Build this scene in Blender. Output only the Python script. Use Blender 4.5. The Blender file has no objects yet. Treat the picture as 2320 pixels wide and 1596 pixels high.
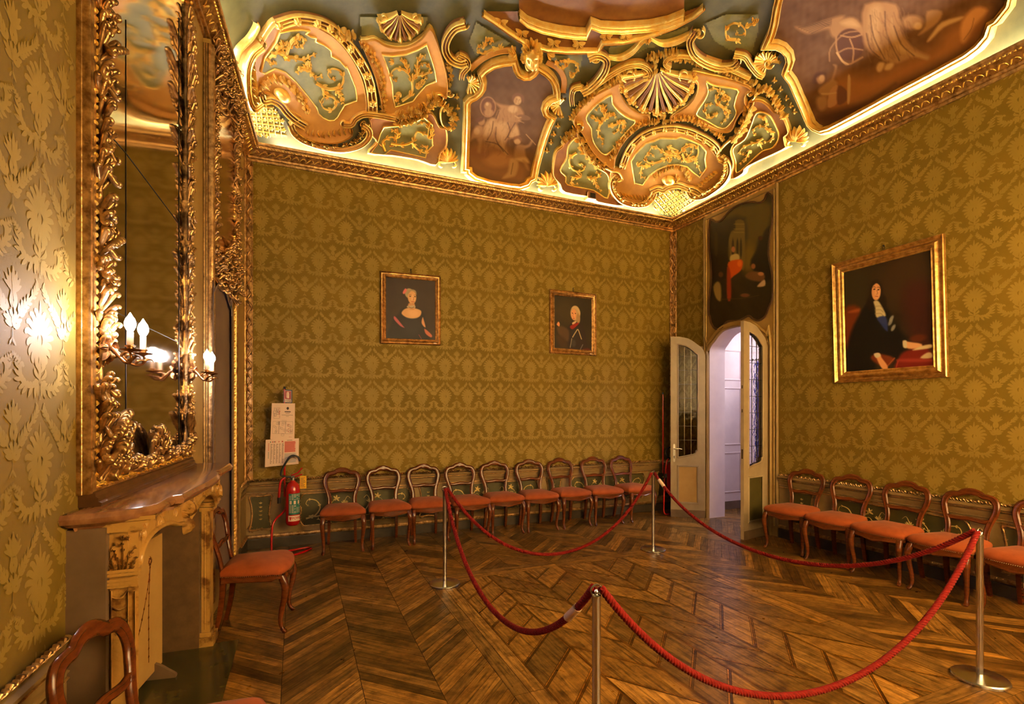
import bpy, math, random
import numpy as np
from math import sin, cos, pi, radians, sqrt
from mathutils import Vector
random.seed(7); RNG = np.random.RandomState(5)
SC = bpy.context.scene; COL = SC.collection
# ------------------------------------------------------------------ camera model
F = 1157.0; CX = 1160.0; CY = 926.0; CZ = 1.65; YAW = radians(22.91)
FW = (sin(YAW), cos(YAW)); RT = (cos(YAW), -sin(YAW))
def ray(px, py):
    px = np.asarray(px, float); py = np.asarray(py, float)
    a = (px-CX)/F; return FW[0]+a*RT[0], FW[1]+a*RT[1], (CY-py)/F
# room constants
YB = 6.71; XR = 5.72; YF = -0.32; ZC = 4.66; L0 = -.939; LK = .058
def xl(y): return L0 + LK*y
# ------------------------------------------------------------------ materials
def lin(c):
    out = []
    for v in c[:3]:
        v /= 255.0
        out.append(v/12.92 if v <= .04045 else ((v+.055)/1.055)**2.4)
    return tuple(out)+(1,)
def mat(name, col, rough=.5, metal=0.0, noise=None, bump=None, emit=None, spec=.5, coat=0, sheen=0, col2=None, nscale=8, stretch=None, detail=5, rampw=(.35, .65), trans=0, coord='Object'):
    m = bpy.data.materials.new(name); m.use_nodes = True
    nt = m.node_tree; b = nt.nodes['Principled BSDF']
    b.inputs['Base Color'].default_value = lin(col); b.inputs['Roughness'].default_value = rough
    b.inputs['Metallic'].default_value = metal; b.inputs['Specular IOR Level'].default_value = spec
    if coat: b.inputs['Coat Weight'].default_value = coat; b.inputs['Coat Roughness'].default_value = .12
    if sheen: b.inputs['Sheen Weight'].default_value = sheen
    if trans: b.inputs['Transmission Weight'].default_value = trans
    if emit: b.inputs['Emission Color'].default_value = lin(emit[0]); b.inputs['Emission Strength'].default_value = emit[1]
    tc = nt.nodes.new('ShaderNodeTexCoord'); vec = tc.outputs[coord]
    if stretch:
        mp = nt.nodes.new('ShaderNodeMapping'); mp.inputs['Scale'].default_value = stretch
        nt.links.new(vec, mp.inputs['Vector']); vec = mp.outputs['Vector']
    if col2 is not None:
        n = nt.nodes.new('ShaderNodeTexNoise'); n.inputs['Scale'].default_value = nscale; n.inputs['Detail'].default_value = detail
        n.inputs['Roughness'].default_value = .6
        nt.links.new(vec, n.inputs['Vector'])
        r = nt.nodes.new('ShaderNodeValToRGB'); r.color_ramp.elements[0].position = rampw[0]; r.color_ramp.elements[1].position = rampw[1]
        r.color_ramp.elements[0].color = lin(col); r.color_ramp.elements[1].color = lin(col2)
        nt.links.new(n.outputs['Fac'], r.inputs['Fac']); nt.links.new(r.outputs['Color'], b.inputs['Base Color'])
    if bump:
        n2 = nt.nodes.new('ShaderNodeTexNoise'); n2.inputs['Scale'].default_value = bump[0]; n2.inputs['Detail'].default_value = 4
        nt.links.new(vec, n2.inputs['Vector'])
        bp = nt.nodes.new('ShaderNodeBump'); bp.inputs['Strength'].default_value = bump[1]; bp.inputs['Distance'].default_value = bump[2] if len(bump) > 2 else .01
        nt.links.new(n2.outputs['Fac'], bp.inputs['Height']); nt.links.new(bp.outputs['Normal'], b.inputs['Normal'])
    return m
def mat_attr(name, rough=.5, bump=None, coat=0, spec=.4, wood=False):
    m = bpy.data.materials.new(name); m.use_nodes = True; nt = m.node_tree; b = nt.nodes['Principled BSDF']
    a = nt.nodes.new('ShaderNodeAttribute'); a.attribute_name = 'paint'
    b.inputs['Roughness'].default_value = rough; b.inputs['Specular IOR Level'].default_value = spec
    if coat: b.inputs['Coat Weight'].default_value = coat; b.inputs['Coat Roughness'].default_value = .15
    src = a.outputs['Color']
    tc = nt.nodes.new('ShaderNodeTexCoord')
    if wood:   # grain runs along the plank through its own UV
        mp = nt.nodes.new('ShaderNodeMapping'); mp.inputs['Scale'].default_value = (3, 46, 1); nt.links.new(tc.outputs['UV'], mp.inputs['Vector'])
        n = nt.nodes.new('ShaderNodeTexNoise'); n.inputs['Scale'].default_value = 1.0; n.inputs['Detail'].default_value = 6; n.inputs['Roughness'].default_value = .65; n.inputs['Distortion'].default_value = .6
        nt.links.new(mp.outputs['Vector'], n.inputs['Vector'])
        r = nt.nodes.new('ShaderNodeValToRGB'); r.color_ramp.elements[0].position = .36; r.color_ramp.elements[1].position = .62
        r.color_ramp.elements[0].color = (.34, .29, .24, 1); r.color_ramp.elements[1].color = (1.25, 1.22, 1.15, 1)
        nt.links.new(n.outputs['Fac'], r.inputs['Fac'])
        mx = nt.nodes.new('ShaderNodeMix'); mx.data_type = 'RGBA'; mx.blend_type = 'MULTIPLY'; mx.inputs['Factor'].default_value = 1
        nt.links.new(src, mx.inputs['A']); nt.links.new(r.outputs['Color'], mx.inputs['B']); src = mx.outputs['Result']
        # worn blotches
        n3 = nt.nodes.new('ShaderNodeTexNoise'); n3.inputs['Scale'].default_value = 9; n3.inputs['Detail'].default_value = 8; n3.inputs['Roughness'].default_value = .7
        nt.links.new(tc.outputs['Object'], n3.inputs['Vector'])
        r3 = nt.nodes.new('ShaderNodeValToRGB'); r3.color_ramp.elements[0].position = .38; r3.color_ramp.elements[1].position = .56
        r3.color_ramp.elements[0].color = (.5, .45, .4, 1); r3.color_ramp.elements[1].color = (1, 1, 1, 1)
        nt.links.new(n3.outputs['Fac'], r3.inputs['Fac'])
        m3 = nt.nodes.new('ShaderNodeMix'); m3.data_type = 'RGBA'; m3.blend_type = 'MULTIPLY'; m3.inputs['Factor'].default_value = 1
        nt.links.new(src, m3.inputs['A']); nt.links.new(r3.outputs['Color'], m3.inputs['B']); src = m3.outputs['Result']
        mr = nt.nodes.new('ShaderNodeMapRange'); mr.inputs['To Min'].default_value = rough+.16; mr.inputs['To Max'].default_value = rough-.08
        nt.links.new(n3.outputs['Fac'], mr.inputs['Value']); nt.links.new(mr.outputs['Result'], b.inputs['Roughness'])
        bp = nt.nodes.new('ShaderNodeBump'); bp.inputs['Strength'].default_value = .35; bp.inputs['Distance'].default_value = .002
        nt.links.new(n.outputs['Fac'], bp.inputs['Height']); nt.links.new(bp.outputs['Normal'], b.inputs['Normal'])
    elif bump:
        n2 = nt.nodes.new('ShaderNodeTexNoise'); n2.inputs['Scale'].default_value = bump[0]; n2.inputs['Detail'].default_value = 4
        nt.links.new(tc.outputs['Object'], n2.inputs['Vector'])
        bp = nt.nodes.new('ShaderNodeBump'); bp.inputs['Strength'].default_value = bump[1]; bp.inputs['Distance'].default_value = .003
        nt.links.new(n2.outputs['Fac'], bp.inputs['Height']); nt.links.new(bp.outputs['Normal'], b.inputs['Normal'])
    nt.links.new(src, b.inputs['Base Color'])
    return m
M = {}
M['gold'] = mat('gilding', (246, 190, 84), .27, .55, col2=(255, 226, 134), nscale=14, bump=(60, .35, .004))
M['gold_old'] = mat('aged_gilding', (132, 96, 56), .3, .78, col2=(216, 172, 112), nscale=22, bump=(70, .5, .005))
M['gold_pale'] = mat('painted_gold', (190, 160, 92), .45, .3, col2=(226, 198, 128), nscale=12)
M['tan'] = mat('ochre_plaster', (212, 154, 74), .42, .1, col2=(184, 128, 58), nscale=5, rampw=(.3, .7), bump=(20, .15, .01))
M['brown'] = mat('brown_stucco', (140, 92, 42), .45, .08, col2=(120, 72, 36), nscale=6)
M['green'] = mat('green_stucco', (100, 96, 46), .5, 0, col2=(124, 116, 62), nscale=6, bump=(18, .2, .01))
M['green_dark'] = mat('dark_green_stucco', (70, 66, 34), .5, 0, col2=(88, 82, 44), nscale=5)
M['damask'] = mat('damask_ground', (128, 102, 26), .68, 0, col2=(114, 93, 22), nscale=2.2, sheen=.1, spec=.3, bump=(240, .25, .001))
M['damask_fig'] = mat('damask_figure', (152, 126, 52), .58, 0, col2=(140, 117, 44), nscale=3, sheen=.1, spec=.4, bump=(300, .3, .001))
M['taupe'] = mat('taupe_paint', (150, 124, 84), .5, 0, col2=(130, 106, 68), nscale=5)
M['wgreen'] = mat('panel_green', (66, 62, 30), .5, 0, col2=(80, 74, 38), nscale=7)
M['base'] = mat('dark_baseboard', (66, 56, 46), .5, 0, col2=(52, 44, 38), nscale=9)
M['ochre_wall'] = mat('olive_ochre_paint', (168, 138, 82), .5, 0, col2=(150, 120, 68), nscale=4)
M['mirror'] = mat('mirror_glass', (190, 180, 165), .07, 1.0)
M['mirror_old'] = mat('old_mirror_glass', (200, 160, 112), .16, 1.0, bump=(9, .12, .01), stretch=(1, 4, .3))
M['walnut'] = mat('walnut', (112, 56, 24), .22, 0, col2=(84, 40, 17), nscale=5, stretch=(3, 3, 9), coat=.1, spec=.32, detail=7)
M['seat'] = mat('rust_velvet', (168, 84, 46), .9, 0, col2=(150, 72, 38), nscale=9, sheen=.08, spec=.2, bump=(400, .3, .001))
M['nail'] = mat('brass_nails', (190, 160, 110), .3, .9)
M['steel'] = mat('brushed_steel', (205, 202, 198), .24, 1.0)
M['rope'] = mat('red_rope', (108, 8, 10), .7, 0, col2=(132, 14, 14), nscale=60, sheen=.05, spec=.2, bump=(500, .4, .001))
M['white'] = mat('cream_paint', (172, 154, 134), .4, 0, col2=(160, 142, 122), nscale=6)
M['white_room'] = mat('pale_lilac_paint', (226, 208, 214), .5, 0, col2=(216, 198, 206), nscale=4)
M['tape'] = mat('white_tape', (225, 195, 175), .5)
M['red'] = mat('red_lacquer', (176, 16, 18), .25, 0, coat=.5)
M['black'] = mat('black_rubber', (18, 17, 17), .45)
M['paper'] = mat('paper', (228, 200, 186), .6)
M['ink'] = mat('ink', (80, 62, 60), .7)
M['ink_red'] = mat('red_ink', (190, 60, 50), .7)
M['pink'] = mat('pink_print', (224, 160, 150), .7)
M['bluegrey'] = mat('blue_grey_print', (160, 160, 172), .7)
M['teal'] = mat('teal_label', (30, 112, 106), .4)
M['yellow'] = mat('yellow_card', (236, 178, 20), .5)
M['navy'] = mat('sign_navy', (30, 34, 48), .4)
M['signred'] = mat('sign_red', (150, 22, 24), .4)
M['marble_top'] = mat('brown_marble', (124, 82, 58), .16, 0, col2=(158, 112, 80), nscale=4, stretch=(5, 1, 4), detail=8, coat=.4)
M['marble'] = mat('yellow_marble', (112, 74, 38), .34, 0, col2=(186, 146, 84), nscale=7, detail=10, rampw=(.38, .47), bump=(30, .3, .01))
M['plaster'] = mat('grey_plaster', (122, 100, 84), .6, 0, col2=(104, 84, 68), nscale=4)
M['stone'] = mat('grey_brown_stone', (112, 84, 58), .6, 0, col2=(92, 68, 46), nscale=12, detail=8)
M['hearth'] = mat('dark_green_marble', (34, 38, 18), .2, 0, col2=(92, 84, 50), nscale=7, detail=9, coat=.3)
M['board'] = mat('cream_board', (196, 160, 102), .5, 0, col2=(184, 146, 88), nscale=4)
M['opening_black'] = mat('opening_black', (20, 14, 10), .9)  # keyhole and vent opening are drawn as flat near-black faces
M['mauve'] = mat('mauve_grey_panel', (128, 108, 104), .45, 0, col2=(112, 92, 88), nscale=3)
M['candle'] = mat('candle_sleeve', (206, 172, 140), .4)
M['bronze'] = mat('gilt_bronze', (150, 104, 62), .3, .9)
M['gold_frame'] = mat('gilded_picture_frame', (160, 118, 62), .3, .7, col2=(222, 176, 104), nscale=20, bump=(60, .4, .004))
M['lead'] = mat('lead_came', (150, 140, 120), .35, .9)
M['lead_dark'] = mat('dark_came', (30, 26, 20), .5)
M['plastic'] = mat('ivory_plastic', (226, 204, 176), .4)
M['darkwood'] = mat('dark_picture_frame', (52, 30, 14), .35, .2)
M['frame_brown'] = mat('picture_frame_brown', (96, 58, 22), .35, .5, col2=(130, 84, 32), nscale=16)
M['plinth'] = mat('brown_mantel_wood', (104, 70, 46), .35, .1, col2=(80, 52, 34), nscale=12)
M['curtain'] = mat('blue_curtain', (50, 70, 220), .7)
M['wire'] = mat('dark_wire', (24, 20, 16), .5)
M['seam'] = mat('floor_seam', (22, 13, 5), .7)
M['paint'] = mat_attr('oil_paint', .5, (90, .25), coat=0, spec=.3)
M['fresco'] = mat_attr('fresco_paint', .6, (40, .2), spec=.2)
M['parquet'] = mat_attr('oak_parquet', .27, coat=.0, spec=.5, wood=True)
def emis(name, col, s):
    m = bpy.data.materials.new(name); m.use_nodes = True; nt = m.node_tree; nt.nodes.clear()
    e = nt.nodes.new('ShaderNodeEmission'); e.inputs['Color'].default_value = tuple(col)+(1,); e.inputs['Strength'].default_value = s
    o = nt.nodes.new('ShaderNodeOutputMaterial'); nt.links.new(e.outputs[0], o.inputs[0]); return m
M['led'] = emis('led_strip', (1, .95, .87), 62)
M['bulb'] = emis('lit_bulb', (1, .90, .94), 135)
gm = bpy.data.materials.new('rippled_glass'); gm.use_nodes = True
_nt = gm.node_tree; _b = _nt.nodes['Principled BSDF']; _b.inputs['Base Color'].default_value = (.9, .92, .9, 1); _b.inputs['Roughness'].default_value = .05
_b.inputs['Transmission Weight'].default_value = 1.0; _b.inputs['IOR'].default_value = 1.12; _b.inputs['Specular IOR Level'].default_value = .9
_n = _nt.nodes.new('ShaderNodeTexNoise'); _n.inputs['Scale'].default_value = 16; _tc = _nt.nodes.new('ShaderNodeTexCoord'); _nt.links.new(_tc.outputs['Object'], _n.inputs['Vector'])
_bp = _nt.nodes.new('ShaderNodeBump'); _bp.inputs['Strength'].default_value = .22; _bp.inputs['Distance'].default_value = .012
_nt.links.new(_n.outputs['Fac'], _bp.inputs['Height']); _nt.links.new(_bp.outputs['Normal'], _b.inputs['Normal']); M['glass'] = gm
# ------------------------------------------------------------------ mesh builder
class MB:
    def __init__(s): s.v = []; s.f = []; s.m = []; s.n = 0; s.c = []
    def add(s, verts, faces, mi=0):
        verts = np.asarray(verts, float).reshape(-1, 3); o = s.n
        s.v.append(verts); s.n += len(verts)
        for f in faces: s.f.append([i+o for i in f])
        s.m += [mi]*len(faces)
    def box(s, x0, x1, y0, y1, z0, z1, mi=0, T=None):
        v = np.array([[x, y, z] for z in (z0, z1) for y in (y0, y1) for x in (x0, x1)], float)
        if T is not None: v = T(v)
        s.add(v, [(0, 2, 3, 1), (4, 5, 7, 6), (0, 1, 5, 4), (2, 6, 7, 3), (0, 4, 6, 2), (1, 3, 7, 5)], mi)
    def grid(s, P, mi=0, closed_u=False, closed_v=False, caps=False):
        P = np.asarray(P, float); a, b = P.shape[:2]; f = []
        for i in range(a if closed_u else a-1):
            for j in range(b if closed_v else b-1):
                i2 = (i+1) % a; j2 = (j+1) % b
                f.append((i*b+j, i*b+j2, i2*b+j2, i2*b+j))
        if caps:
            f.append(list(range(b))[::-1]); f.append([(a-1)*b+j for j in range(b)])
        s.add(P.reshape(-1, 3), f, mi)
    def tube(s, path, r, seg=8, mi=0, closed=False, flat=1.0, up=(0, 0, 1)):
        path = np.asarray(path, float); n = len(path); r = np.broadcast_to(r, (n,))
        if closed: t = np.roll(path, -1, 0)-np.roll(path, 1, 0)
        else: t = np.gradient(path, axis=0)
        t /= np.linalg.norm(t, axis=1)[:, None]+1e-9
        up = np.array(up, float); nn = np.cross(t[0], up)
        if np.linalg.norm(nn) < .1: nn = np.cross(t[0], (1, 0.1, 0))
        nn /= np.linalg.norm(nn); R = []
        for i in range(n):
            nn = nn-t[i]*np.dot(nn, t[i]); nn /= np.linalg.norm(nn); bb = np.cross(t[i], nn)
            R.append([path[i]+r[i]*(cos(a)*nn+sin(a)*bb*flat) for a in np.linspace(0, 2*pi, seg, endpoint=False)])
        s.grid(R, mi, closed_u=closed, closed_v=True, caps=not closed)
    def lathe(s, prof, c=(0, 0, 0), seg=24, mi=0, T=None):
        P = np.array([[(r*cos(a), r*sin(a), z) for a in np.linspace(0, 2*pi, seg, endpoint=False)] for r, z in prof])
        if T is not None: P = T(P.reshape(-1, 3)).reshape(P.shape)
        s.grid(P+np.array(c), mi, closed_v=True, caps=True)
    def prism(s, pts, lo, hi, T, mi=0):
        # pts 2D polygon; T(x,y,h)->world
        pts = np.asarray(pts, float); n = len(pts)
        a = T(pts[:, 0], pts[:, 1], np.full(n, lo)); b = T(pts[:, 0], pts[:, 1], np.full(n, hi))
        s.add(np.vstack([a, b]), [list(range(n)), list(range(n, 2*n))[::-1]]+[(i, (i+1) % n, (i+1) % n+n, i+n) for i in range(n)], mi)
    def build(s, name, mats, parent=None, smooth=30, colors=None):
        me = bpy.data.meshes.new(name)
        V = np.vstack(s.v) if s.v else np.zeros((0, 3))
        loc = Vector((0, 0, 0))
        me.from_pydata(V.tolist(), [], s.f)
        for m in (mats if isinstance(mats, (list, tuple)) else [mats]): me.materials.append(M[m] if isinstance(m, str) else m)
        if s.m and max(s.m) > 0: me.polygons.foreach_set('material_index', s.m)
        if colors is not None:
            at = me.color_attributes.new('paint', 'FLOAT_COLOR', 'POINT')
            at.data.foreach_set('color', np.hstack([colors, np.ones((len(colors), 1))]).ravel())
        if smooth:
            me.shade_smooth()
            try: me.set_sharp_from_angle(angle=radians(smooth))
            except Exception: pass
        me.update()
        o = bpy.data.objects.new(name, me); COL.objects.link(o)
        if parent is not None: o.parent = parent
        return o
def empty(name, loc=(0, 0, 0), rz=0):
    o = bpy.data.objects.new(name, None); COL.objects.link(o); o.location = loc; o.rotation_euler = (0, 0, rz); o.empty_display_size = .1
    return o
def tag(o, label, cat, group=None, kind=None):
    o['label'] = label; o['category'] = cat
    if group: o['group'] = group
    if kind: o['kind'] = kind
    return o
def struct(o, label=None):
    o['kind'] = 'structure'
    if label: o['label'] = label
    return o
def keep(o, root):   # parent o to root without moving its world-space mesh (root has no rotation)
    o.parent = root; o.location = -root.location; return o
def recenter(o):     # origin of a world-space mesh to its own base centre
    me = o.data; co = np.empty(len(me.vertices)*3); me.vertices.foreach_get('co', co); co = co.reshape(-1, 3)
    c = np.array([(co[:, 0].min()+co[:, 0].max())/2, (co[:, 1].min()+co[:, 1].max())/2, co[:, 2].min()])
    me.vertices.foreach_set('co', (co-c).ravel()); me.update(); o.location = Vector(c)+Vector(o.location)
    for ch in o.children: ch.location = Vector(ch.location)-Vector(c)
    return o
def copy_tree(o, parent=None):
    c = o.copy(); COL.objects.link(c)
    if parent: c.parent = parent
    for ch in o.children: copy_tree(ch, c)
    return c
# ------------------------------------------------------------------ 2D curve tools
def sm(pts, n=5, closed=False):
    P = np.asarray(pts, float); N = len(P)
    if N < 3: return P
    out = []
    rng = range(N) if closed else range(N-1)
    for i in rng:
        p1 = P[i]; p2 = P[(i+1) % N]
        p0 = P[i-1] if (i > 0 or closed) else 2*p1-p2
        p3 = P[(i+2) % N] if (i+2 < N or closed) else 2*p2-p1
        if np.allclose(p1, p2): continue
        if np.allclose(p0, p1): p0 = 2*p1-p2
        if np.allclose(p3, p2): p3 = 2*p2-p1
        for k in range(n):
            t = k/n
            out.append(.5*((2*p1)+(-p0+p2)*t+(2*p0-5*p1+4*p2-p3)*t*t+(-p0+3*p1-3*p2+p3)*t**3))
    if not closed: out.append(P[-1])
    return np.array(out)
def vol(c, r, a0, turns, d=1, n=26, r1=.12):
    t = np.linspace(0, 1, n); a = radians(a0)+d*2*pi*turns*t; rr = r*(1-(1-r1)*t)
    return np.stack([c[0]+rr*np.cos(a), c[1]+rr*np.sin(a)], 1)
def curl3(mb, T, y, z, n, L, b, yaw=0., r=.012, up=1, mi=0, seg=6, back=1.0):
    pr = [(0, 0), (.3, .35), (.62, .8), (.88, 1.15), (1.0, 1.5), (.92, 1.75), (.80, 1.6)]
    Q = sm([(y+yaw*L*q, z+up*L*q, n+b*k*back) for q, k in pr], 3); P = T(Q[:, 0], Q[:, 1], Q[:, 2]); s = np.linspace(0, 1, len(Q))
    mb.tube(P, r*(.35+.9*np.sin(pi*np.clip(s*.8+.05, 0, 1))**.8)*(1-.35*s), seg, mi=mi)
def inside(poly, x, y):
    poly = np.asarray(poly, float); c = np.zeros(x.shape, bool); j = len(poly)-1
    for i in range(len(poly)):
        xi, yi = poly[i]; xj, yj = poly[j]
        if yi != yj:
            c ^= ((yi > y) != (yj > y)) & (x < (xj-xi)*(y-yi)/(yj-yi)+xi)
        j = i
    return c
def sdist(poly, x, y, closed=True):
    poly = np.asarray(poly, float); d = np.full(x.shape, 1e9); N = len(poly)
    for i in range(N if closed else N-1):
        a = poly[i]; b = poly[(i+1) % N]; e = b-a; L = (e*e).sum()+1e-12
        t = np.clip(((x-a[0])*e[0]+(y-a[1])*e[1])/L, 0, 1)
        d = np.minimum(d, np.hypot(x-a[0]-t*e[0], y-a[1]-t*e[1]))
    if closed: d = np.where(inside(poly, x, y), -d, d)
    return d
ROUND = [(-.5, 0), (-.43, .6), (-.22, .92), (0, 1), (.22, .92), (.43, .6), (.5, 0)]
RIDGE = [(-.5, 0), (-.3, .75), (-.08, .6), (0, 1), (.08, .6), (.3, .75), (.5, 0)]
FRAME = [(-.04, 0), (0, .55), (.07, .7), (.14, .45), (.2, .42), (.32, .5), (.42, .85), (.52, 1), (.62, .88), (.66, .6), (.74, .55), (.82, .75), (.9, .72), (.98, .45), (1, 0)]
BAND = [(-.5, -.2), (-.5, .8), (-.42, 1), (-.36, .7), (.36, .7), (.42, 1), (.5, .8), (.5, -.2)]
def stroke(mb, T, pts, w, h, tp='const', closed=False, prof=ROUND, base=0.0, mi=0):
    P = np.asarray(pts, float); n = len(P)
    if n < 2: return
    if closed:
        a = P-np.roll(P, 1, 0); b = np.roll(P, -1, 0)-P
    else:
        a = np.vstack([P[1]-P[0], P[1:]-P[:-1]]); b = np.vstack([P[1:]-P[:-1], P[-1]-P[-2]])
    a /= np.linalg.norm(a, axis=1)[:, None]+1e-9; b /= np.linalg.norm(b, axis=1)[:, None]+1e-9
    t = a+b; tl = np.linalg.norm(t, axis=1)[:, None]; t = t/(tl+1e-9); N = np.stack([-t[:, 1], t[:, 0]], 1)
    N = N/np.clip(tl/2, .55, 1)
    s = np.linspace(0, 1, n)
    if tp == 'lens': k = np.sin(pi*np.clip(s, .02, .98))**.75
    elif tp == 'tail': k = 1-.82*s
    elif tp == 'leaf': k = np.sin(pi*np.clip(s, .03, .97)**.7)**.8
    elif tp == 'both': k = .3+.7*np.sin(pi*s)
    elif tp == 'fan': k = .35+.65*s
    else: k = np.ones(n)
    pr = np.array(prof, float); O = pr[:, 0][None, :]*(w*k)[:, None]
    QX = P[:, :1]+N[:, :1]*O; QY = P[:, 1:]+N[:, 1:]*O; H = base+h*pr[:, 1][None, :]*((k if tp != 'const' else np.ones(n))[:, None])
    mb.grid(T(QX, QY, H), mi, closed_u=closed)
def lobes(mb, T, pts, w, h, n=6, ln=2.2, side=0, mi=0, ang=50, start=.12, end=.92, base=0):
    P = np.asarray(pts, float); N = len(P)
    for k in range(n):
        s = start+(end-start)*k/max(1, n-1); i = min(N-2, int(s*(N-1)))
        t = P[i+1]-P[i]; t /= np.linalg.norm(t)+1e-9
        for sd in ((1, -1) if side == 0 else (side,)):
            a = radians(ang)*sd; L = w*ln*(1-.55*s)
            d = np.array([t[0]*cos(a)-t[1]*sin(a), t[0]*sin(a)+t[1]*cos(a)])
            q = np.array([t[0]*cos(a*.2)-t[1]*sin(a*.2), t[0]*sin(a*.2)+t[1]*cos(a*.2)])
            c = [P[i], P[i]+d*L*.4, P[i]+d*L*.7+q*L*.2, P[i]+d*L*.72+q*L*.5]
            stroke(mb, T, sm(c, 2), w*.75*(1-.45*s), h*.85, 'leaf', base=base, mi=mi, prof=RIDGE)
def acan(mb, T, pts, w, h, n=6, ln=2.2, side=0, mi=0, base=0, smooth=4):
    P = sm(pts, smooth) if smooth else np.asarray(pts, float)
    stroke(mb, T, P, w, h, 'tail', mi=mi, base=base, prof=RIDGE)
    lobes(mb, T, P, w, h, n, ln, side, mi, base=base)
def flower(mb, T, c, r, h, n=6, mi=0, a0=0, base=0):
    for k in range(n):
        a = a0+2*pi*k/n; d = np.array([cos(a), sin(a)])
        stroke(mb, T, [np.array(c)+d*r*q for q in (.12, .4, .75, 1.0)], r*.72, h, 'leaf', mi=mi, base=base)
    stroke(mb, T, [(c[0]-r*.22, c[1]), (c[0]-.08*r, c[1]), (c[0]+.08*r, c[1]), (c[0]+r*.22, c[1])], r*.5, h*1.4, 'lens', mi=mi, base=base)
def leafs(mb, T, c, r, h, angs, mi=0, wf=.42, base=0, curl=.25):
    for k, a in enumerate(angs):
        a = radians(a); d = np.array([cos(a), sin(a)]); q = np.array([-d[1], d[0]])*curl*(1 if k % 2 else -1)
        c = np.asarray(c, float)
        stroke(mb, T, sm([c, c+d*r*.4+q*r*.15, c+d*r*.8+q*r*.2, c+d*r+q*r*.45], 2), r*wf, h, 'leaf', mi=mi, base=base, prof=RIDGE)
def region(mb, T, outline, h, step, mi=0):
    o = np.asarray(outline, float); x0, y0 = o.min(0); x1, y1 = o.max(0)
    nx = int((x1-x0)/step)+2; ny = int((y1-y0)/step)+2
    gx = x0+np.arange(nx)*step; gy = y0+np.arange(ny)*step
    X, Y = np.meshgrid(gx, gy); C = inside(o, X[:-1, :-1]+step/2, Y[:-1, :-1]+step/2)
    used = np.zeros(X.shape, bool); used[:-1, :-1] |= C; used[1:, :-1] |= C; used[:-1, 1:] |= C; used[1:, 1:] |= C
    idx = -np.ones(X.shape, int); idx[used] = np.arange(used.sum())
    V = T(X[used], Y[used], np.full(used.sum(), h)); ii, jj = np.nonzero(C)
    mb.add(V, [(idx[i, j], idx[i, j+1], idx[i+1, j+1], idx[i+1, j]) for i, j in zip(ii, jj)], mi)
    return X[used], Y[used]
# ------------------------------------------------------------------ painting canvases (vertex colours laid on the picture's own grid)
class Paint:
    def __init__(s, outline, step, T, h, bg, noise=4):
        s.mb = MB(); s.x, s.y = region(s.mb, T, outline, h, step)
        s.c = np.tile(np.array(bg, float), (len(s.x), 1)); s.blot(noise)
    def blot(s, amp, sc=25.0):
        n = np.zeros(len(s.x))
        for k in range(10):
            a = RNG.rand()*2*pi; f = (1+k*.6)/sc
            n += np.sin((s.x*cos(a)+s.y*sin(a))*f*2+RNG.rand()*6)/(1+k*.4)
        s.c += (n*amp/2)[:, None]
    def mix(s, a, col): s.c += (np.array(col, float)-s.c)*np.clip(a, 0, 1)[:, None]
    def poly(s, pts, col, soft=1.5, a=1.0, smooth=True):
        p = sm(pts, 3, True) if smooth else np.asarray(pts, float)
        d = sdist(p, s.x, s.y); s.mix(a*np.clip(.5-d/(2*soft), 0, 1), col)
    def ell(s, cx, cy, rx, ry, col, soft=.25, rot=0, a=1.0):
        c, q = cos(radians(rot)), sin(radians(rot)); dx = s.x-cx; dy = s.y-cy
        r = np.sqrt(((dx*c+dy*q)/rx)**2+((dy*c-dx*q)/ry)**2); s.mix(a*np.clip((1-r)/soft+.5, 0, 1), col)
    def line(s, pts, w, col, soft=1.0, a=1.0):
        d = sdist(sm(pts, 3), s.x, s.y, False)-w/2; s.mix(a*np.clip(.5-d/(2*soft), 0, 1), col)
    def grad(s, cx, cy, r, col, a):
        d = np.hypot(s.x-cx, s.y-cy); s.mix(a*np.exp(-(d/r)**2), col)
    def build(s, name, m='paint', parent=None):
        c = np.clip(s.c, 2, 255)/255.0; c = np.where(c <= .04045, c/12.92, ((c+.055)/1.055)**2.4)
        return s.mb.build(name, m, parent, smooth=60, colors=c)
# ------------------------------------------------------------------ surface maps
def T_back(u, v, h): u = np.asarray(u, float)+0*h; return np.stack([u, YB-h+0*u, v+0*u], -1)
def T_right(u, v, h): u = np.asarray(u, float); return np.stack([XR-h+0*u, u, v+0*u], -1)
def T_left(u, v, h): u = np.asarray(u, float); return np.stack([xl(u)+h, u-LK*h, v+0*u], -1)
def px_back(px, py, h):
    dx, dy, dz = ray(px, py); t = (YB-h)/dy; return np.stack([dx*t, dy*t, CZ+dz*t], -1)
def px_right(px, py, h):
    dx, dy, dz = ray(px, py); t = (XR-h)/dx; return np.stack([dx*t, dy*t, CZ+dz*t], -1)
def px_left(px, py, h):
    dx, dy, dz = ray(px, py); t = (-L0-h)/(-dx+LK*dy); return np.stack([dx*t, dy*t, CZ+dz*t], -1)
RC = 2.3; RZ = 1.25
def FZ(X, Y):
    A = np.maximum(0, np.maximum(1-(XR-X)/RC, 1-(X-xl(Y))/RC)); B = np.maximum(0, np.maximum(1-(YB-Y)/RC, 1-(Y-YF)/RC))
    return ZC+RZ*np.sqrt(np.clip(1-A*A, 0, 1)*np.clip(1-B*B, 0, 1))
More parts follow.
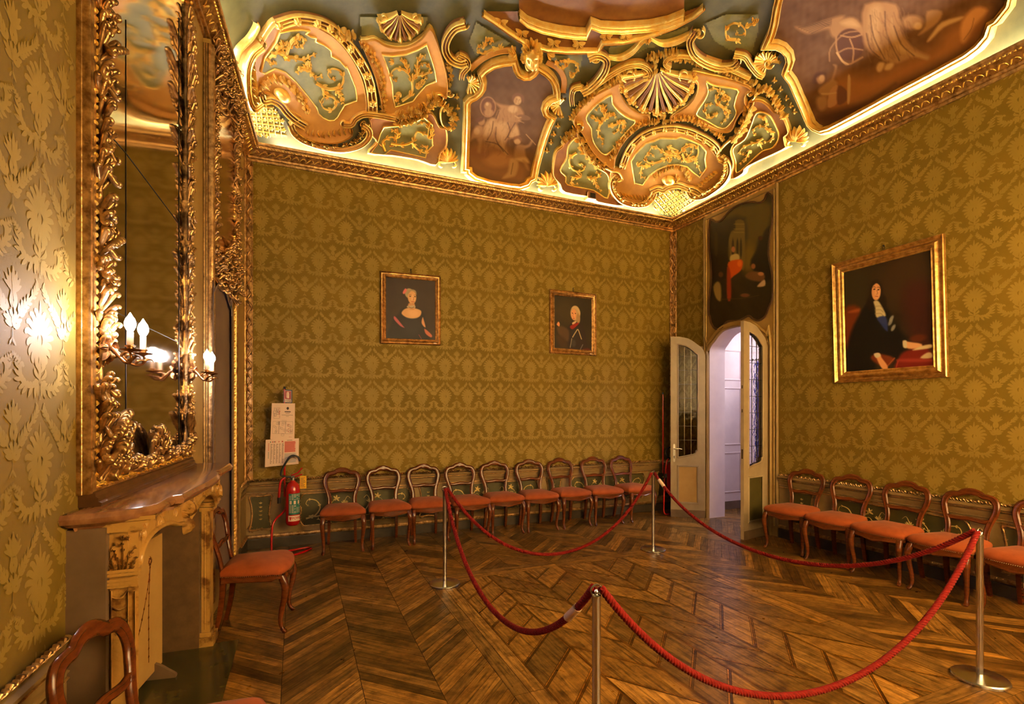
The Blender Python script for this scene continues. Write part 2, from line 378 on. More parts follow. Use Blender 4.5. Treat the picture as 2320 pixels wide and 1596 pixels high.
def _march(px, py):
    dx, dy, dz = ray(px, py); n = 160; lo = .5
    tmax = np.minimum(np.where(dx > 1e-6, XR/np.maximum(dx, 1e-6), 1e9), np.where(dy > 1e-6, YB/np.maximum(dy, 1e-6), 1e9))
    tmax = np.minimum(tmax, np.where(-dx+LK*dy > 1e-6, -L0/np.maximum(-dx+LK*dy, 1e-6), 1e9)); tmax = np.minimum(tmax, 40)
    a = np.full(px.shape, lo); b = tmax.copy(); found = np.zeros(px.shape, bool)
    for k in range(1, n+1):
        t = lo+(tmax-lo)*k/n; g = CZ+dz*t-FZ(dx*t, dy*t); hit = (g >= 0) & ~found
        b = np.where(hit, t, b); a = np.where(found | hit, a, t); found |= hit
    for k in range(20):
        m = (a+b)/2; g = CZ+dz*m-FZ(dx*m, dy*m); a = np.where(g < 0, m, a); b = np.where(g < 0, b, m)
    return (a+b)/2
GX0, GY0, GS = 100, -170, 4
_gx, _gy = np.meshgrid(GX0+GS*np.arange(560), GY0+GS*np.arange(180)); _GT = _march(_gx.astype(float), _gy.astype(float))
def px_ceil(px, py, h):
    px = np.asarray(px, float); py = np.asarray(py, float); h = np.asarray(h, float)+0*px
    dx, dy, dz = ray(px, py)
    fx = np.clip((px-GX0)/GS, 0, 558.999); fy = np.clip((py-GY0)/GS, 0, 178.999); i = fx.astype(int); j = fy.astype(int); u = fx-i; v = fy-j
    t = (_GT[j, i]*(1-u)+_GT[j, i+1]*u)*(1-v)+(_GT[j+1, i]*(1-u)+_GT[j+1, i+1]*u)*v
    for k in range(3):
        g = CZ+dz*t-FZ(dx*t, dy*t); d = .003; g2 = CZ+dz*(t-d)-FZ(dx*(t-d), dy*(t-d)); sl = (g-g2)/d
        t = t-np.clip(np.where(np.abs(sl) > .08, g/np.where(np.abs(sl) > .08, sl, 1), 0), -.04, .04)
    X, Y, Z = dx*t, dy*t, CZ+dz*t
    e = .012; gx = (FZ(X+e, Y)-FZ(X-e, Y))/(2*e); gy = (FZ(X, Y+e)-FZ(X, Y-e))/(2*e)
    gx = np.clip(gx, -6, 6); gy = np.clip(gy, -6, 6)
    nx, ny, nz = gx, gy, -np.ones_like(gx); L = np.sqrt(nx*nx+ny*ny+1)
    return np.stack([X+nx/L*h, Y+ny/L*h, Z+nz/L*h], -1)
EXPO = 1.62
# ================================================================== SHELL
# ---- floor: dark bed + oak boards
def clip_poly(poly, x0, x1, y0, y1):
    def cl(P, f, g):
        out = []
        for i in range(len(P)):
            a, b = P[i-1], P[i]; fa, fb = f(a), f(b)
            if (fa >= 0) != (fb >= 0):
                t = fa/(fa-fb); out.append((a[0]+(b[0]-a[0])*t, a[1]+(b[1]-a[1])*t))
            if fb >= 0: out.append(b)
        return out
    for f in (lambda p: p[0]-x0, lambda p: x1-p[0], lambda p: p[1]-y0, lambda p: y1-p[1]):
        if not poly: return []
        poly = cl(poly, f, None)
    return poly
fl = MB(); fcol = []; fuv = []
def plank(poly, ang, base, var=.3):
    if len(poly) < 3: return
    k = 1+(random.random()-.5)*2*var; r = (random.random()-.5)*.12
    c = np.array(base)*k*np.array([1+r*.3, 1, 1-r]); c = (c/255)**2.2
    z = .0005*random.random()
    fl.add([(x, y, z) for x, y in poly], [list(range(len(poly)))])
    fcol.extend([c]*len(poly)); ca, sa = cos(ang), sin(ang); o1, o2 = random.random()*9, random.random()*9
    for x, y in poly: fuv.append((x*ca+y*sa+o1, -x*sa+y*ca+o2))
OAK = (138, 102, 54); OAK2 = (150, 112, 62)
FX0, FX1, FY0, FY1 = 1.35, 3.70, 1.78, 4.72; BW = .2; G = .0016
def chev(cx0, cx1, y0, y1, up, bw, base, var):
    w = cx1-cx0; s = bw*sqrt(2); y = y0-w-s
    while y < y1+w:
        if up: P = [(cx0+G, y+G), (cx1-G, y+w+G), (cx1-G, y+w+s-G), (cx0+G, y+s-G)]
        else: P = [(cx0+G, y+w+G), (cx1-G, y+G), (cx1-G, y+s-G), (cx0+G, y+w+s-G)]
        plank(clip_poly(P, cx0, cx1, y0, y1), (pi/4 if up else -pi/4), base, var); y += s
def field(xs, y0, y1, bw=.078, flip=0):
    for i in range(len(xs)-1): chev(xs[i], xs[i+1], y0, y1, (i+flip) % 2 == 0, bw, OAK, .3)
XA, XB_, YA, YB_ = FX0-BW, FX1+BW, FY0-BW, FY1+BW
xsL = [-1.0, -.52, -.08, .36, .78, XA-.0]
field(xsL, YF-.1, 6.75, flip=0)
xsR = [XB_, 4.34, 4.80, 5.26, 5.8, 6.3, 6.8, 7.3, 7.8]
field(xsR, YF-.1, 6.75, flip=1)
xsM = [XA, 1.6, 2.05, 2.5, 2.95, 3.4, XB_]
field(xsM, YB_, 6.75, flip=1); field(xsM, YF-.1, YA, flip=1)
def border(x0, x1, y0, y1, ax):
    L = (x1-x0) if ax == 0 else (y1-y0); n = max(1, int(L/1.1)); w2 = ((y1-y0) if ax == 0 else (x1-x0))/2
    for k in range(n):
        for j in range(2):
            a0, a1 = L*k/n+G, L*(k+1)/n-G
            if ax == 0: P = [(x0+a0, y0+j*w2+G), (x0+a1, y0+j*w2+G), (x0+a1, y0+(j+1)*w2-G), (x0+a0, y0+(j+1)*w2-G)]
            else: P = [(x0+j*w2+G, y0+a0), (x0+(j+1)*w2-G, y0+a0), (x0+(j+1)*w2-G, y0+a1), (x0+j*w2+G, y0+a1)]
            plank(P, 0 if ax == 0 else pi/2, OAK2, .16)
border(XA, FX0, YA, YB_, 1); border(FX1, XB_, YA, YB_, 1); border(FX0, FX1, FY1, YB_, 0); border(FX0, FX1, YA, FY0, 0)
# centre field: wide rhombic blocks in columns, thin fillets between
cw = (FX1-FX0)/6
for i in range(6):
    a, b = FX0+i*cw, FX0+(i+1)*cw; up = True; step = .30 if i % 2 == 0 else .42
    y = FY0-cw*2-random.random()*.2; k = 0
    while y < FY1+cw:
        hh = step
        for (q0, q1, bc) in ((0, hh-.035, OAK2), (hh-.035, hh-.0175, (96, 60, 18)), (hh-.0175, hh, (150, 100, 38))):
            if i % 2 == 0: P = [(a+G, y+q0+G), (b-G, y+q0+cw+G), (b-G, y+q1+cw-G), (a+G, y+q1-G)]
            else: P = [(a+G, y+q0+cw*1.35+G), (b-G, y+q0+G), (b-G, y+q1-G), (a+G, y+q1+cw*1.35-G)]
            plank(clip_poly(P, a+.012, b-.012, FY0, FY1), pi/2, bc, .22)
        y += hh; k += 1
    for xx in (a, b-.012):
        plank([(xx+.001, FY0), (xx+.011, FY0), (xx+.011, FY1), (xx+.001, FY1)], pi/2, (112, 72, 24), .1)
ys0 = fl.n
fl.add([(-1.2, YF-.2, -.003), (8.0, YF-.2, -.003), (8.0, 6.85, -.003), (-1.2, 6.85, -.003)], [(0, 1, 2, 3)], 1)
fcol += [(.01, .006, .003)]*4; fuv += [(0, 0)]*4
floor = fl.build('floor', ['parquet', 'seam'], smooth=0, colors=np.array(fcol)); struct(floor, 'oak parquet floor with chevron boards round a central field of rhombic blocks')
uvl = floor.data.uv_layers.new(name='UVMap'); li = np.empty(len(floor.data.loops), int); floor.data.loops.foreach_get('vertex_index', li)
uvl.data.foreach_set('uv', np.array(fuv)[li].ravel())
# ---- damask
DP, DQ = .32, .416
def damask_tile():
    S = []
    def strip(pts, w, k='lens', teeth=0, side=1):
        P = sm(pts, 3); t = np.gradient(P, axis=0); t /= np.linalg.norm(t, axis=1)[:, None]+1e-9; N = np.stack([-t[:, 1], t[:, 0]], 1)
        s = np.linspace(0, 1, len(P))
        kk = {'lens': np.sin(pi*np.clip(s, .05, .95))**.7, 'tail': 1-.75*s, 'const': np.ones(len(s)), 'both': .45+.55*np.sin(pi*s)}[k]
        wr = w*kk; wl = w*kk*.5
        if teeth:
            z = np.array([1.0 if i % 2 else .45 for i in range(len(P))]); wr = wr*z
            if side == 0: wl = w*kk*z
        S.append((P+N*wl[:, None], P-N*wr[:, None]))
    def D(pts): return [np.array(pts, float), np.array(pts, float)*[-1, 1]]
    def leaflets(pts, n, ln, w, sides=(1, -1), ang=52, s0=.05, s1=.97, taper=.4):
        P = sm(pts, 5); N = len(P)
        for k in range(n):
            i = min(N-2, int((s0+(s1-s0)*k/(n-1))*(N-1))); t = P[i+1]-P[i]; t /= np.linalg.norm(t)+1e-9; f = 1-taper*k/(n-1)
            for sd in sides:
                a = radians(ang)*sd; d = np.array([t[0]*cos(a)-t[1]*sin(a), t[0]*sin(a)+t[1]*cos(a)]); c = P[i]
                strip([c, c+d*ln*f*.5+t*ln*.06, c+d*ln*f+t*ln*.22], w*f)
    for k, a in enumerate(np.linspace(80, -66, 8)):
        a = radians(a); r = .100 if a > .3 else .088
        for sg in (1, -1):
            d = np.array([cos(a)*sg*.84, sin(a)]); q = np.array([-d[1], d[0]])*sg*-1; b = np.array([0, -.002])
            strip([b+d*r*.22, b+d*r*.6+q*.003, b+d*r*.95+q*.009, b+d*r*1.04+q*.022], .0150, 'both')
    strip([(0, .02), (0, .08), (0, .135)], .010); strip([(0, .03), (0, -.02), (0, -.07)], .017); strip([(0, -.06), (0, -.10), (0, -.15)], .012)
    for sg in (1, -1):
        strip([(sg*.004, -.11), (sg*.024, -.085), (sg*.030, -.062)], .013); strip([(sg*.004, -.135), (sg*.032, -.115), (sg*.034, -.098)], .012)
        w = [(sg*.006, -.140), (sg*.04, -.160), (sg*.085, -.158), (sg*.118, -.135), (sg*.124, -.100), (sg*.108, -.086), (sg*.098, -.098)]
        strip(w, .014, 'both'); leaflets(w[:5], 8, .042, .0125, (-sg,), 62, .06, .97, .25); leaflets(w[:4], 6, .022, .009, (sg,), 55, .1, .9, .2)
        strip([(sg*.122, -.085), (sg*.14, -.072), (sg*.16, -.060)], .006, 'const'); leaflets([(sg*.125, -.085), (sg*.142, -.072), (sg*.16, -.060)], 4, .016, .006, (1, -1), 70)
        f = [(sg*.158, .024), (sg*.128, .068), (sg*.090, .106), (sg*.045, .146), (sg*.018, .182), (sg*.028, .202)]
        strip(f, .009, 'both'); leaflets(f[:5], 9, .034, .0125, (1, -1), 48, .03, .93, .45)
        for (tx, ty, ww) in ((.160, .212, .013), (.138, .200, .012), (.120, .182, .012), (.114, .160, .011)):
            strip([(sg*.160, .13), (sg*(.16-(.16-tx)*.5), (.13+ty)/2+.004), (sg*tx, ty)], ww)
        strip([(sg*.160, .085), (sg*.148, .105), (sg*.158, .135)], .014, 'const'); leaflets([(sg*.16, .05), (sg*.16, .11)], 3, .026, .010, (1, -1), 50)
        strip([(sg*.160, -.01), (sg*.150, -.025), (sg*.142, -.035)], .006); strip([(sg*.160, .02), (sg*.160, -.035)], .007)
        strip([(sg*.005, -.155), (sg*.004, -.205)], .010)
    return S
DT = damask_tile()
def damask(mb, T, u0, u1, v0, v1, pu, pv, mi, h=.0012):
    i0, i1 = int(math.floor((u0-pu)/DP)), int(math.ceil((u1-pu)/DP)); j0, j1 = int(math.floor((v0-pv)/DQ)), int(math.ceil((v1-pv)/DQ))
    for i in range(i0, i1+1):
        for j in range(j0, j1+1):
            for ks, (a, b) in enumerate(DT):
                o = np.array([pu+i*DP, pv+j*DQ]); A = a+o; B = b+o; Q = np.vstack([A, B])
                if Q[:, 0].min() < u0 or Q[:, 0].max() > u1 or Q[:, 1].min() < v0 or Q[:, 1].max() > v1: continue
                P = np.stack([A, B], 1); W = T(P[..., 0], P[..., 1], np.full(P.shape[:2], h+ks*8e-6)); mb.grid(W, mi)
EXT = .3
# back wall
mb = MB(); mb.prism([(xl(YB)-.3, 0), (XR+.3, 0), (XR+.3, 4.78), (xl(YB)-.3, 4.78)], -.2, 0, T_back)
damask(mb, T_back, xl(YB)+.06, XR-.04, .80, 4.58, .256, 1.81, 1)
wall_back = struct(mb.build('wall_back', ['damask', 'damask_fig'], smooth=0), 'wall hung with olive-gold damask facing the viewer')
# right wall with the arched doorway
DC = 5.40; ARC = [(-.52, 0), (-.52, 2.50), (-.505, 2.57), (-.45, 2.625), (-.395, 2.68), (-.32, 2.74), (-.2, 2.785), (0, 2.80)]
ARCH = [(DC+a, b) for a, b in ARC]+[(DC-a, b) for a, b in ARC[-2::-1]]
mb = MB(); mb.prism([(YF-.3, 0)]+ARCH+[(YB+.0, 0), (YB+.0, 4.78), (YF-.3, 4.78)], -EXT, 0, T_right)
damask(mb, T_right, YF, 4.70, .80, 4.58, .10, 1.81, 1); damask(mb, T_right, 6.01, YB-.02, .80, 4.58, .10, 1.81, 1)
wall_right = struct(mb.build('wall_right', ['damask', 'damask_fig'], smooth=0), 'wall with the arched doorway and the large portrait')
# left wall with the firebox
mb = MB(); H0, H1 = 2.58, 4.08
mb.prism([(YF-.3, 0), (H0, 0), (H0, 1.12), (H1, 1.12), (H1, 0), (YB+.2, 0), (YB+.2, 4.78), (YF-.3, 4.78)], -.25, 0, T_left)
damask(mb, T_left, YF, 2.50, .80, 4.58, 2.24, 1.884, 1)
wall_left = struct(mb.build('wall_left', ['damask', 'damask_fig'], smooth=0), 'wall with the fireplace and the tall mirror')
mb = MB(); mb.box(-1.5, XR+.3, YF-.2, YF, 0, 4.78)
wall_front = struct(mb.build('wall_front', 'ochre_wall', smooth=0), 'wall behind the viewer')
# ---- ceiling vault
th = np.linspace(0, pi/2, 30)
def axis(a, b):
    u = RC*(1-np.cos(th)); mid = np.linspace(a+RC, b-RC, 16)[1:-1]
    return np.concatenate([a+u, mid, (b-u)[::-1]])
ny_ = axis(YF, YB); P = []
for Y in ny_:
    xa = axis(xl(Y), XR); P.append(np.stack([xa, np.full(len(xa), Y), FZ(xa, np.full(len(xa), Y))], 1))
mb = MB(); mb.grid(np.array(P))
ceiling = struct(mb.build('ceiling', 'green_dark', smooth=80), 'coved ceiling covered in gilded stucco')
# ---- cornice on the four walls, with hidden light strip
CPROF = [(0, 4.55), (.018, 4.55), (.022, 4.575), (.04, 4.58), (.045, 4.60), (.052, 4.605), (.098, 4.655), (.104, 4.66), (.118, 4.668), (.125, 4.69), (.145, 4.695), (.152, 4.705), (.152, 4.722), (.135, 4.722), (.13, 4.68), (0, 4.68)]
def cpt(k, n, z):
    return {'bl': (xl(YB)+n, YB-n, z), 'br': (XR-n, YB-n, z), 'fr': (XR-n, YF+n, z), 'fl': (xl(YF)+n, YF+n, z)}[k]
def cornice(name, a, b, label, detail=True):
    mb = MB(); A = np.array([cpt(a, n, z) for n, z in CPROF]); B = np.array([cpt(b, n, z) for n, z in CPROF])
    N = 30; mb.grid(np.array([A+(B-A)*t for t in np.linspace(0, 1, N)]))
    if detail:
        def T(u, v, h):   # u metres along, v 0..1 up the sloping face
            u = np.asarray(u, float)[..., None]; v = np.asarray(v, float)[..., None]; h = np.asarray(h, float)[..., None]+0*u
            p0 = A[5]+(A[6]-A[5])*v; p1 = B[5]+(B[6]-B[5])*v; L = np.linalg.norm(B[5]-A[5]); d = (B[5]-A[5])/L
            nn = np.cross(d, (0, 0, 1)); nn = nn if a != 'x' else nn
            mid = (np.array([2.5, 3.2, 0])-A[5]); nn = nn*np.sign(np.dot(nn[:2], mid[:2]))
            return p0+(p1-p0)*u/L+(nn*.72+np.array([0, 0, -.7]))*h
        L = np.linalg.norm(B[5]-A[5]); n = int(L/.085)
        for k in range(n):
            u0 = L*(k+.1)/n; w = L/n
            stroke(mb, T, sm([(u0, .1), (u0+w*.3, .75), (u0+w*.7, .6), (u0+w*.85, .2)], 2), .02, .009, 'leaf', mi=1)
            stroke(mb, T, [(u0+w*.1, .9), (u0+w*.35, .95), (u0+w*.6, .9)], .012, .008, 'lens', mi=1)
            stroke(mb, T, [(u0+w*.45, .15), (u0+w*.7, .1), (u0+w*.95, .3)], .014, .008, 'lens', mi=1)
        def T2(u, v, h):
            u = np.asarray(u, float)[..., None]; v = np.asarray(v, float)[..., None]; h = np.asarray(h, float)[..., None]+0*u
            p0 = A[8]+(A[9]-A[8])*v; p1 = B[8]+(B[9]-B[8])*v; L = np.linalg.norm(B[8]-A[8]); d = (B[8]-A[8])/L
            nn = np.cross(d, (0, 0, 1)); mid = (np.array([2.5, 3.2, 0])-A[8]); nn = nn*np.sign(np.dot(nn[:2], mid[:2]))
            return p0+(p1-p0)*u/L+(nn*.9+np.array([0, 0, -.4]))*h
        for k in range(int(L/.035)):
            u0 = k*.035+.02; stroke(mb, T2, [(u0, .5), (u0+.006, .5), (u0+.02, .5), (u0+.026, .5)], .9, .01, 'lens', mi=1)
    o = struct(mb.build(name, ['gold_old', 'gold'], smooth=40), label)
    mb = MB(); l0 = np.array([cpt(a, .045, 4.69)]); l1 = np.array([cpt(b, .045, 4.69)]); e_ = (l1-l0)/np.linalg.norm(l1-l0); l0 = l0+e_*.28; l1 = l1-e_*.28; d = (l1-l0)[0]; d /= np.linalg.norm(d)
    q0 = np.array([cpt(a, .075, 4.69)])+e_*.28; q1 = np.array([cpt(b, .075, 4.69)])-e_*.28
    V = [l0[0], l1[0], q1[0], q0[0]]; V = [np.array(p) for p in V]
    mb.add(V+[p+np.array([0, 0, .008]) for p in V], [(0, 1, 2, 3), (4, 7, 6, 5), (0, 4, 5, 1), (1, 5, 6, 2), (2, 6, 7, 3), (3, 7, 4, 0)])
    return o, mb
c1, l1 = cornice('trim_1', 'bl', 'br', 'gilded cornice under the vault on the wall facing the viewer')
c2, l2 = cornice('trim_2', 'br', 'fr', 'gilded cornice above the doorway and large portrait')
c3, l3 = cornice('trim_3', 'fl', 'bl', 'gilded cornice above the mirror wall')
c4, l4 = cornice('trim_4', 'fr', 'fl', 'gilded cornice behind the viewer', False)
for mbx, lab in ((l1, 'glowing light strip hidden on the cornice of the wall with two small portraits'), (l2, 'glowing light strip hidden on the cornice above the doorway'), (l3, 'glowing light strip hidden on the cornice above the mirror'), (l4, 'glowing light strip hidden on the cornice behind the viewer')):
    tag(recenter(mbx.build('light_strip', 'led', smooth=0)), lab, 'light')
# ---- wainscot
RAILP = [(0, .67), (.012, .672), (.016, .69), (.022, .70), (.022, .725), (.034, .735), (.036, .75), (.05, .76), (.052, .775), (.03, .785), (0, .79)]
def sweepz(mb, T, u0, u1, prof, mi=0, n=2, caps=True):
    U = np.linspace(u0, u1, n); p = np.array(prof)
    P = np.array([T(np.full(len(p), u), p[:, 1], p[:, 0]) for u in U]); mb.grid(P, mi, caps=caps)
def fringe(mb, T, u0, u1, v, amp, mi, pitch=.05, h=.02, base=.0, w=.016):
    n = int((u1-u0)/pitch)
    for k in range(n):
        u = u0+(k+.1)*pitch
        stroke(mb, T, sm([(u, v), (u+pitch*.3, v+amp), (u+pitch*.7, v+amp*.6), (u+pitch*.8, v)], 2), w, h, 'leaf', mi=mi, base=base)
        stroke(mb, T, sm([(u+pitch*.5, v+amp*.2), (u+pitch*.9, v+amp*.9), (u+pitch*1.2, v+amp*.3)], 2), w*.8, h, 'leaf', mi=mi, base=base)
def rect(u0, u1, v0, v1): return [(u0, v0), (u1, v0), (u1, v1), (u0, v1)]
def narrow_panel(parent, T, c, w, tiny=False):
    mb = MB(); u0, u1, v0, v1 = c-w/2, c+w/2, .215, .625
    mb.prism(rect(u0+.02, u1-.02, v0+.02, v1-.02), .012, .017, T, 0)
    cv = [(u0+.015, v0+.06), (u0, v0+.02), (u0+.03, v0), (c, v0+.015), (u1-.03, v0), (u1, v0+.02), (u1-.015, v0+.06), (u1-.03, (v0+v1)/2), (u1-.012, v1-.07), (u1, v1-.02), (u1-.03, v1), (c, v1-.012), (u0+.03, v1), (u0, v1-.02), (u0+.012, v1-.07), (u0+.03, (v0+v1)/2)]
    P = sm(cv, 4, True); stroke(mb, T, P, .02, .014, closed=True, base=.012, mi=1)
    lobes(mb, T, P, .017, .016, 26, 1.9, 0, 1, 60, 0, 1, base=.012)
    for v in np.linspace(v0+.12, v1-.1, 5): leafs(mb, T, (c, v), .026, .006, (90, 40, 140), 2, .4, base=.017)
    return mb.build('carved_panel', ['wgreen', 'gold_old', 'gold_pale'], parent)
def wide_panel(parent, T, c, w):
    mb = MB(); u0, u1, v0, v1 = c-w/2, c+w/2, .215, .625
    mb.prism(rect(u0, u1, v0+.015, v1-.015), .012, .016, T, 0)
    for v in (v0+.012, v1-.012): stroke(mb, T, [(u0+.02, v), (u1-.02, v)], .014, .014, base=.012, mi=1)
    for s in (-1, 1):
        e = c+s*w/2; P = sm([(e-s*.05, v0+.005), (e-s*.01, v0+.05), (e+s*.012, v0+.12), (e-s*.012, v0+.2), (e+s*.012, v1-.12), (e-s*.01, v1-.05), (e-s*.05, v1-.005)], 4)
        stroke(mb, T, P, .018, .014, base=.012, mi=1); lobes(mb, T, P, .016, .016, 12, 1.9, 0, 1, 60, 0, 1, base=.012)
        q = s*w/1.33
        def S(pts): return [(c+q*x, .21+y) for x, y in pts]
        b = .016
        acan(mb, T, S([(.60, .10), (.50, .13), (.44, .22), (.48, .31), (.57, .33), (.60, .28), (.565, .25)]), .020, .007, 4, 1.5, mi=2, base=b)
        acan(mb, T, S([(.57, .13), (.46, .12), (.36, .18), (.30, .28), (.24, .32)]), .020, .007, 4, 1.6, mi=2, base=b)
        acan(mb, T, S([(.42, .15), (.34, .12), (.26, .13), (.21, .20), (.25, .26), (.31, .24)]), .018, .007, 4, 1.5, mi=2, base=b)
        stroke(mb, T, sm(S([(.03, .12), (.10, .16), (.15, .26), (.12, .34), (.08, .31)]), 4), .016, .007, 'tail', base=b, mi=2)
        leafs(mb, T, S([(.15, .25)])[0], .05, .006, (60, 90, 120, 30, 150), 2, .3, base=b)
        leafs(mb, T, S([(.25, .32)])[0], .045, .006, (20, 80, 140, 200, 320), 2, .4, base=b)
        for k in range(5): leafs(mb, T, S([(.46-.035*k, .085-.012*k)])[0], .02, .005, (90, 200, 330), 2, .5, base=b)
        stroke(mb, T, sm(S([(.20, .10), (.12, .09), (.03, .11)]), 3), .012, .007, 'tail', base=b, mi=2)
    leafs(mb, T, (c, .31), .10, .008, (90, 70, 110, 50, 130), 2, .22, base=.016)
    return mb.build('painted_panel', ['wgreen', 'gold_old', 'gold_pale'], parent)
def wainscot(parent, T, u0, u1, name, nameb, lab):
    mb = MB(); mb.prism(rect(u0, u1, .13, .68), -.01, .012, T)
    sweepz(mb, T, u0, u1, [(.012, .12), (.03, .122), (.034, .14), (.026, .158), (.012, .162)], 1); fringe(mb, T, u0, u1, .132, .02, 1, .045, .012, .02)
    stroke(mb, T, [(u0, .645), (u1, .645)], .012, .01, base=.012, mi=1); stroke(mb, T, [(u0, .67), (u1, .67)], .01, .01, base=.012, mi=0)
    a = mb.build('wainscot', ['taupe', 'gold_old'], parent)
    mb = MB(); sweepz(mb, T, u0, u1, RAILP, 0); stroke(mb, T, [(u0, .742), (u1, .742)], .008, .008, base=.034, mi=1); fringe(mb, T, u0, u1, .783, .028, 1, .055, .02, .018)
    struct(mb.build(name, ['taupe', 'gold_old'], smooth=40), 'chair rail with carved gilt crest '+lab)
    mb = MB(); sweepz(mb, T, u0, u1, [(-.01, 0), (.03, 0), (.03, .105), (.022, .12), (-.01, .125)])
    struct(mb.build(nameb, 'base', smooth=0), 'dark baseboard '+lab)
wainscot(wall_back, T_back, xl(YB), XR, 'trim_5', 'baseboard_back', 'on the wall with two portraits')
for c in (-.385, 1.62, 3.5, 5.5): narrow_panel(wall_back, T_back, c, .24)
for c in (.71, 2.56, 4.45): wide_panel(wall_back, T_back, c, 1.33)
wainscot(wall_right, T_right, YF, 4.70, 'trim_6', 'baseboard_right', 'right of the doorway')
for c in (4.38, 2.30): narrow_panel(wall_right, T_right, c, .3)
for c in (3.335, 1.3): wide_panel(wall_right, T_right, c, 1.3)
wainscot(wall_right, T_right, 6.01, YB, 'trim_7', 'baseboard_1', 'left of the doorway')
wainscot(wall_left, T_left, YF, 2.40, 'trim_8', 'baseboard_left', 'left of the fireplace')
wide_panel(wall_left, T_left, 1.4, 1.3)
wainscot(wall_left, T_left, 6.30, YB, 'trim_9', 'baseboard_2', 'in the corner beyond the arched recess')
# ---- carved corner strips
def corner_strip(T, u, w, name, lab):
    mb = MB(); mb.prism(rect(u-w/2, u+w/2, .80, 4.55), 0, .012, T)
    for s in (-1, 1): stroke(mb, T, [(u+s*w*.42, .80), (u+s*w*.42, 4.55)], .012, .012, base=.01, mi=1)
    v = .84; k = 0
    while v < 4.5:
        s = 1 if k % 2 else -1
        stroke(mb, T, sm([(u-s*w*.34, v-.05), (u-s*w*.1, v-.01), (u+s*w*.2, v+.03), (u+s*w*.36, v+.085)], 3), .022, .02, 'leaf', base=.01, mi=1)
        leafs(mb, T, (u+s*w*.05, v), .045, .016, (90-50*s, 90-80*s, -60*s+90), 1, .42, base=.01); v += .085; k += 1
    return struct(mb.build(name, ['gold_old', 'gold_old'], smooth=50), lab)
corner_strip(T_back, xl(YB)+.045, .075, 'trim_10', 'carved gilt corner moulding beside the fire extinguisher')
corner_strip(T_left, YB-.06, .09, 'trim_11', 'carved gilt corner moulding on the mirror wall')
corner_strip(T_back, XR-.045, .07, 'trim_12', 'carved gilt corner moulding at the far right corner')
corner_strip(T_right, YB-.05, .07, 'trim_13', 'carved gilt corner moulding beside the open glazed door')
# ================================================================== STUCCO ON THE VAULT
def ZT(ox, oy, s): return lambda pts: [(ox+x/s, oy+y/s) for x, y in pts]
Z1 = ZT(480, 30, 3.192); Z2 = ZT(1000, 30, 3.192); Z3 = ZT(1500, 30, 2.937)
C = px_ceil
def sc(pts, n=4, closed=True): return sm(pts, n, closed)
def panel(outer, inner, Z, name='stucco_panel', m='tan', smo=True, smi=True, mi2='green'):
    mb = MB(); O = sc(Z(outer), 3) if smo else np.array(Z(outer), float)
    region(mb, C, O, .035, 2.2, 0); stroke(mb, C, O, 5.0, .05, closed=True, mi=2, base=0); stroke(mb, C, O, 2.2, .05, closed=True, mi=3, base=.028)
    if inner:
        I = sc(Z(inner), 3) if smi else np.array(Z(inner), float)
        region(mb, C, I, .041, 2.2, 1); stroke(mb, C, I, 3.4, .02, closed=True, mi=2, base=.034)
    return mb.build(name, [m, mi2, 'gold', 'tan'], ceiling, smooth=40)
# right-hand cartouche
panel([(1300, 472), (1285, 530), (1310, 600), (1370, 670), (1440, 705), (1495, 715), (1500, 765), (1430, 805), (1350, 870), (1290, 950), (1250, 1040), (1235, 1110), (1180, 1085), (1110, 1020), (1050, 930), (1010, 850), (960, 800), (955, 740), (985, 690), (1060, 600), (1180, 530)],
      [(1225, 578), (1235, 640), (1290, 705), (1350, 745), (1402, 770), (1350, 830), (1290, 900), (1230, 980), (1170, 1012), (1110, 950), (1082, 880), (1080, 820), (1042, 745), (1100, 660), (1165, 610)], Z2)
panel([(800, 1175), (805, 1080), (825, 990), (870, 950), (890, 890), (960, 840), (1000, 900), (1050, 990), (1110, 1070), (1180, 1120), (1230, 1150), (1200, 1230), (1225, 1320), (1300, 1395), (1115, 1370), (1080, 1335), (880, 1298), (845, 1235)],
      [(915, 945), (900, 1040), (852, 1130), (892, 1180), (902, 1240), (1090, 1280), (1190, 1338), (1205, 1200), (1180, 1145), (1110, 1105), (1030, 1000), (985, 890)], Z2, m='brown')
big = [(1240, 1115), (1300, 1110), (1330, 1020), (1400, 930), (1490, 865), (1600, 835), (1720, 835), (1830, 860)]
bigp = Z2(big)+Z3([(225, 815), (290, 850), (345, 900), (380, 940), (420, 960), (450, 1010), (430, 1090), (370, 1150), (290, 1200), (220, 1190), (180, 1140), (60, 1130), (0, 1160)])+Z2([(1540, 1270), (1500, 1340), (1400, 1390), (1290, 1360), (1230, 1260), (1215, 1180)])
kid = [(1429, 362), (1438, 346), (1463, 321), (1484, 315), (1495, 309), (1532, 310), (1542, 306), (1564, 313), (1589, 324), (1602, 340), (1599, 357), (1603, 378), (1588, 399), (1572, 387), (1558, 374), (1537, 369), (1514, 371), (1489, 381), (1470, 395), (1455, 417), (1436, 413), (1434, 398)]
def I(p): return p
panel(bigp, kid, I, smi=False)
panel([(210, 370), (330, 392), (450, 418), (545, 450), (605, 485), (565, 520), (560, 565), (575, 605), (530, 650), (500, 700), (470, 765), (400, 770), (300, 730), (200, 695), (90, 690), (60, 678), (100, 645), (170, 600), (215, 550), (238, 500), (240, 445), (215, 420)],
      [(300, 438), (345, 462), (505, 490), (500, 540), (488, 600), (503, 650), (465, 715), (408, 755), (300, 700), (237, 664), (245, 628), (290, 560), (312, 500)], Z3)
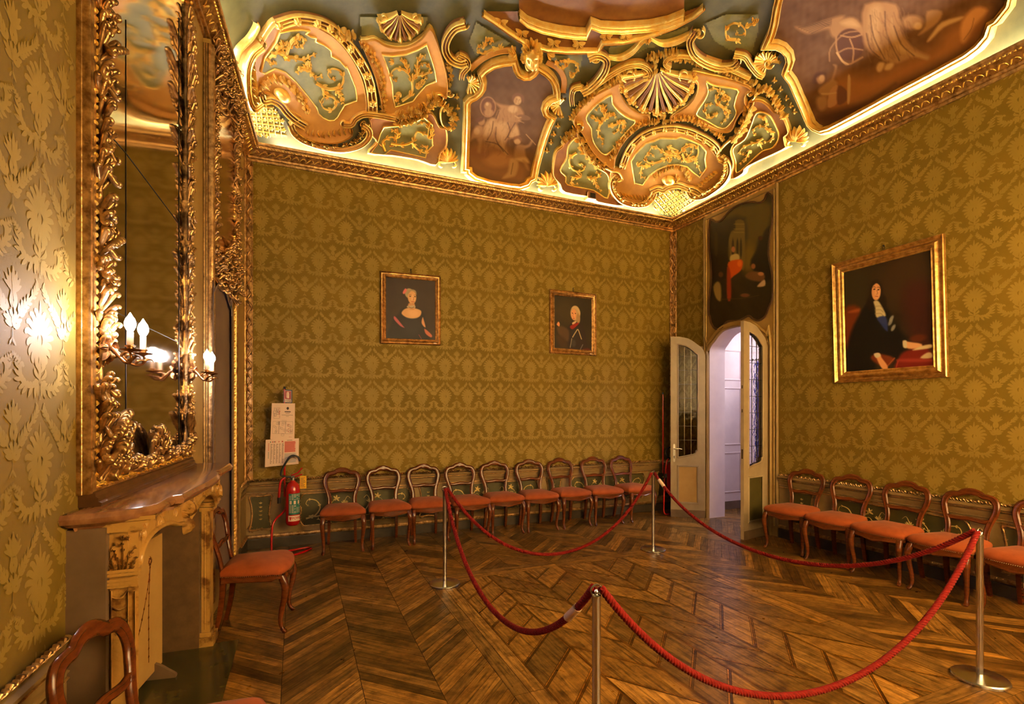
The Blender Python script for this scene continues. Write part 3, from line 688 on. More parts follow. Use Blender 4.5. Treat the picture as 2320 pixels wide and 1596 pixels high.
panel([(580, 590), (640, 560), (700, 580), (760, 640), (815, 665), (860, 780), (830, 812), (840, 870), (825, 900), (590, 1010), (560, 1060), (480, 1095), (492, 990), (470, 900), (510, 820), (555, 740)],
      [(640, 650), (715, 660), (762, 730), (790, 812), (752, 888), (680, 912), (605, 980), (512, 1060), (502, 980), (482, 890), (560, 830), (600, 745)], Z3, m='brown')
# left-hand cartouche
panel([(405, 60), (480, 20), (600, 20), (700, 45), (850, 125), (960, 240), (1045, 380), (1095, 520), (1112, 700), (1040, 720), (1000, 790), (1010, 880), (900, 940), (760, 930), (640, 880), (560, 790), (640, 740), (560, 690), (480, 600), (400, 560), (330, 545), (300, 620), (230, 580), (215, 430), (250, 300), (320, 190)],
      [(475, 115), (550, 98), (640, 94), (692, 105), (668, 125), (700, 145), (742, 155), (738, 180), (800, 205), (850, 245), (855, 290), (915, 320), (960, 375), (972, 372), (1000, 440), (1032, 520), (1045, 620), (955, 650), (905, 742), (880, 765), (840, 765), (795, 742), (765, 710), (752, 670), (690, 590), (600, 478), (520, 405), (440, 378), (365, 415), (335, 400), (348, 360), (362, 300), (400, 250), (445, 190)], Z1, smi=False)
panel([(1070, 180), (1110, 172), (1170, 160), (1240, 202), (1330, 222), (1430, 210), (1520, 150), (1572, 82), (1610, 150), (1645, 250), (1682, 380), (1700, 500), (1690, 595), (1640, 570), (1580, 600), (1520, 680), (1400, 700), (1310, 730), (1235, 700), (1215, 600), (1180, 450), (1120, 300)],
      [(1230, 285), (1300, 292), (1400, 280), (1490, 245), (1550, 210), (1580, 300), (1610, 400), (1620, 475), (1545, 508), (1490, 570), (1450, 625), (1320, 668), (1308, 600), (1300, 500), (1270, 390)], Z1, smi=False)
panel([(1150, 745), (1300, 740), (1500, 700), (1590, 720), (1640, 815), (1690, 830), (1692, 950), (1645, 1010), (1610, 1100), (1480, 1060), (1300, 1030), (1130, 1012), (1190, 930), (1150, 870), (1145, 800)],
      [(1240, 818), (1330, 812), (1440, 790), (1530, 745), (1592, 800), (1592, 955), (1552, 1000), (1540, 1047), (1290, 990), (1235, 1030), (1148, 1010), (1190, 950), (1215, 865)], Z1, m='brown', smi=False)
# niches and lattice
def lattice(out, ua, ub, n1, n2, Z):
    mb = MB(); O = np.array(Z(out), float); region(mb, C, O, .012, 2.0, 0)
    A, B = np.array(Z(ua), float), np.array(Z(ub), float)   # A: two end rows of one edge, B: opposite
    def P(s, t): return (A[0]*(1-s)+A[1]*s)*(1-t)+(B[0]*(1-s)+B[1]*s)*t
    for i in range(n1+1):
        L = np.array([P(i/n1, t) for t in np.linspace(0, 1, 22)]); k = inside(O, L[:, 0], L[:, 1]); L = L[k]
        if len(L) > 2: stroke(mb, C, L, 2.6, .02, mi=1, base=.012)
    for i in range(n2+1):
        L = np.array([P(t, i/n2) for t in np.linspace(0, 1, 22)]); k = inside(O, L[:, 0], L[:, 1]); L = L[k]
        if len(L) > 2: stroke(mb, C, L, 2.6, .02, mi=1, base=.012)
    for i in range(n1):
        for j in range(n2):
            c = P((i+.5)/n1, (j+.5)/n2)
            if inside(O, np.array([c[0]]), np.array([c[1]]))[0]:
                r = np.linalg.norm(P((i+1)/n1, j/n2)-P(i/n1, j/n2))*.3; flower(mb, C, c, r, .016, 5, 1, base=.012)
    return mb.build('stucco_lattice', ['green', 'gold'], ceiling)
lattice([(1478, 470), (1484, 445), (1500, 432), (1534, 427), (1562, 437), (1586, 446), (1560, 468), (1531, 493), (1500, 486)], [(1455, 440), (1540, 400)], [(1520, 515), (1600, 460)], 7, 9, I)
lattice([(225, 640), (300, 615), (420, 650), (470, 700), (515, 780), (545, 900), (400, 890), (265, 870), (235, 760)], [(215, 620), (240, 880)], [(540, 600), (600, 960)], 5, 8, Z1)
# mouldings: list of (points, width px, height m, material index, taper)
def mould(lst, Z, name, mats=('gold', 'brown', 'tan'), closed=False):
    mb = MB()
    for p, w, h, mi, tp in lst:
        P = sm(Z(p), 5, closed)
        if tp == 'triple':
            stroke(mb, C, P, w, h*.75, closed=closed, mi=(2 if mi == 0 else mi), prof=BAND, base=.02)
            t = np.gradient(P, axis=0); t /= np.linalg.norm(t, axis=1)[:, None]+1e-9; N = np.stack([-t[:, 1], t[:, 0]], 1)
            for o in (-.46, .46): stroke(mb, C, P+N*w*o, w*.24, h*.6, mi=0, base=.02+h*.45)
            stroke(mb, C, P, w*.12, h*.3, mi=0, base=.02+h*.7)
        else: stroke(mb, C, P, w, h, tp, closed=closed, mi=mi, base=.02)
    return mb.build(name, list(mats), ceiling, smooth=50)
def volute(mb, Z, c, r, a0, turns, d, w=5, h=.05, mi=0):
    s = np.array(Z([(0, 0)]))[0]; e = np.array(Z([(r, 0)]))[0]-s; rr = abs(e[0]); cc = np.array(Z([c]))[0]
    stroke(mb, C, vol(cc, rr, a0, turns, d), w, h, 'tail', mi=mi, base=.03)
    flower(mb, C, cc, rr*.35, .05, 5, mi, base=.03)
mould([([(1300, 1105), (1340, 1000), (1390, 925), (1460, 865), (1545, 828), (1625, 812), (1710, 812), (1800, 832), (1870, 862), (1950, 905), (2000, 950), (2020, 985)], 13, .06, 1, 'triple')], Z2, 'rosette_arch')
mould([([(440, 45), (590, 5), (740, 25), (835, 65), (920, 135), (990, 215), (1060, 320), (1112, 420), (1140, 520), (1153, 625), (1158, 700)], 20, .06, 1, 'triple')], Z1, 'rosette_arch')
mb = MB()
for p in [(1407, 368), (1419, 343), (1434, 321), (1456, 303), (1481, 292), (1507, 286), (1532, 286), (1557, 291), (1579, 299), (1599, 311), (1619, 327)]: flower(mb, C, p, 6.2, .035, 6, 0, base=.072)
for p in Z1([(450, 40), (590, 5), (740, 25), (835, 65), (920, 135), (990, 215), (1060, 320), (1112, 420), (1143, 520), (1155, 630)]): flower(mb, C, p, 10, .04, 6, 0, .5, base=.072)
mb.build('gilded_rosettes', ['gold'], ceiling)
mould([([(1260, 1165), (1225, 1215), (1235, 1290), (1290, 1360), (1380, 1385), (1460, 1370), (1515, 1320), (1535, 1280)], 13, .07, 0, 'triple'),
       ([(1160, 1100), (1220, 1130), (1270, 1140), (1300, 1190), (1270, 1210)], 7, .06, 0, 'const'),
       ([(1505, 1275), (1560, 1250), (1600, 1257), (1650, 1232), (1720, 1222), (1790, 1245), (1850, 1262), (1905, 1300)], 12, .08, 1, 'triple')], Z2, 'scroll_moulding')
mould([([(400, 950), (450, 985), (460, 1050), (425, 1120), (360, 1175), (290, 1212), (215, 1200), (178, 1150)], 13, .07, 0, 'triple'),
       ([(560, 730), (500, 800), (430, 860), (380, 920), (395, 965), (425, 965)], 7, .06, 0, 'const')], Z3, 'scroll_moulding')
mould([([(1085, 795), (1130, 840), (1118, 905), (1050, 965), (930, 995), (790, 970), (670, 920), (590, 850), (560, 785)], 14, .08, 0, 'triple'),
       ([(945, 790), (1000, 790), (1030, 745), (1090, 712), (1190, 718), (1320, 745)], 12, .08, 0, 'triple'),
       ([(318, 545), (340, 590), (400, 585), (470, 620), (530, 690), (590, 745), (670, 800)], 15, .08, 1, 'triple'),
       ([(320, 190), (250, 250), (205, 350), (200, 480), (215, 590), (260, 650), (330, 615)], 14, .08, 0, 'triple'),
       ([(280, 20), (300, 60), (250, 150), (170, 230), (130, 330)], 9, .06, 0, 'const'),
       ([(1690, 620), (1650, 700), (1660, 790), (1700, 830)], 5, .05, 0, 'const')], Z1, 'scroll_moulding')
# ribs with volutes above the panels
mould([([(170, 40), (90, 70), (35, 150), (25, 230), (65, 300), (130, 330), (180, 320)], 16, .08, 1, 'triple'),
       ([(120, 270), (175, 300), (190, 350), (150, 400), (140, 450)], 11, .07, 1, 'triple'),
       ([(1060, 285), (1130, 262), (1190, 300), (1180, 370), (1130, 450), (1070, 510), (1010, 545)], 14, .08, 1, 'triple'),
       ([(1010, 500), (950, 520), (935, 580), (940, 640)], 10, .07, 1, 'triple'),
       ([(1100, 500), (1200, 425), (1320, 355), (1430, 335), (1500, 370), (1510, 420), (1460, 440)], 10, .07, 2, 'triple')], Z2, 'volute_rib')
mould([([(225, 85), (190, 150), (215, 230), (290, 290), (390, 325), (480, 320), (520, 290)], 15, .08, 1, 'triple'),
       ([(490, 240), (560, 255), (600, 310), (650, 370), (690, 390)], 11, .07, 1, 'triple'),
       ([(60, 330), (20, 300), (50, 260), (130, 245), (230, 260), (350, 300), (470, 340), (600, 400)], 8, .07, 2, 'triple')], Z3, 'volute_rib')
mb = MB()
for c, r, a, t, d in [((155, 45), 45, 0, 1.3, 1), ((140, 300), 38, 180, 1.3, 1), ((1120, 300), 46, -90, 1.3, -1), ((1020, 520), 40, -60, 1.4, 1), ((1470, 400), 45, -90, 1.3, 1), ((1630, 385), 40, 180, 1.3, -1), ((1255, 1180), 40, -60, 1.4, 1), ((990, 810), 34, -120, 1.4, 1)]: volute(mb, Z2, c, r, a, t, d)
for c, r, a, t, d in [((250, 105), 42, -60, 1.3, 1), ((500, 285), 40, 90, 1.3, -1), ((410, 950), 32, -120, 1.4, -1), ((600, 520), 34, 60, 1.4, -1), ((720, 310), 36, 0, 1.6, 1)]: volute(mb, Z3, c, r, a, t, d)
for c, r, a, t, d in [((325, 195), 42, -90, 1.4, 1), ((1095, 790), 36, 0, 1.4, 1), ((950, 785), 28, 90, 1.3, 1), ((580, 790), 28, 0, 1.3, -1), ((1640, 600), 40, -160, 1.4, 1), ((1715, 560), 30, 0, 1.3, 1), ((310, 600), 26, 90, 1.3, 1)]: volute(mb, Z1, c, r, a, t, d)
mb.build('gilded_volutes', ['gold'], ceiling)
# arabesques in the green fields
mb = MB(); b = .042
def ac(Z, pts, w=6, h=.03, n=5, ln=1.7, side=0): acan(mb, C, Z(pts), w, h, n, ln, side, base=b)
for p in [[(520, 260), (560, 170), (630, 140), (655, 180), (620, 220), (590, 200)], [(530, 280), (470, 250), (410, 280), (385, 320), (420, 345), (440, 320)], [(500, 300), (560, 290), (640, 310), (690, 290), (750, 265)],
          [(570, 130), (590, 180), (530, 220), (520, 270)], [(690, 310), (690, 370), (730, 440), (790, 430)], [(700, 380), (640, 370), (600, 410)], [(740, 480), (790, 510), (850, 530), (920, 510), (945, 460), (925, 400), (860, 380), (830, 420), (860, 460), (890, 440)],
          [(790, 510), (810, 560), (870, 590), (895, 640), (860, 685), (800, 670), (785, 620), (810, 590), (840, 610)], [(890, 540), (930, 590), (940, 640)], [(440, 230), (500, 200), (480, 180)]]: ac(Z1, p, 7.5, .035, 5, 1.6)
for p in [[(1370, 620), (1440, 560), (1440, 470), (1400, 400), (1330, 380), (1290, 420), (1310, 470), (1340, 450)], [(1440, 480), (1470, 430), (1540, 420), (1580, 390), (1540, 340), (1500, 360)], [(1410, 410), (1400, 340), (1360, 310)], [(1480, 430), (1480, 360), (1500, 290), (1540, 290)], [(1360, 560), (1330, 600), (1350, 650)], [(1470, 520), (1510, 490), (1550, 440)], [(1310, 330), (1270, 330)]]: ac(Z1, p, 7, .035, 5, 1.5)
for p in [[(1250, 1000), (1230, 930), (1290, 890), (1330, 920), (1310, 960), (1280, 950)], [(1290, 940), (1380, 950), (1450, 920), (1480, 850), (1550, 870), (1560, 820), (1530, 780), (1480, 800)], [(1440, 930), (1480, 980), (1540, 1010), (1545, 960), (1500, 960)], [(1330, 900), (1340, 850), (1290, 840)], [(1560, 900), (1590, 850), (1560, 780)]]: ac(Z1, p, 7, .035, 5, 1.5)
for p in [[(1190, 720), (1140, 800), (1130, 870), (1160, 900), (1160, 960)], [(1180, 740), (1180, 680), (1150, 650), (1110, 690)], [(1180, 740), (1230, 710), (1260, 740)], [(1160, 780), (1100, 740), (1080, 730)], [(1200, 800), (1260, 790), (1290, 760), (1270, 840), (1230, 850)], [(1150, 690), (1200, 640)], [(1300, 760), (1320, 790), (1295, 860)],
          [(970, 1000), (920, 1040), (930, 1110), (980, 1140), (1025, 1120), (1010, 1080), (985, 1090)], [(1000, 1180), (940, 1190), (935, 1240), (980, 1230)], [(1040, 1180), (1100, 1190), (1140, 1160), (1110, 1140)], [(1090, 1190), (1110, 1240), (1150, 1290)], [(1000, 1180), (960, 1130)],
          [(1650, 1010), (1580, 1060), (1500, 1070), (1470, 1030), (1510, 1000), (1540, 1030)], [(1650, 1010), (1590, 980), (1530, 950), (1490, 1010)], [(1510, 1090), (1450, 1100), (1440, 1170), (1470, 1180)], [(1410, 1090), (1450, 1060)], [(1650, 1060), (1650, 1000), (1640, 940)], [(1650, 1010), (1710, 1020), (1750, 1060)], [(1740, 1000), (1780, 1060), (1850, 1030), (1860, 960), (1800, 930), (1750, 960), (1780, 990)],
          [(1640, 950), (1720, 980)], [(420, 230), (360, 240), (300, 270), (255, 240), (280, 205), (300, 230)], [(300, 230), (330, 160), (365, 170), (350, 200)], [(420, 230), (440, 190)], [(820, 310), (850, 370), (900, 360), (880, 320), (850, 330)], [(880, 320), (960, 330), (985, 380), (950, 420), (920, 395)], [(930, 440), (950, 410)]]: ac(Z2, p, 6, .03, 5, 1.5)
for p in [[(380, 640), (330, 680), (290, 640), (300, 590), (350, 590)], [(400, 600), (360, 560), (390, 500), (340, 480), (320, 500)], [(400, 500), (420, 540), (380, 580)], [(400, 600), (450, 640), (430, 690), (400, 720)], [(410, 560), (450, 540), (440, 600)], [(420, 640), (470, 650)],
          [(650, 670), (700, 690), (700, 740), (640, 740), (615, 780), (640, 800)], [(700, 750), (750, 790), (740, 840), (690, 850)], [(690, 820), (640, 850), (600, 860), (540, 890), (530, 930), (570, 920)], [(600, 900), (570, 960), (530, 1000)], [(660, 850), (680, 900)],
          [(60, 900), (110, 920), (160, 880), (210, 870), (190, 930), (150, 920)], [(160, 960), (210, 950), (240, 1000), (270, 1060)], [(50, 900), (45, 960)],
          [(500, 150), (440, 140), (430, 80), (480, 40), (540, 60), (560, 110), (510, 120), (500, 90)], [(560, 60), (640, 30), (600, 10)], [(500, 150), (530, 180)]]: ac(Z3, p, 6, .03, 5, 1.5)
mb.build('gilded_arabesques', ['gold'], ceiling)
# leafy garlands and palmettes
mb = MB()
def garland(Z, pts, r, n, h=.05, base=.03):
    P = sm(Z(pts), 6)
    for k in range(n):
        i = int((len(P)-1)*k/max(1, n-1)); a = math.degrees(math.atan2(*(P[min(i+1, len(P)-1)]-P[max(i-1, 0)])[::-1]))
        leafs(mb, C, P[i]+np.array([random.uniform(-1, 1), random.uniform(-1, 1)])*r*.25, r, h*random.uniform(.7, 1.1), [a+q+random.uniform(-20, 20) for q in (-70, -25, 30, 75, 180)], 0, .45, base=base)
        if k % 2: flower(mb, C, P[i], r*.42, h*1.2, 5, 0, random.random(), base=base)
garland(Z1, [(1075, 200), (1150, 280), (1200, 380), (1225, 480), (1235, 580), (1240, 690)], 9, 16)
garland(Z1, [(1320, 720), (1400, 720), (1500, 690), (1580, 640), (1600, 590)], 15, 15, .09)
garland(Z1, [(1350, 790), (1430, 770), (1540, 720)], 12, 8, .08)
garland(Z1, [(1600, 620), (1700, 680), (1740, 740), (1730, 820)], 12, 8, .07)
garland(Z1, [(340, 510), (400, 450), (480, 450), (560, 500), (610, 560), (650, 620), (680, 680)], 9, 14, .07)
garland(Z1, [(260, 320), (230, 420), (240, 520), (280, 600)], 8, 10, .07)
garland(Z1, [(890, 90), (940, 120), (990, 130)], 12, 5, .09)
garland(Z1, [(1700, 340), (1725, 420), (1715, 500)], 7, 6, .05)
garland(Z1, [(600, 870), (700, 930), (830, 965), (960, 950), (1050, 900), (1085, 840)], 7, 20, .05, .08)
garland(Z2, [(1215, 1030), (1260, 950), (1330, 870), (1410, 800), (1500, 770), (1560, 760)], 8, 18, .06)
garland(Z2, [(1650, 760), (1750, 740), (1850, 760), (1915, 800)], 8, 10, .06)
garland(Z3, [(220, 700), (300, 740), (370, 780), (410, 820)], 8, 9, .06)
garland(Z2, [(1000, 900), (1030, 980), (1080, 1040), (1150, 1100)], 13, 13, .09)
garland(Z2, [(880, 900), (930, 850), (1000, 800)], 10, 7, .08)
garland(Z3, [(610, 600), (580, 660), (550, 730), (500, 810)], 13, 12, .09)
garland(Z3, [(620, 510), (690, 480), (740, 530), (780, 600), (815, 660)], 11, 12, .07)
garland(Z3, [(360, 345), (440, 370), (530, 410), (620, 440)], 8, 10, .06)
garland(Z2, [(1110, 560), (1040, 620), (970, 690), (940, 740)], 8, 10, .06)
garland(Z2, [(1200, 490), (1280, 440), (1380, 390)], 9, 8, .06)
garland(Z3, [(60, 285), (120, 285), (200, 300), (270, 325)], 8, 7, .05)
garland(Z2, [(1540, 1180), (1600, 1120), (1680, 1100), (1760, 1120), (1800, 1180)], 7, 16, .06)
garland(Z2, [(1630, 1190), (1700, 1180)], 8, 5, .09)
garland(Z2, [(1360, 1380), (1440, 1370), (1500, 1330)], 6, 8, .05, .07); garland(Z2, [(1240, 1180), (1240, 1270), (1290, 1350)], 6, 8, .05, .07)
garland(Z3, [(440, 960), (430, 1080), (350, 1160), (240, 1200)], 6, 16, .05, .07)
for Z, pts in ((Z2, [(865, 740), (840, 810), (810, 870), (790, 930), (760, 990)]), (Z3, [(750, 440), (790, 500), (830, 560), (860, 610), (885, 650)]), (Z1, [(1770, 600), (1775, 680), (1770, 760)])):
    for p in Z(pts): leafs(mb, C, p, 7, .03, (90, 20, 160, 270), 0, .45, base=.005)
for Z, c, r, a in ((Z1, (1700, 1080), 34, 90), (Z2, (760, 1250), 32, 90), (Z3, (905, 850), 34, 75)):
    p = np.array(Z([c]))[0]
    for k, q in enumerate(np.linspace(-80, 80, 9)): leafs(mb, C, p, r*(1-.35*abs(q)/90)*1.1, .06, (-(a+q),), 0, .34, base=.02)
    stroke(mb, C, vol(p+[-12, 8], 10, -90, .6, -1, 10), 5, .04, 'both', base=.02); stroke(mb, C, vol(p+[12, 8], 10, -90, .6, 1, 10), 5, .04, 'both', base=.02)
# feathery leaves in the scrolls
for k in range(9):
    p = np.array(Z1([(700+k*38, 900-abs(k-3)*6)]))[0]; stroke(mb, C, sm([p, p+[-4, -9], p+[-2, -18]], 3), 6, .05, 'leaf', base=.04, prof=RIDGE)
    p = np.array(Z2([(1310+k*24, 1335-abs(k-3)*3+k*4)]))[0]; stroke(mb, C, sm([p, p+[-4, -6], p+[-9, -12-k*.4]], 3), 5, .05, 'leaf', base=.04, prof=RIDGE)
    p = np.array(Z3([(380-k*17, 1060+k*14)]))[0]; stroke(mb, C, sm([p, p+[-5, -4], p+[-13, -6]], 3), 5, .05, 'leaf', base=.04, prof=RIDGE)
    p = np.array(Z1([(245+k*4, 380+k*26)]))[0]; stroke(mb, C, sm([p, p+[6, 0], p+[13, -7]], 3), 5, .05, 'leaf', base=.04, prof=RIDGE)
mb.build('gilded_garlands', ['gold'], ceiling, smooth=60)
# baskets of fruit in the niches
mb = MB()
for cx_, cy_, rx_, ry_, rot in ((1516, 404, 17, 10, 0), (635, 208, 22, 13, 30)):
    P = []
    for a in np.linspace(0, pi/2, 7):
        P.append(C(cx_+rx_*cos(a)*np.cos(np.linspace(0, 2*pi, 20))*cos(radians(rot))-ry_*cos(a)*np.sin(np.linspace(0, 2*pi, 20))*sin(radians(rot)),
                   cy_+rx_*cos(a)*np.cos(np.linspace(0, 2*pi, 20))*sin(radians(rot))+ry_*cos(a)*np.sin(np.linspace(0, 2*pi, 20))*cos(radians(rot)), np.full(20, .04+.09*sin(a))))
    mb.grid(np.array(P))
mb.build('gilded_basket', ['gold'], ceiling, smooth=60)
# shells
def shell(c, R, a0, a1, n, name='gilded_shell', big=False):
    mb = MB(); c = np.array(c, float)
    for k, a in enumerate(np.linspace(a0, a1, n)):
        a = radians(a); d = np.array([cos(a), -sin(a)]); q = np.array([-d[1], d[0]])
        rr = R*(1-.12*abs(k-(n-1)/2)/((n-1)/2))*(1.0 if k % 2 else 1.06); w = R*abs(radians(a1-a0))/n*1.05
        stroke(mb, C, sm([c+d*R*.08, c+d*rr*.5+q*R*.04*np.sign(k-(n-1)/2), c+d*rr*.95, c+d*rr*1.02], 4), w, .12 if big else .07, 'fan', base=.02, mi=k % 2)
        if big: leafs(mb, C, c+d*rr*1.0, R*.16, .05, [math.degrees(math.atan2(d[1], d[0]))+x for x in (-50, 0, 50)], 0, .6, base=.06)
    if big:
        for s in (-1, 1): stroke(mb, C, vol(c+[s*R*.72, R*.12], R*.2, 0 if s > 0 else 180, 1.4, s), R*.08, .06, 'tail', base=.05)
    return mb.build(name, ['gold', 'brown'] if big else ['gold', 'gold'], ceiling, smooth=60)
shell((1489, 150), 88, 190, 350, 17, big=True); flw = MB(); garland_save = mb
shell((903, 20), 52, 195, 345, 13, big=True)
shell((1062, 183), 22, -100, 110, 11); shell((1267, 234), 21, 60, 280, 11); shell((1742, 137), 31, 10, 250, 15)
mb = MB()
garland(Z2, [(1590, 680), (1600, 720), (1610, 760)], 8, 4, .06); garland(Z2, [(1500, 300), (1540, 270), (1545, 330), (1540, 390)], 9, 6, .08)
garland(Z2, [(1580, 275), (1640, 250), (1700, 250)], 8, 5, .07)
P = sm(Z2([(1190, 300), (1290, 300), (1380, 250), (1450, 180), (1500, 165)]), 5); Q = sm(Z2([(1510, 165), (1600, 195), (1700, 175), (1800, 130), (1850, 110)]), 5)
for L in (P, Q):
    for o in (-3.6, 0, 3.6): stroke(mb, C, L+np.array([o*.3, o]), 4.4, .06, 'both', base=.02)
leafs(mb, C, Z2([(1490, 165)])[0], 10, .06, (0, 60, 120, 180, 240, 300), 0, .5, base=.03)
for c in ((580, 110), (810, 180), (990, 190), (1190, 125), (1330, 130), (1560, 90), (1690, 25), (430, 30)):
    leafs(mb, C, Z2([c])[0], 16, .04, (5, 40, 160, 200, 120), 0, .36, base=.04)
mb.build('gilded_drapery', ['gold'], ceiling, smooth=60)
# central frame of the vault
BI = [(560, -30), (620, 22), (720, 62), (850, 92), (980, 108), (1045, 110), (1082, 30), (1150, 58), (1300, 65), (1500, 50), (1640, 20), (1760, -30)]
BO = [(300, -30), (380, 22), (500, 110), (620, 188), (760, 228), (900, 240), (1130, 242), (1165, 178), (1310, 170), (1500, 130), (1690, 55), (1830, -20), (1900, -80)]
mb = MB(); region(mb, C, np.array(Z2([(560, -120)]+BI+[(1760, -120)])), .02, 3, 2)
region(mb, C, np.array(Z2(BI[::-1]+BO)), .03, 2.5, 1)
stroke(mb, C, np.array(Z2(BI)), 9, .11, base=.02, mi=0); stroke(mb, C, np.array(Z2([(x, y+22) for x, y in BI])), 5, .08, base=.03, mi=0); stroke(mb, C, np.array(Z2([(x, y-20) for x, y in BI])), 4, .08, base=.03, mi=0)
stroke(mb, C, np.array(Z2(BO)), 7, .07, base=.02, mi=0); stroke(mb, C, np.array(Z2([(x, y+22) for x, y in BO])), 12, .03, prof=BAND, base=.01, mi=3)
mb.build('central_frame', ['gold', 'brown', 'fresco_brown' if 'fresco_brown' in M else 'brown', 'tan'], ceiling, smooth=40)
# gilded mask
mb = MB(); mc = np.array(Z2([(650, 285)]))[0]
yy, xx = np.meshgrid(np.linspace(-1, 1, 27), np.linspace(-1, 1, 23)); fx = xx*17*(1-.18*yy); fy = yy*25
R2 = np.clip(1-(xx*xx+yy*yy)*.62, 0, 1); hgt = .03+.12*np.sqrt(R2)
hgt += .045*np.exp(-(xx/.16)**2-((yy-.12)/.32)**2)+.02*np.exp(-(xx/.1)**2-((yy-.34)/.12)**2)                 # nose
hgt -= .028*(np.exp(-((np.abs(xx)-.4)/.2)**2-((yy+.1)/.14)**2)); hgt += .014*(np.exp(-((np.abs(xx)-.4)/.11)**2-((yy+.08)/.07)**2))   # eyes
hgt += .02*np.exp(-(xx/.26)**2-((yy-.52)/.05)**2)+.02*np.exp(-(xx/.22)**2-((yy-.64)/.05)**2)-.012*np.exp(-(xx/.3)**2-((yy-.58)/.025)**2); hgt += .02*np.exp(-(xx/.25)**2-((yy-.88)/.12)**2)
mb.grid(C(mc[0]+fx, mc[1]+fy, hgt))
for k in range(26):
    a = radians(-200+k*220/25.0); d = np.array([cos(a), sin(a)])*[17, 25]
    stroke(mb, C, sm([mc+d*.8+[0, -4], mc+d*1.15+[random.uniform(-3, 3), -5], mc+d*1.5+[random.uniform(-3, 3), 1]], 3), 9, .09, 'leaf', base=.05, prof=RIDGE)
leafs(mb, C, mc+[0, -20], 24, .1, (-90, -60, -120, -30, -150, 0, 180), 0, .4, base=.05)
leafs(mb, C, mc+[-36, -2], 20, .06, (160, 200, 100, 240), 0, .45, base=.02); leafs(mb, C, mc+[36, -6], 20, .06, (-20, 20, -60, 60), 0, .45, base=.02)
for s in (-1, 1): stroke(mb, C, sm([mc+[s*14, 14], mc+[s*12, 26], mc+[s*4, 36]], 4), 7, .06, 'both', base=.03)
mb.build('gilded_mask', ['gold'], ceiling, smooth=70)
mb = MB()
for L in ([(205, 400), (300, 320), (420, 270), (540, 262)], [(760, 345), (840, 390), (885, 470), (880, 570)]): stroke(mb, C, sm(Z2(L), 5), 13, .02, prof=BAND, base=.004)
mb.build('ochre_band', ['tan'], ceiling)
mb = MB(); T4 = px_ceil
region(mb, C, np.array(Z2([(250, 60), (500, 210), (440, 250), (250, 300), (200, 200)])), .012, 3); region(mb, C, np.array(Z2([(770, 300), (1020, 290), (1010, 380), (900, 560), (870, 430)])), .012, 3)
region(mb, C, np.array(Z2([(1210, 240), (1500, 180), (1780, 90), (1790, 230), (1500, 240), (1330, 330), (1210, 400)])), .012, 3)
region(mb, C, np.array(Z3([(290, 60), (430, 0), (640, 0), (640, 120), (600, 260), (450, 240), (350, 180)])), .012, 3); region(mb, C, np.array(Z1([(1070, 20), (1560, 20), (1540, 110), (1430, 195), (1250, 180), (1080, 150)])), .012, 3)
mb.build('green_field', ['green'], ceiling)
# small dark grille box under the right-hand cartouche
mb = MB(); p = px_ceil(1333, 448, .02); mb.box(p[0]-.07, p[0]+.07, p[1]-.09, p[1]+.03, p[2]-.05, p[2]+.05, 0); mb.box(p[0]-.035, p[0]+.055, p[1]-.094, p[1]-.088, p[2]-.035, p[2]+.035, 1)
tag(recenter(mb.build('vent_box', ['brown', 'opening_black'], smooth=0)), 'small square vent box on the cornice beside the gilt leaf ornament', 'vent')
# ---- frescoes
def frame_on(outline, w, h, name, parent, inset=.06, Z=I, sharp=True):
    mb = MB(); O = np.array(Z(outline), float)
    A = .5*sum(O[i-1][0]*O[i][1]-O[i][0]*O[i-1][1] for i in range(len(O)))
    prof = [(o-inset if A < 0 else -(o-inset), hh) for o, hh in FRAME]
    stroke(mb, C, O, w, h, closed=True, prof=prof); return mb.build(name, 'gold', parent, smooth=30)
FA = [(190, 1110), (196, 950), (203, 780), (205, 640), (218, 622), (250, 608), (290, 575), (318, 530), (325, 470), (312, 430), (330, 408), (380, 375), (450, 357), (508, 350), (520, 398), (545, 438), (590, 460), (640, 457), (680, 430), (702, 400), (740, 425), (775, 460), (798, 500), (808, 550), (808, 574), (770, 590), (732, 630), (718, 680), (735, 728), (768, 750), (752, 780), (715, 880), (680, 1000), (655, 1090), (637, 1180), (608, 1195), (592, 1225), (552, 1243), (480, 1235), (350, 1213), (250, 1180), (215, 1150), (212, 1112)]
ZF = ZT(1040, 130, 3.018)
p = Paint(Z2(FA), 1.3, C, .03, (92, 62, 34), 5)
SK, HL, SH = (144, 104, 66), (174, 134, 88), (66, 42, 28)
def E(x, y, rx, ry, col, soft=.35, rot=0, a=1): q = Z_([(x, y)])[0]; p.ell(q[0], q[1], rx/zs, ry/zs, col, soft, rot, a)
def PL(pts, col, soft=1.5, a=1): p.poly(Z_(pts), col, soft, a)
def LN(pts, w, col, a=1, soft=.8): p.line(Z_(pts), w/zs, col, soft, a)
Z_ = ZF; zs = 3.018
PL([(60, 600), (200, 560), (330, 600), (420, 700), (470, 760), (440, 870), (300, 850), (120, 800), (50, 740)], (140, 96, 60), 14, .8); E(260, 700, 90, 50, (156, 108, 68), .7); E(130, 650, 70, 40, (128, 84, 54), .8)
E(195, 330, 55, 72, (150, 108, 68), .12); E(195, 330, 48, 65, (100, 64, 42), .15); E(195, 325, 26, 30, SK, .4); E(200, 370, 34, 26, SK, .4); E(190, 310, 10, 12, HL, .5)
PL([(230, 290), (280, 310), (340, 320), (370, 340), (330, 380), (300, 360), (250, 310)], SK, 3)
PL([(250, 420), (270, 350), (330, 325), (400, 320), (440, 370), (430, 400), (400, 440), (300, 430)], SK, 3); E(365, 345, 32, 26, HL, .5)
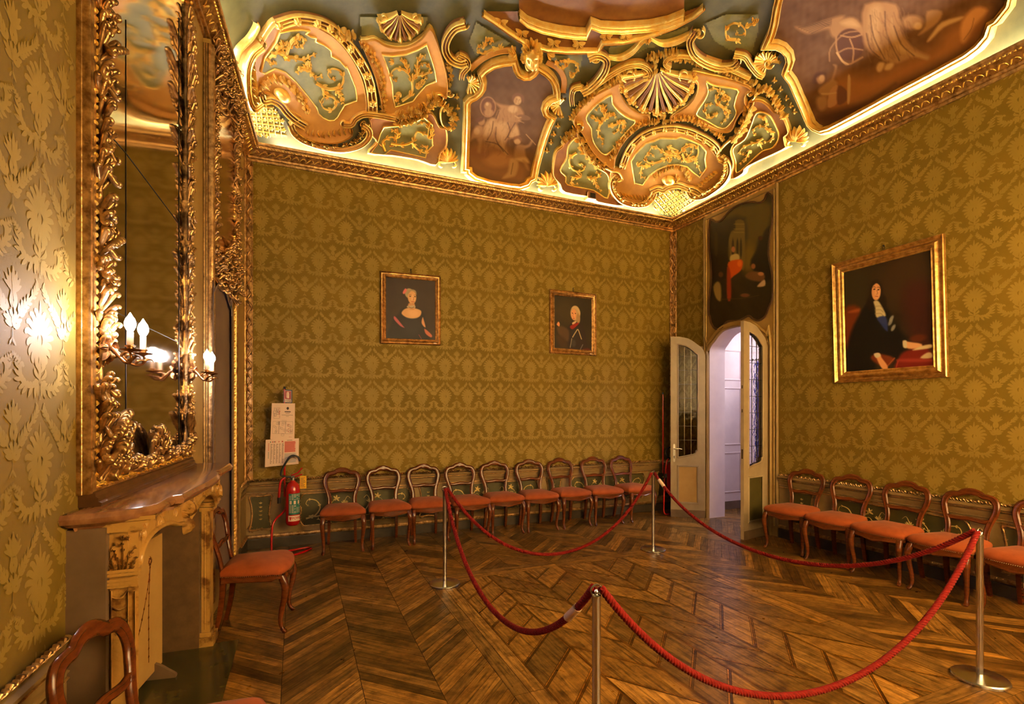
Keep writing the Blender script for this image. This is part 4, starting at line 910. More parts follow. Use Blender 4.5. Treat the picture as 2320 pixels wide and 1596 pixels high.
E(398, 282, 27, 33, HL, .3, 12); PL([(365, 290), (362, 250), (400, 232), (440, 255), (440, 300), (425, 285), (415, 258), (385, 258)], (110, 72, 46), 2); E(386, 286, 9, 22, SK, .8, 12, .8); E(393, 277, 3, 2, SH, .8, 0, .8); E(411, 281, 3, 2, SH, .8, 0, .8); LN([(403, 282), (404, 294)], 2, SH, .5); LN([(398, 303), (409, 304)], 2, SH, .6)
PL([(180, 440), (230, 405), (330, 430), (390, 440), (400, 520), (330, 560), (300, 620), (330, 660), (300, 640), (180, 575), (150, 520)], SK, 3)
PL([(190, 440), (230, 415), (250, 470), (200, 530), (165, 520)], HL, 5, .8); PL([(260, 440), (330, 440), (330, 500), (310, 600), (330, 660), (290, 620), (255, 500)], HL, 5, .8)
for L in ([(230, 430), (220, 500), (190, 560)], [(330, 440), (345, 500), (310, 560)], [(250, 470), (250, 560), (300, 640)], [(380, 440), (330, 540), (410, 530)], [(270, 360), (250, 410)], [(180, 570), (260, 590), (330, 660)]): LN(L, 5, SH, .8, 1.2)
PL([(340, 540), (380, 460), (410, 520), (380, 540)], HL, 3, .9); E(440, 402, 46, 18, (112, 78, 50), .2, 12, .9); LN([(380, 392), (402, 404), (420, 402)], 8, HL, .7); LN([(404, 424), (440, 440)], 5, HL, .6)
E(150, 430, 24, 28, SK, .35); PL([(110, 420), (135, 400), (170, 400), (165, 420), (120, 440)], (96, 62, 40), 2); PL([(90, 500), (120, 460), (160, 470), (150, 540), (100, 550), (70, 570)], SK, 3); PL([(120, 550), (160, 540), (150, 600), (140, 650), (120, 640), (130, 590)], SK, 3); E(118, 500, 20, 24, HL, .6, 0, .7)
E(395, 565, 24, 26, HL, .35); PL([(370, 560), (375, 540), (400, 532), (425, 550), (420, 570), (400, 550)], (120, 80, 50), 2); PL([(380, 610), (400, 590), (440, 600), (450, 660), (460, 700), (400, 700), (370, 680)], SK, 3); PL([(430, 600), (470, 590), (490, 560), (500, 570), (480, 605), (440, 620)], SK, 2); LN([(455, 520), (520, 592)], 6, HL, .8)
PL([(380, 690), (450, 680), (475, 720), (420, 710)], HL, 3); PL([(430, 700), (460, 720), (475, 770), (455, 760)], SK, 3); PL([(345, 690), (400, 710), (385, 800), (350, 820), (290, 830), (330, 780)], HL, 3, .8); LN([(350, 800), (365, 720)], 4, SH, .7)
random.seed(5)
for k in range(70):
    x, y = random.uniform(170, 400), random.uniform(330, 640); LN([(x, y), (x+random.uniform(-14, 8), y+random.uniform(18, 30)), (x+random.uniform(-22, 6), y+random.uniform(36, 60))], random.uniform(2, 4), SH if k % 2 else HL, .22, 1.6)
fr = p.build('ceiling_fresco', 'fresco'); tag(fr, 'brown ceiling fresco of a seated woman with palette and cherubs in a gilt frame', 'painting')
frame_on(FA, 17, .10, 'frame', fr, Z=Z2)
ZG = ZT(1740, 30, 2.393); Z_ = ZG; zs = 2.393
FB = [(100, -160), (75, -60), (60, 40), (45, 95), (30, 130), (60, 130), (105, 150), (140, 190), (150, 240), (130, 300), (160, 340), (200, 430), (240, 520), (265, 580), (285, 600), (310, 613), (345, 605), (500, 525), (700, 415), (900, 310), (1080, 212), (1140, 165), (1185, 110), (1205, 40), (1240, 20), (1300, -60), (1320, -160)]
p = Paint(ZG(FB), 1.8, C, .03, (92, 60, 34), 6)
PL([(380, 330), (560, 330), (760, 240), (900, 180), (1000, 60), (1200, -20), (1200, 100), (1080, 200), (700, 400), (450, 520), (330, 500)], (150, 94, 46), 22, .8); PL([(280, 560), (420, 510), (560, 470), (700, 380), (500, 520), (350, 595)], (72, 40, 24), 8)
PL([(150, 60), (210, 60), (330, 20), (420, 0), (370, 60), (300, 80), (230, 100), (190, 90)], SK, 4)
for k in range(6): LN([(170+k*14, 66+k*6), (260+k*12, 44+k*3), (350, 20+k*8)], 4, SH, .6)
PL([(350, 110), (340, 60), (400, 20), (470, 10), (520, 60), (520, 110), (440, 90), (380, 120)], SK, 4); PL([(400, 40), (460, 20), (500, 60), (440, 60)], HL, 5, .8)
E(450, 160, 78, 88, (82, 48, 32), .1); 
LN([(375, 110), (380, 190), (430, 270), (520, 230)], 10, SK); LN([(450, 130), (470, 190), (465, 260)], 9, SK); LN([(385, 205), (440, 180), (520, 190)], 8, SK, .9); LN([(400, 110), (460, 120), (515, 105)], 9, SK); LN([(340, 250), (345, 180), (420, 100), (510, 85)], 8, SK, .8); LN([(380, 205), (410, 250), (440, 268)], 11, HL)
PL([(520, 110), (530, -60), (700, -60), (720, 40), (760, 140), (830, 200), (885, 225), (870, 250), (800, 230), (730, 260), (680, 265), (600, 225), (540, 180)], SK, 4)
PL([(560, -40), (620, -40), (600, 120), (650, 240), (600, 200), (560, 100)], HL, 8, .7); PL([(680, 20), (700, 120), (780, 200), (870, 240), (780, 215), (700, 180)], HL, 6, .8)
for L in ([(560, 0), (580, 120), (640, 240)], [(640, -20), (650, 100), (720, 250)], [(690, 60), (730, 160), (800, 225)], [(540, 100), (560, 180), (610, 230)]): LN(L, 6, SH, .7, 1.6)
PL([(595, 290), (610, 260), (640, 265), (625, 305), (605, 312)], HL, 3); PL([(640, 300), (650, 270), (680, 262), (690, 275), (670, 300)], HL, 3)
E(790, 40, 60, 40, SK, .5); E(820, 60, 22, 20, HL, .6); PL([(870, -20), (950, -20), (930, 40), (850, 100), (820, 110), (860, 60)], SK, 3); PL([(950, 40), (1060, 10), (1050, 30), (960, 70), (890, 140), (870, 145), (900, 100)], HL, 3)
PL([(1060, 40), (1130, -40), (1200, -20), (1130, 60), (1080, 150), (1055, 140)], (190, 130, 76), 5, .8); LN([(1125, 20), (1110, 80), (1070, 140)], 4, SH, .5)
E(290, 345, 26, 30, SK, .35); PL([(250, 370), (258, 325), (290, 308), (320, 320), (300, 325), (270, 345), (275, 375)], (76, 44, 30), 3); E(298, 345, 14, 18, HL, .5, 0, .8)
PL([(285, 400), (310, 380), (350, 350), (370, 290), (360, 270), (380, 275), (375, 310), (365, 350), (385, 370), (370, 410), (340, 440), (300, 440), (280, 420)], SK, 3); PL([(275, 450), (320, 445), (330, 490), (310, 520), (285, 520), (272, 490)], SK, 4); PL([(345, 410), (388, 385), (385, 480), (332, 505)], (160, 112, 74), 1.5); PL([(388, 385), (440, 420), (435, 470), (385, 490)], (96, 58, 40), 2); PL([(440, 335), (455, 345), (452, 470), (438, 478)], HL, 1.5, .9); LN([(300, 430), (340, 430), (375, 425)], 9, HL, .8)
for k in range(90):
    x, y = random.uniform(540, 780), random.uniform(-40, 200); LN([(x, y), (x+random.uniform(0, 14), y+random.uniform(20, 40)), (x+random.uniform(6, 34), y+random.uniform(45, 80))], random.uniform(2, 5), SH if k % 2 else HL, .25, 2)
fr2 = p.build('ceiling_fresco', 'fresco'); tag(fr2, 'large brown ceiling fresco of a robed figure with an armillary sphere above the right wall', 'painting')
mb = MB(); FBo = np.array(ZG(FB), float); stroke(mb, C, FBo, 20, .11, prof=[(-(o-.05), hh) for o, hh in FRAME] if False else [((o-.05), hh) for o, hh in FRAME]); mb.build('frame', 'gold', fr2, smooth=30)
# ================================================================== MIRROR WALL
# painted strips of wall between the mirror and the arched recess
mb = MB(); mb.prism(rect(4.07, 4.6, .125, 4.55), -.01, .004, T_left); mb.prism(rect(5.7, 6.62, .125, 4.55), -.01, .004, T_left)
mb.build('painted_strip', 'ochre_wall', wall_left, smooth=0)
mb = MB(); sweepz(mb, T_left, 4.22, 6.30, [(-.01, 0), (.03, 0), (.03, .105), (.022, .12), (-.01, .125)]); struct(mb.build('baseboard_3', 'base', smooth=0), 'dark baseboard between fireplace and corner')
# ---- fireplace
FPL = empty('fireplace', (xl(3.3)+.2, 3.3, 0)); tag(FPL, 'yellow veined marble fireplace with carved jambs and serpentine brown mantel shelf', 'fireplace')
def part(mb, name, mats, root, smooth=40): o = mb.build(name, mats, None, smooth); o.parent = root; o.location = -root.location; return o
def ring_shape(mb, outline, prof, mi=0):
    O = np.array(outline, float); a = O-np.roll(O, 1, 0); b = np.roll(O, -1, 0)-O
    a /= np.linalg.norm(a, axis=1)[:, None]+1e-9; b /= np.linalg.norm(b, axis=1)[:, None]+1e-9; t = a+b; t /= np.linalg.norm(t, axis=1)[:, None]+1e-9
    N = np.stack([t[:, 1], -t[:, 0]], 1); A = .5*sum(O[i-1][0]*O[i][1]-O[i][0]*O[i-1][1] for i in range(len(O)))
    if A < 0: N = -N
    mb.grid(np.array([[(x, y, z) for x, y in O+N*o] for o, z in prof]), mi, closed_v=True, caps=True)
front = sm([(-.76, 2.375), (-.67, 2.385), (-.575, 2.43), (-.530, 2.52), (-.522, 2.66), (-.510, 2.72)], 5).tolist()+sm([(-.480, 2.735), (-.462, 2.95), (-.436, 3.20), (-.428, 3.42), (-.445, 3.60), (-.468, 3.70)], 5).tolist()+sm([(-.450, 3.74), (-.440, 3.9), (-.425, 4.10), (-.45, 4.19), (-.55, 4.235), (-.66, 4.245)], 5).tolist()
shelf = front+[(xl(4.245)+.002, 4.245), (xl(2.375)+.002, 2.375)]
mb = MB(); ring_shape(mb, shelf, [(-.045, 1.186), (-.04, 1.200), (-.02, 1.206), (-.012, 1.214), (.006, 1.218), (.012, 1.228), (.012, 1.238), (.004, 1.246), (.0, 1.255), (-.01, 1.258)])
part(mb, 'mantel_shelf', 'marble_top', FPL)
for _r, _n in ((rect(2.42, 2.575, .0, 1.19), .125), (rect(4.085, 4.23, 0, 1.19), .10)):
    mb = MB(); mb.prism(_r, 0, _n, T_left); part(mb, 'side_pier', 'plaster', FPL, 0)
BOT = sm([(4.2, 1.0), (4.085, 1.0), (4.06, 1.03), (3.97, 1.075), (3.80, 1.095), (3.62, 1.08), (3.50, 1.045), (3.40, 1.03), (3.32, 1.005), (3.24, 1.03), (3.14, 1.045), (3.02, 1.08), (2.84, 1.095), (2.69, 1.085), (2.60, 1.04), (2.575, 1.0), (2.455, 1.0)], 3).tolist()
mb = MB(); mb.prism([(2.455, 1.19), (4.2, 1.19)]+BOT, .05, .185, T_left)
stroke(mb, T_left, BOT, .022, .02, base=.18); mb.prism(rect(2.44, 4.21, 1.165, 1.19), .05, .20, T_left)
leafs(mb, T_left, (3.32, 1.05), .10, .06, (90, 50, 130, 20, 160, 270), 0, .45, base=.17)
for s in (-1, 1):
    for c, r, a in ((3.32+s*.18, .07, 60), (3.32+s*.42, .08, 100), (3.32+s*.66, .07, 80)):
        leafs(mb, T_left, (c, 1.13), r*.7, .012, (a, a+50, a-50, a+180, a+110), 0, .4, base=.18); stroke(mb, T_left, vol((c+s*.05, 1.12), .022, 0, 1.2, s), .010, .012, 'tail', base=.18)
shell_c = np.array([3.32, 1.0])
for k in range(7):
    a = radians(20+k*23.3); stroke(mb, T_left, [shell_c+[0, .04], shell_c+[.06*cos(a), .04+.07*sin(a)], shell_c+[.075*cos(a), .04+.09*sin(a)]], .022, .05, 'fan', base=.17)
part(mb, 'frieze', 'marble', FPL, 50)
YJ = 2.447
def T_side(px, py, h):
    dx, dy, dz = ray(px, py); t = (YJ-h)/dy; return np.stack([dx*t, dy*t, CZ+dz*t], -1)
mb = MB()
def sp(pts, lo, hi): mb.prism(pts, lo, hi, T_side)
sp([(236, 1205), (314, 1200), (314, 1300), (310, 1310), (314, 1330), (313, 1900), (236, 1900), (236, 1330), (238, 1250)], -.12, 0)
for y0, y1, x0, x1 in ((1180, 1189, 224, 352), (1190, 1197, 229, 340), (1197, 1211, 237, 322), (1297, 1304, 236, 320), (1305, 1312, 232, 318), (1318, 1324, 229, 315), (1325, 1332, 231, 313), (1333, 1338, 234, 311)):
    yy_ = lambda x, y: y-(x-224)*.1; sp([(x0, yy_(x0, y0)), (x1, yy_(x1, y0)), (x1, yy_(x1, y1)), (x0, yy_(x0, y1))], -.12, .022)
Z5 = ZT(215, 1060, 3.193)
for p, w in (([(150, 760), (130, 700), (110, 640), (120, 580), (160, 550), (185, 575)], 13), ([(180, 770), (180, 700), (150, 640), (140, 600)], 11), ([(230, 770), (235, 690), (260, 620), (300, 570)], 13), ([(270, 760), (275, 700), (310, 640)], 10), ([(200, 760), (205, 660), (200, 560), (205, 520)], 12), ([(110, 770), (95, 720), (110, 690)], 9)):
    acan(mb, T_side, Z5(p), w/1.9, .016, 5, 1.5)
for c in ((200, 505), (240, 510)): flower(mb, T_side, Z5([c])[0], 6, .03, 6)
for p in ([(85, 905), (120, 940), (165, 950), (205, 930), (240, 880)], [(75, 960), (120, 1010), (180, 1030), (235, 1000)], [(120, 1090), (170, 1130), (220, 1110), (245, 1060)]): stroke(mb, T_side, sm(Z5(p), 5), 5, .009, 'both')
for x in (252, 290, 306): stroke(mb, T_side, [(x, 1340), (x, 1880)], 3.5, .012)
leafs(mb, T_side, (272, 1420), 24, .010, (90, 60, 120, 200, 340, 270), 0, .4); 
part(mb, 'jamb', 'marble', FPL, 40)
mb = MB(); mb.prism(rect(4.085, 4.20, 0, 1.0), .0, .15, T_left); mb.prism(rect(4.07, 4.215, .94, .965), 0, .17, T_left); mb.prism(rect(4.065, 4.22, .97, 1.0), 0, .185, T_left)
mb.prism(rect(4.065, 4.22, .0, .07), 0, .175, T_left); mb.prism(rect(4.075, 4.21, .07, .1), 0, .16, T_left)
def T_sideR(a, v, h): a = np.asarray(a, float)+0*h; Y = 4.085-h; return np.stack([xl(4.085)+a, Y+0*a, v+0*a], -1)
stroke(mb, T_sideR, [(.025, .12), (.025, .92)], .012, .01); stroke(mb, T_sideR, [(.12, .12), (.12, .92)], .012, .01)
for k in range(6): leafs(mb, T_left, (4.14, 1.02+k*.02), .06, .03, (90, 60, 120, 30, 150), 0, .4, base=.17)
stroke(mb, T_left, vol((4.13, 1.08), .05, -90, 1.3, 1), .02, .05, 'tail', base=.17)
part(mb, 'jamb', 'marble', FPL, 40)
mb = MB(); mb.prism(rect(4.062, 4.084, 0, 1.12), -.46, .09, T_left); mb.prism(rect(2.576, 2.60, 0, 1.12), -.46, .02, T_left); mb.prism(rect(2.58, 4.084, 0, 1.12), -.48, -.46, T_left); mb.prism(rect(2.58, 4.084, 1.10, 1.14), -.48, .05, T_left)
part(mb, 'firebox', 'stone', FPL, 0)
mb = MB(); mb.add([(-1.35, 2.42, .001), (-.395, 2.42, .001), (-.375, 4.1, .001), (-1.2, 4.1, .001), (-1.35, 2.42, .007), (-.395, 2.42, .007), (-.375, 4.1, .007), (-1.2, 4.1, .007)], [(0, 3, 2, 1), (4, 5, 6, 7), (0, 1, 5, 4), (1, 2, 6, 5), (2, 3, 7, 6), (3, 0, 4, 7)])
part(mb, 'hearth_slab', 'hearth', FPL, 0)
# ---- fire screen standing in the opening
A_ = np.array([-.790, 3.80]); B_ = np.array([-.955, 2.74]); dAB = (B_-A_)/np.linalg.norm(B_-A_); nAB = np.array([-dAB[1], dAB[0]])*1.0
if nAB[0] < 0: nAB = -nAB
def T_brd(a, v, h): a = np.asarray(a, float)+0*h; return np.stack([A_[0]+dAB[0]*a+nAB[0]*h, A_[1]+dAB[1]*a+nAB[1]*h, v+0*a], -1)
SCR = empty('fire_screen', (float((A_+B_)[0]/2), float((A_+B_)[1]/2), .007)); tag(SCR, 'cream wooden fire screen painted with thin garlands in the fireplace opening', 'fire screen')
mb = MB(); LB = float(np.linalg.norm(B_-A_)); mb.prism(rect(0, LB, .06, .87), 0, .018, T_brd); part(mb, 'screen_panel', 'board', SCR, 0)
for p in ([(.17, .72), (.20, .6), (.27, .45), (.36, .3)], [(.17, .72), (.19, .5), (.19, .3), (.19, .15)], [(.88, .72), (.84, .55), (.76, .4)], [(.17, .72), (.155, .74), (.17, .76), (.185, .74), (.17, .72)]):
    mb = MB(); P = sm(p, 6); stroke(mb, T_brd, P, .008, .001, base=.0181)
    for k in range(0, len(P)-1, 2): leafs(mb, T_brd, P[k], .022, .001, (math.degrees(math.atan2(*(P[k+1]-P[k])[::-1]))+25, math.degrees(math.atan2(*(P[k+1]-P[k])[::-1]))-25), 0, .3, base=.0181)
    part(mb, 'painted_garland', 'walnut', SCR)
for a in (.10, LB-.12):
    mb = MB(); c = A_+dAB*a; P = []
    pr = sm([(-.13, 0), (-.13, .02), (-.08, .06), (-.04, .08), (0, .10), (.05, .08), (.09, .05), (.13, .02), (.13, 0)], 3)
    def T_f(x, z, h): x = np.asarray(x, float)+0*h; return np.stack([c[0]+nAB[0]*x+dAB[0]*h, c[1]+nAB[1]*x+dAB[1]*h, .007+z+0*x], -1)
    mb.prism(pr, -.012, .012, T_f); part(mb, 'foot', 'plaster', SCR, 0)
# ---- tall mirror
MIR = empty('wall_mirror', (xl(3.28)+.03, 3.28, 1.26)); tag(MIR, 'tall carved gilt mirror with sconces standing above the mantel shelf', 'mirror')
MY0, MY1, MZ0, MZ1 = 2.505, 4.055, 1.31, 4.42
mb = MB(); mb.prism(rect(MY0+.02, MY1-.02, MZ0+.01, MZ1-.02), .005, .03, T_left); part(mb, 'mirror_glass', 'mirror', MIR, 0)
mb = MB(); stroke(mb, T_left, [(MY0, MZ0), (MY1, MZ0), (MY1, MZ1), (MY0, MZ1)], .034, .058, closed=True, prof=[(0, 0), (-.06, .18), (-.06, .3), (0, .34), (.02, .55), (-.02, .7), (.05, .82), (.25, .86), (.3, .95), (.6, 1), (.9, .8), (1, .5), (1, 0)])
part(mb, 'frame_moulding', 'gold_old', MIR, 30)
mb = MB(); fr_ = lambda y: [(y, MZ0+.03), (y, MZ1-.03)]
for y in (MY0+.028, MY1-.028):
    for k in range(96):
        z = MZ0+.03+k*.032; leafs(mb, T_left, (y, z), .026, .016, (90+35*(1 if k % 2 else -1), 90), 0, .5, base=.048)
for k in range(46):
    y = MY0+.05+k*.032; leafs(mb, T_left, (y, MZ0+.03), .026, .016, (35*(1 if k % 2 else -1), 0), 0, .5, base=.048)
part(mb, 'carved_border', 'gold', MIR, 60)
def rope_carving(y0, sgn, bigs, kk=1.0):
    mb = MB(); P = [(y0+.004*sin(z*9), z) for z in np.linspace(MZ0+.05, MZ1-.08, 70)]
    stroke(mb, T_left, P, .022, .02+.015*kk, base=.03, prof=ROUND)
    z = MZ0+.06; k = 0
    while z < MZ1-.15:
        L = random.uniform(.055, .095); u = 1 if (k % 5 != 3) else -1; s = 1 if k % 2 else -1
        for q in range(3): curl3(mb, T_left, y0+(q-1)*.014, z+(q % 2)*.012, .05, L*random.uniform(.8, 1.15), kk*random.uniform(.022, .040), (q-1)*.35+random.uniform(-.1, .1), random.uniform(.010, .015)*(.4+.6*kk), u)
        if k % 3 == 1: curl3(mb, T_left, y0, z+L*.5, .05+.02*kk, L*.6, .03*kk, s*.5, .013*(.4+.6*kk), -u)
        if k % 3 == 0: curl3(mb, T_left, y0+s*.01, z+L*.2, .055, L*.8, .012, s*1.1, .012, u)
        z += L*random.uniform(.55, .8); k += 1
    for zc, r, h in bigs:
        for q in range(6): curl3(mb, T_left, y0+sgn*(q*.006), zc-r*.5+q*r*.16, .05, r*1.05, h*.62*kk, sgn*(.1+q*.15), .013+.004*(q % 2), 1)
    return mb
o = part(rope_carving(MY0+.075, 1, [(1.50, .10, .08), (1.42, .12, .09), (2.3, .05, .06), (3.1, .06, .07), (3.6, .05, .06)], .85), 'carved_foliage', 'gold_old', MIR, 70)
o = part(rope_carving(MY1-.075, -1, [(1.5, .09, .08), (3.98, .11, .10), (3.78, .12, .12), (3.62, .09, .1), (3.38, .07, .09), (2.6, .05, .06)], .42), 'carved_foliage', 'gold_old', MIR, 70)
mb = MB(); random.seed(3)
for k in range(44):
    y = MY0+.09+k*.0315; hg = .055+.13*math.exp(-((y-3.30)/.07)**2)+.06*math.exp(-((y-2.68)/.12)**2)+.05*math.exp(-((y-3.90)/.10)**2)
    for q in range(3): curl3(mb, T_left, y+random.uniform(-.015, .015), MZ0+.035+random.uniform(0, .02), .045, hg*random.uniform(.55, 1.15), random.uniform(.015, .035), random.uniform(-.9, .9), random.uniform(.009, .014), 1)
    if k % 5 == 2: stroke(mb, T_left, vol((y, MZ0+.06), .028, random.uniform(0, 360), 1.2, 1 if k % 2 else -1, 14), .012, .05, 'tail', base=.045)
for k in range(9): curl3(mb, T_left, 3.20+.012*k, MZ0+.05, .05, .20-.014*abs(k-5), .022, (k-4)*.10, .012, 1)
part(mb, 'carved_crest', 'gold_old', MIR, 70)
mb = MB(); sweepz(mb, T_left, 2.52, 4.07, [(0, 1.258), (.075, 1.258), (.078, 1.272), (.066, 1.278), (.066, 1.292), (.058, 1.298), (.056, 1.312), (.045, 1.322), (0, 1.322)])
part(mb, 'mirror_plinth', 'plinth', MIR, 30)
mb = MB()
def pl03(x, y, h): return px_left(x, y, .031+h)
for x, y0, y1 in ((286, 45, 1048), (406, 40, 1025)): stroke(mb, pl03, [(x, y) for y in np.linspace(y0, y1, 4)], 1.1, .0015)
for L in ([(258, 315), (286, 347), (404, 505)], [(258, 705), (283, 717), (404, 776)]): stroke(mb, pl03, L, 1.1, .0015)  # dark lines for a wire and its reflection, drawn on the glass
for c in ((286, 349), (405, 507), (404, 772)): stroke(mb, pl03, [(c[0], c[1]-4), (c[0], c[1]+4)], 4, .004, 'lens')
part(mb, 'glass_lines', 'wire', MIR, 0)
# ---- sconces
def sconce(yc, label):
    z0 = 1.885; base = T_left(yc, 1.90, .09); S = empty('wall_sconce', tuple(float(v) for v in base)); tag(S, label, 'wall lamp', 'two-armed sconces on the mirror frame')
    mb = MB()
    leafs(mb, T_left, (yc, 1.90), .07, .02, (90, 60, 120, 270, 240, 300, 0, 180), 0, .35, base=.075); stroke(mb, T_left, vol((yc, 1.90), .03, 0, 1.2, 1), .012, .03, 'tail', base=.08)
    part(mb, 'backplate', 'bronze', S, 60)
    for s in (-1, 1):
        ye = yc+s*.075; mb = MB()
        P = [T_left(yc, 1.90, .09), T_left(yc+s*.02, 1.87, .12), T_left(yc+s*.035, 1.838, .15), T_left(yc+s*.06, 1.836, .175), T_left(ye+s*.006, 1.855, .185), T_left(ye, 1.878, .18)]
        P = sm(np.array([np.asarray(q, float) for q in P]), 6); mb.tube(P, np.linspace(.0065, .0045, len(P)), 7)
        for i in (8, 14, 20): 
            c = P[i]; mb.tube(sm([c, c+[.012, .0, .018], c+[.03, s*.01, .02], c+[.036, s*.014, .008]], 3), [.005, .006, .007, .006, .005, .004, .003, .002, .0015, .001][:10], 6)
        arm = part(mb, 'arm', 'bronze', S, 60)
        c0 = np.asarray(T_left(ye, z0, .18), float)
        mb = MB(); mb.lathe([(.004, -.012), (.012, -.006), (.034, -.002), (.037, .003), (.034, .002), (.012, .0), (.013, .012), (.018, .014), (.018, .018), (.011, .02)], c0, 20); part(mb, 'drip_pan', 'bronze', S, 50)
        mb = MB(); mb.lathe([(.0115, .012), (.0115, .072), (.0095, .075), (.006, .076)], c0, 16); part(mb, 'candle_sleeve', 'candle', S, 50)
        mb = MB(); mb.lathe([(.006, .074), (.012, .080), (.0195, .096), (.0205, .108), (.016, .124), (.008, .136), (.003, .146), (.001, .15)], c0, 14); part(mb, 'bulb', 'bulb', S, 80)
    return S
sconce(2.572, 'two-armed bronze sconce with lit bulbs on the left edge of the mirror')
sconce(3.925, 'two-armed bronze sconce with lit bulbs on the right edge of the mirror')
# ---- arched recess with old mirror above
REC = empty('door_1', (xl(5.17), 5.17, 0)); struct(REC, 'narrow arched doorway panel with carved gilt surround and cloudy mirror above')
mb = MB(); mb.prism(rect(4.60, 5.72, .0, 4.54), 0, .055, T_left)
part(mb, 'door_surround', 'ochre_wall', REC, 0)
mb = MB()
for y in (4.605, 4.64, 5.675, 5.71): stroke(mb, T_left, [(y, .12), (y, 4.5)], .03, .035, base=.045)
for n_ in (.012, .03, .045):
    mb.tube([np.asarray(T_left(4.6, z, n_), float)+[0, -.004, 0] for z in (.12, 4.5)], .006, 8)
for k in range(130): leafs(mb, T_left, (4.665, .15+k*.033), .026, .014, (90+35*(1 if k % 2 else -1), 90), 1, .5, base=.05)
for k in range(110): leafs(mb, T_left, (5.645, .15+k*.033), .03, .02, (90+35*(1 if k % 2 else -1), 90), 1, .5, base=.05)
part(mb, 'door_moulding', ['gold_old', 'gold'], REC, 50)
pl6 = lambda x, y, h: px_left(x, y, .056+h)
mb = MB(); region(mb, pl6, [(493, 190), (508, 190), (514, 248), (524, 268), (526, 296), (535, 311), (533, 368), (532, 640), (482, 640), (483, 330), (487, 240)], .004, 1.0); part(mb, 'old_mirror', 'mirror_old', REC, 0)
AR = [(483, 1290), (483, 690), (485, 662), (491, 650), (499, 643), (507, 655), (513, 672), (518, 695), (521, 716), (522, 1290)]
mb = MB(); region(mb, pl6, AR, .006, 1.0); part(mb, 'door_panel', 'mauve', REC, 0)
mb = MB(); stroke(mb, pl6, sm([(484, 1290), (484, 690), (486, 660), (492, 648), (500, 640), (509, 652), (516, 672), (522, 696), (526, 716), (526, 1290)], 3), 6, .03, mi=0); part(mb, 'arch_moulding', 'mauve', REC, 40)
mb = MB(); random.seed(11)
def clump(pts, r, h, n):
    P = np.array(pts, float); lo, hi = P.min(0), P.max(0); c = 0
    while c < n:
        q = lo+(hi-lo)*np.array([random.random(), random.random()])
        if inside(P, np.array([q[0]]), np.array([q[1]]))[0]:
            w = px_left(q[0], q[1], .056); L = r*.009*random.uniform(.7, 1.3)
            for e in (0, 1): curl3(mb, T_left, float(w[1]), float(w[2])-.03, .056, L, h*random.uniform(.25, .6), random.uniform(-.9, .9), random.uniform(.008, .014), 1 if random.random() > .35 else -1)
            c += 1
clump([(488, 640), (486, 600), (497, 580), (510, 555), (525, 552), (530, 580), (535, 640), (533, 680), (520, 660), (505, 635)], 8, .09, 110)
clump([(483, 80), (500, 110), (515, 150), (535, 190), (541, 230), (536, 310), (526, 290), (514, 240), (508, 200), (495, 205), (488, 230), (484, 180)], 9, .09, 150)
clump([(529, 305), (536, 305), (536, 640), (530, 640)], 6, .05, 110); clump([(482, 210), (489, 220), (488, 600), (482, 600)], 6, .04, 90)
part(mb, 'carved_foliage', 'gold_old', REC, 70)
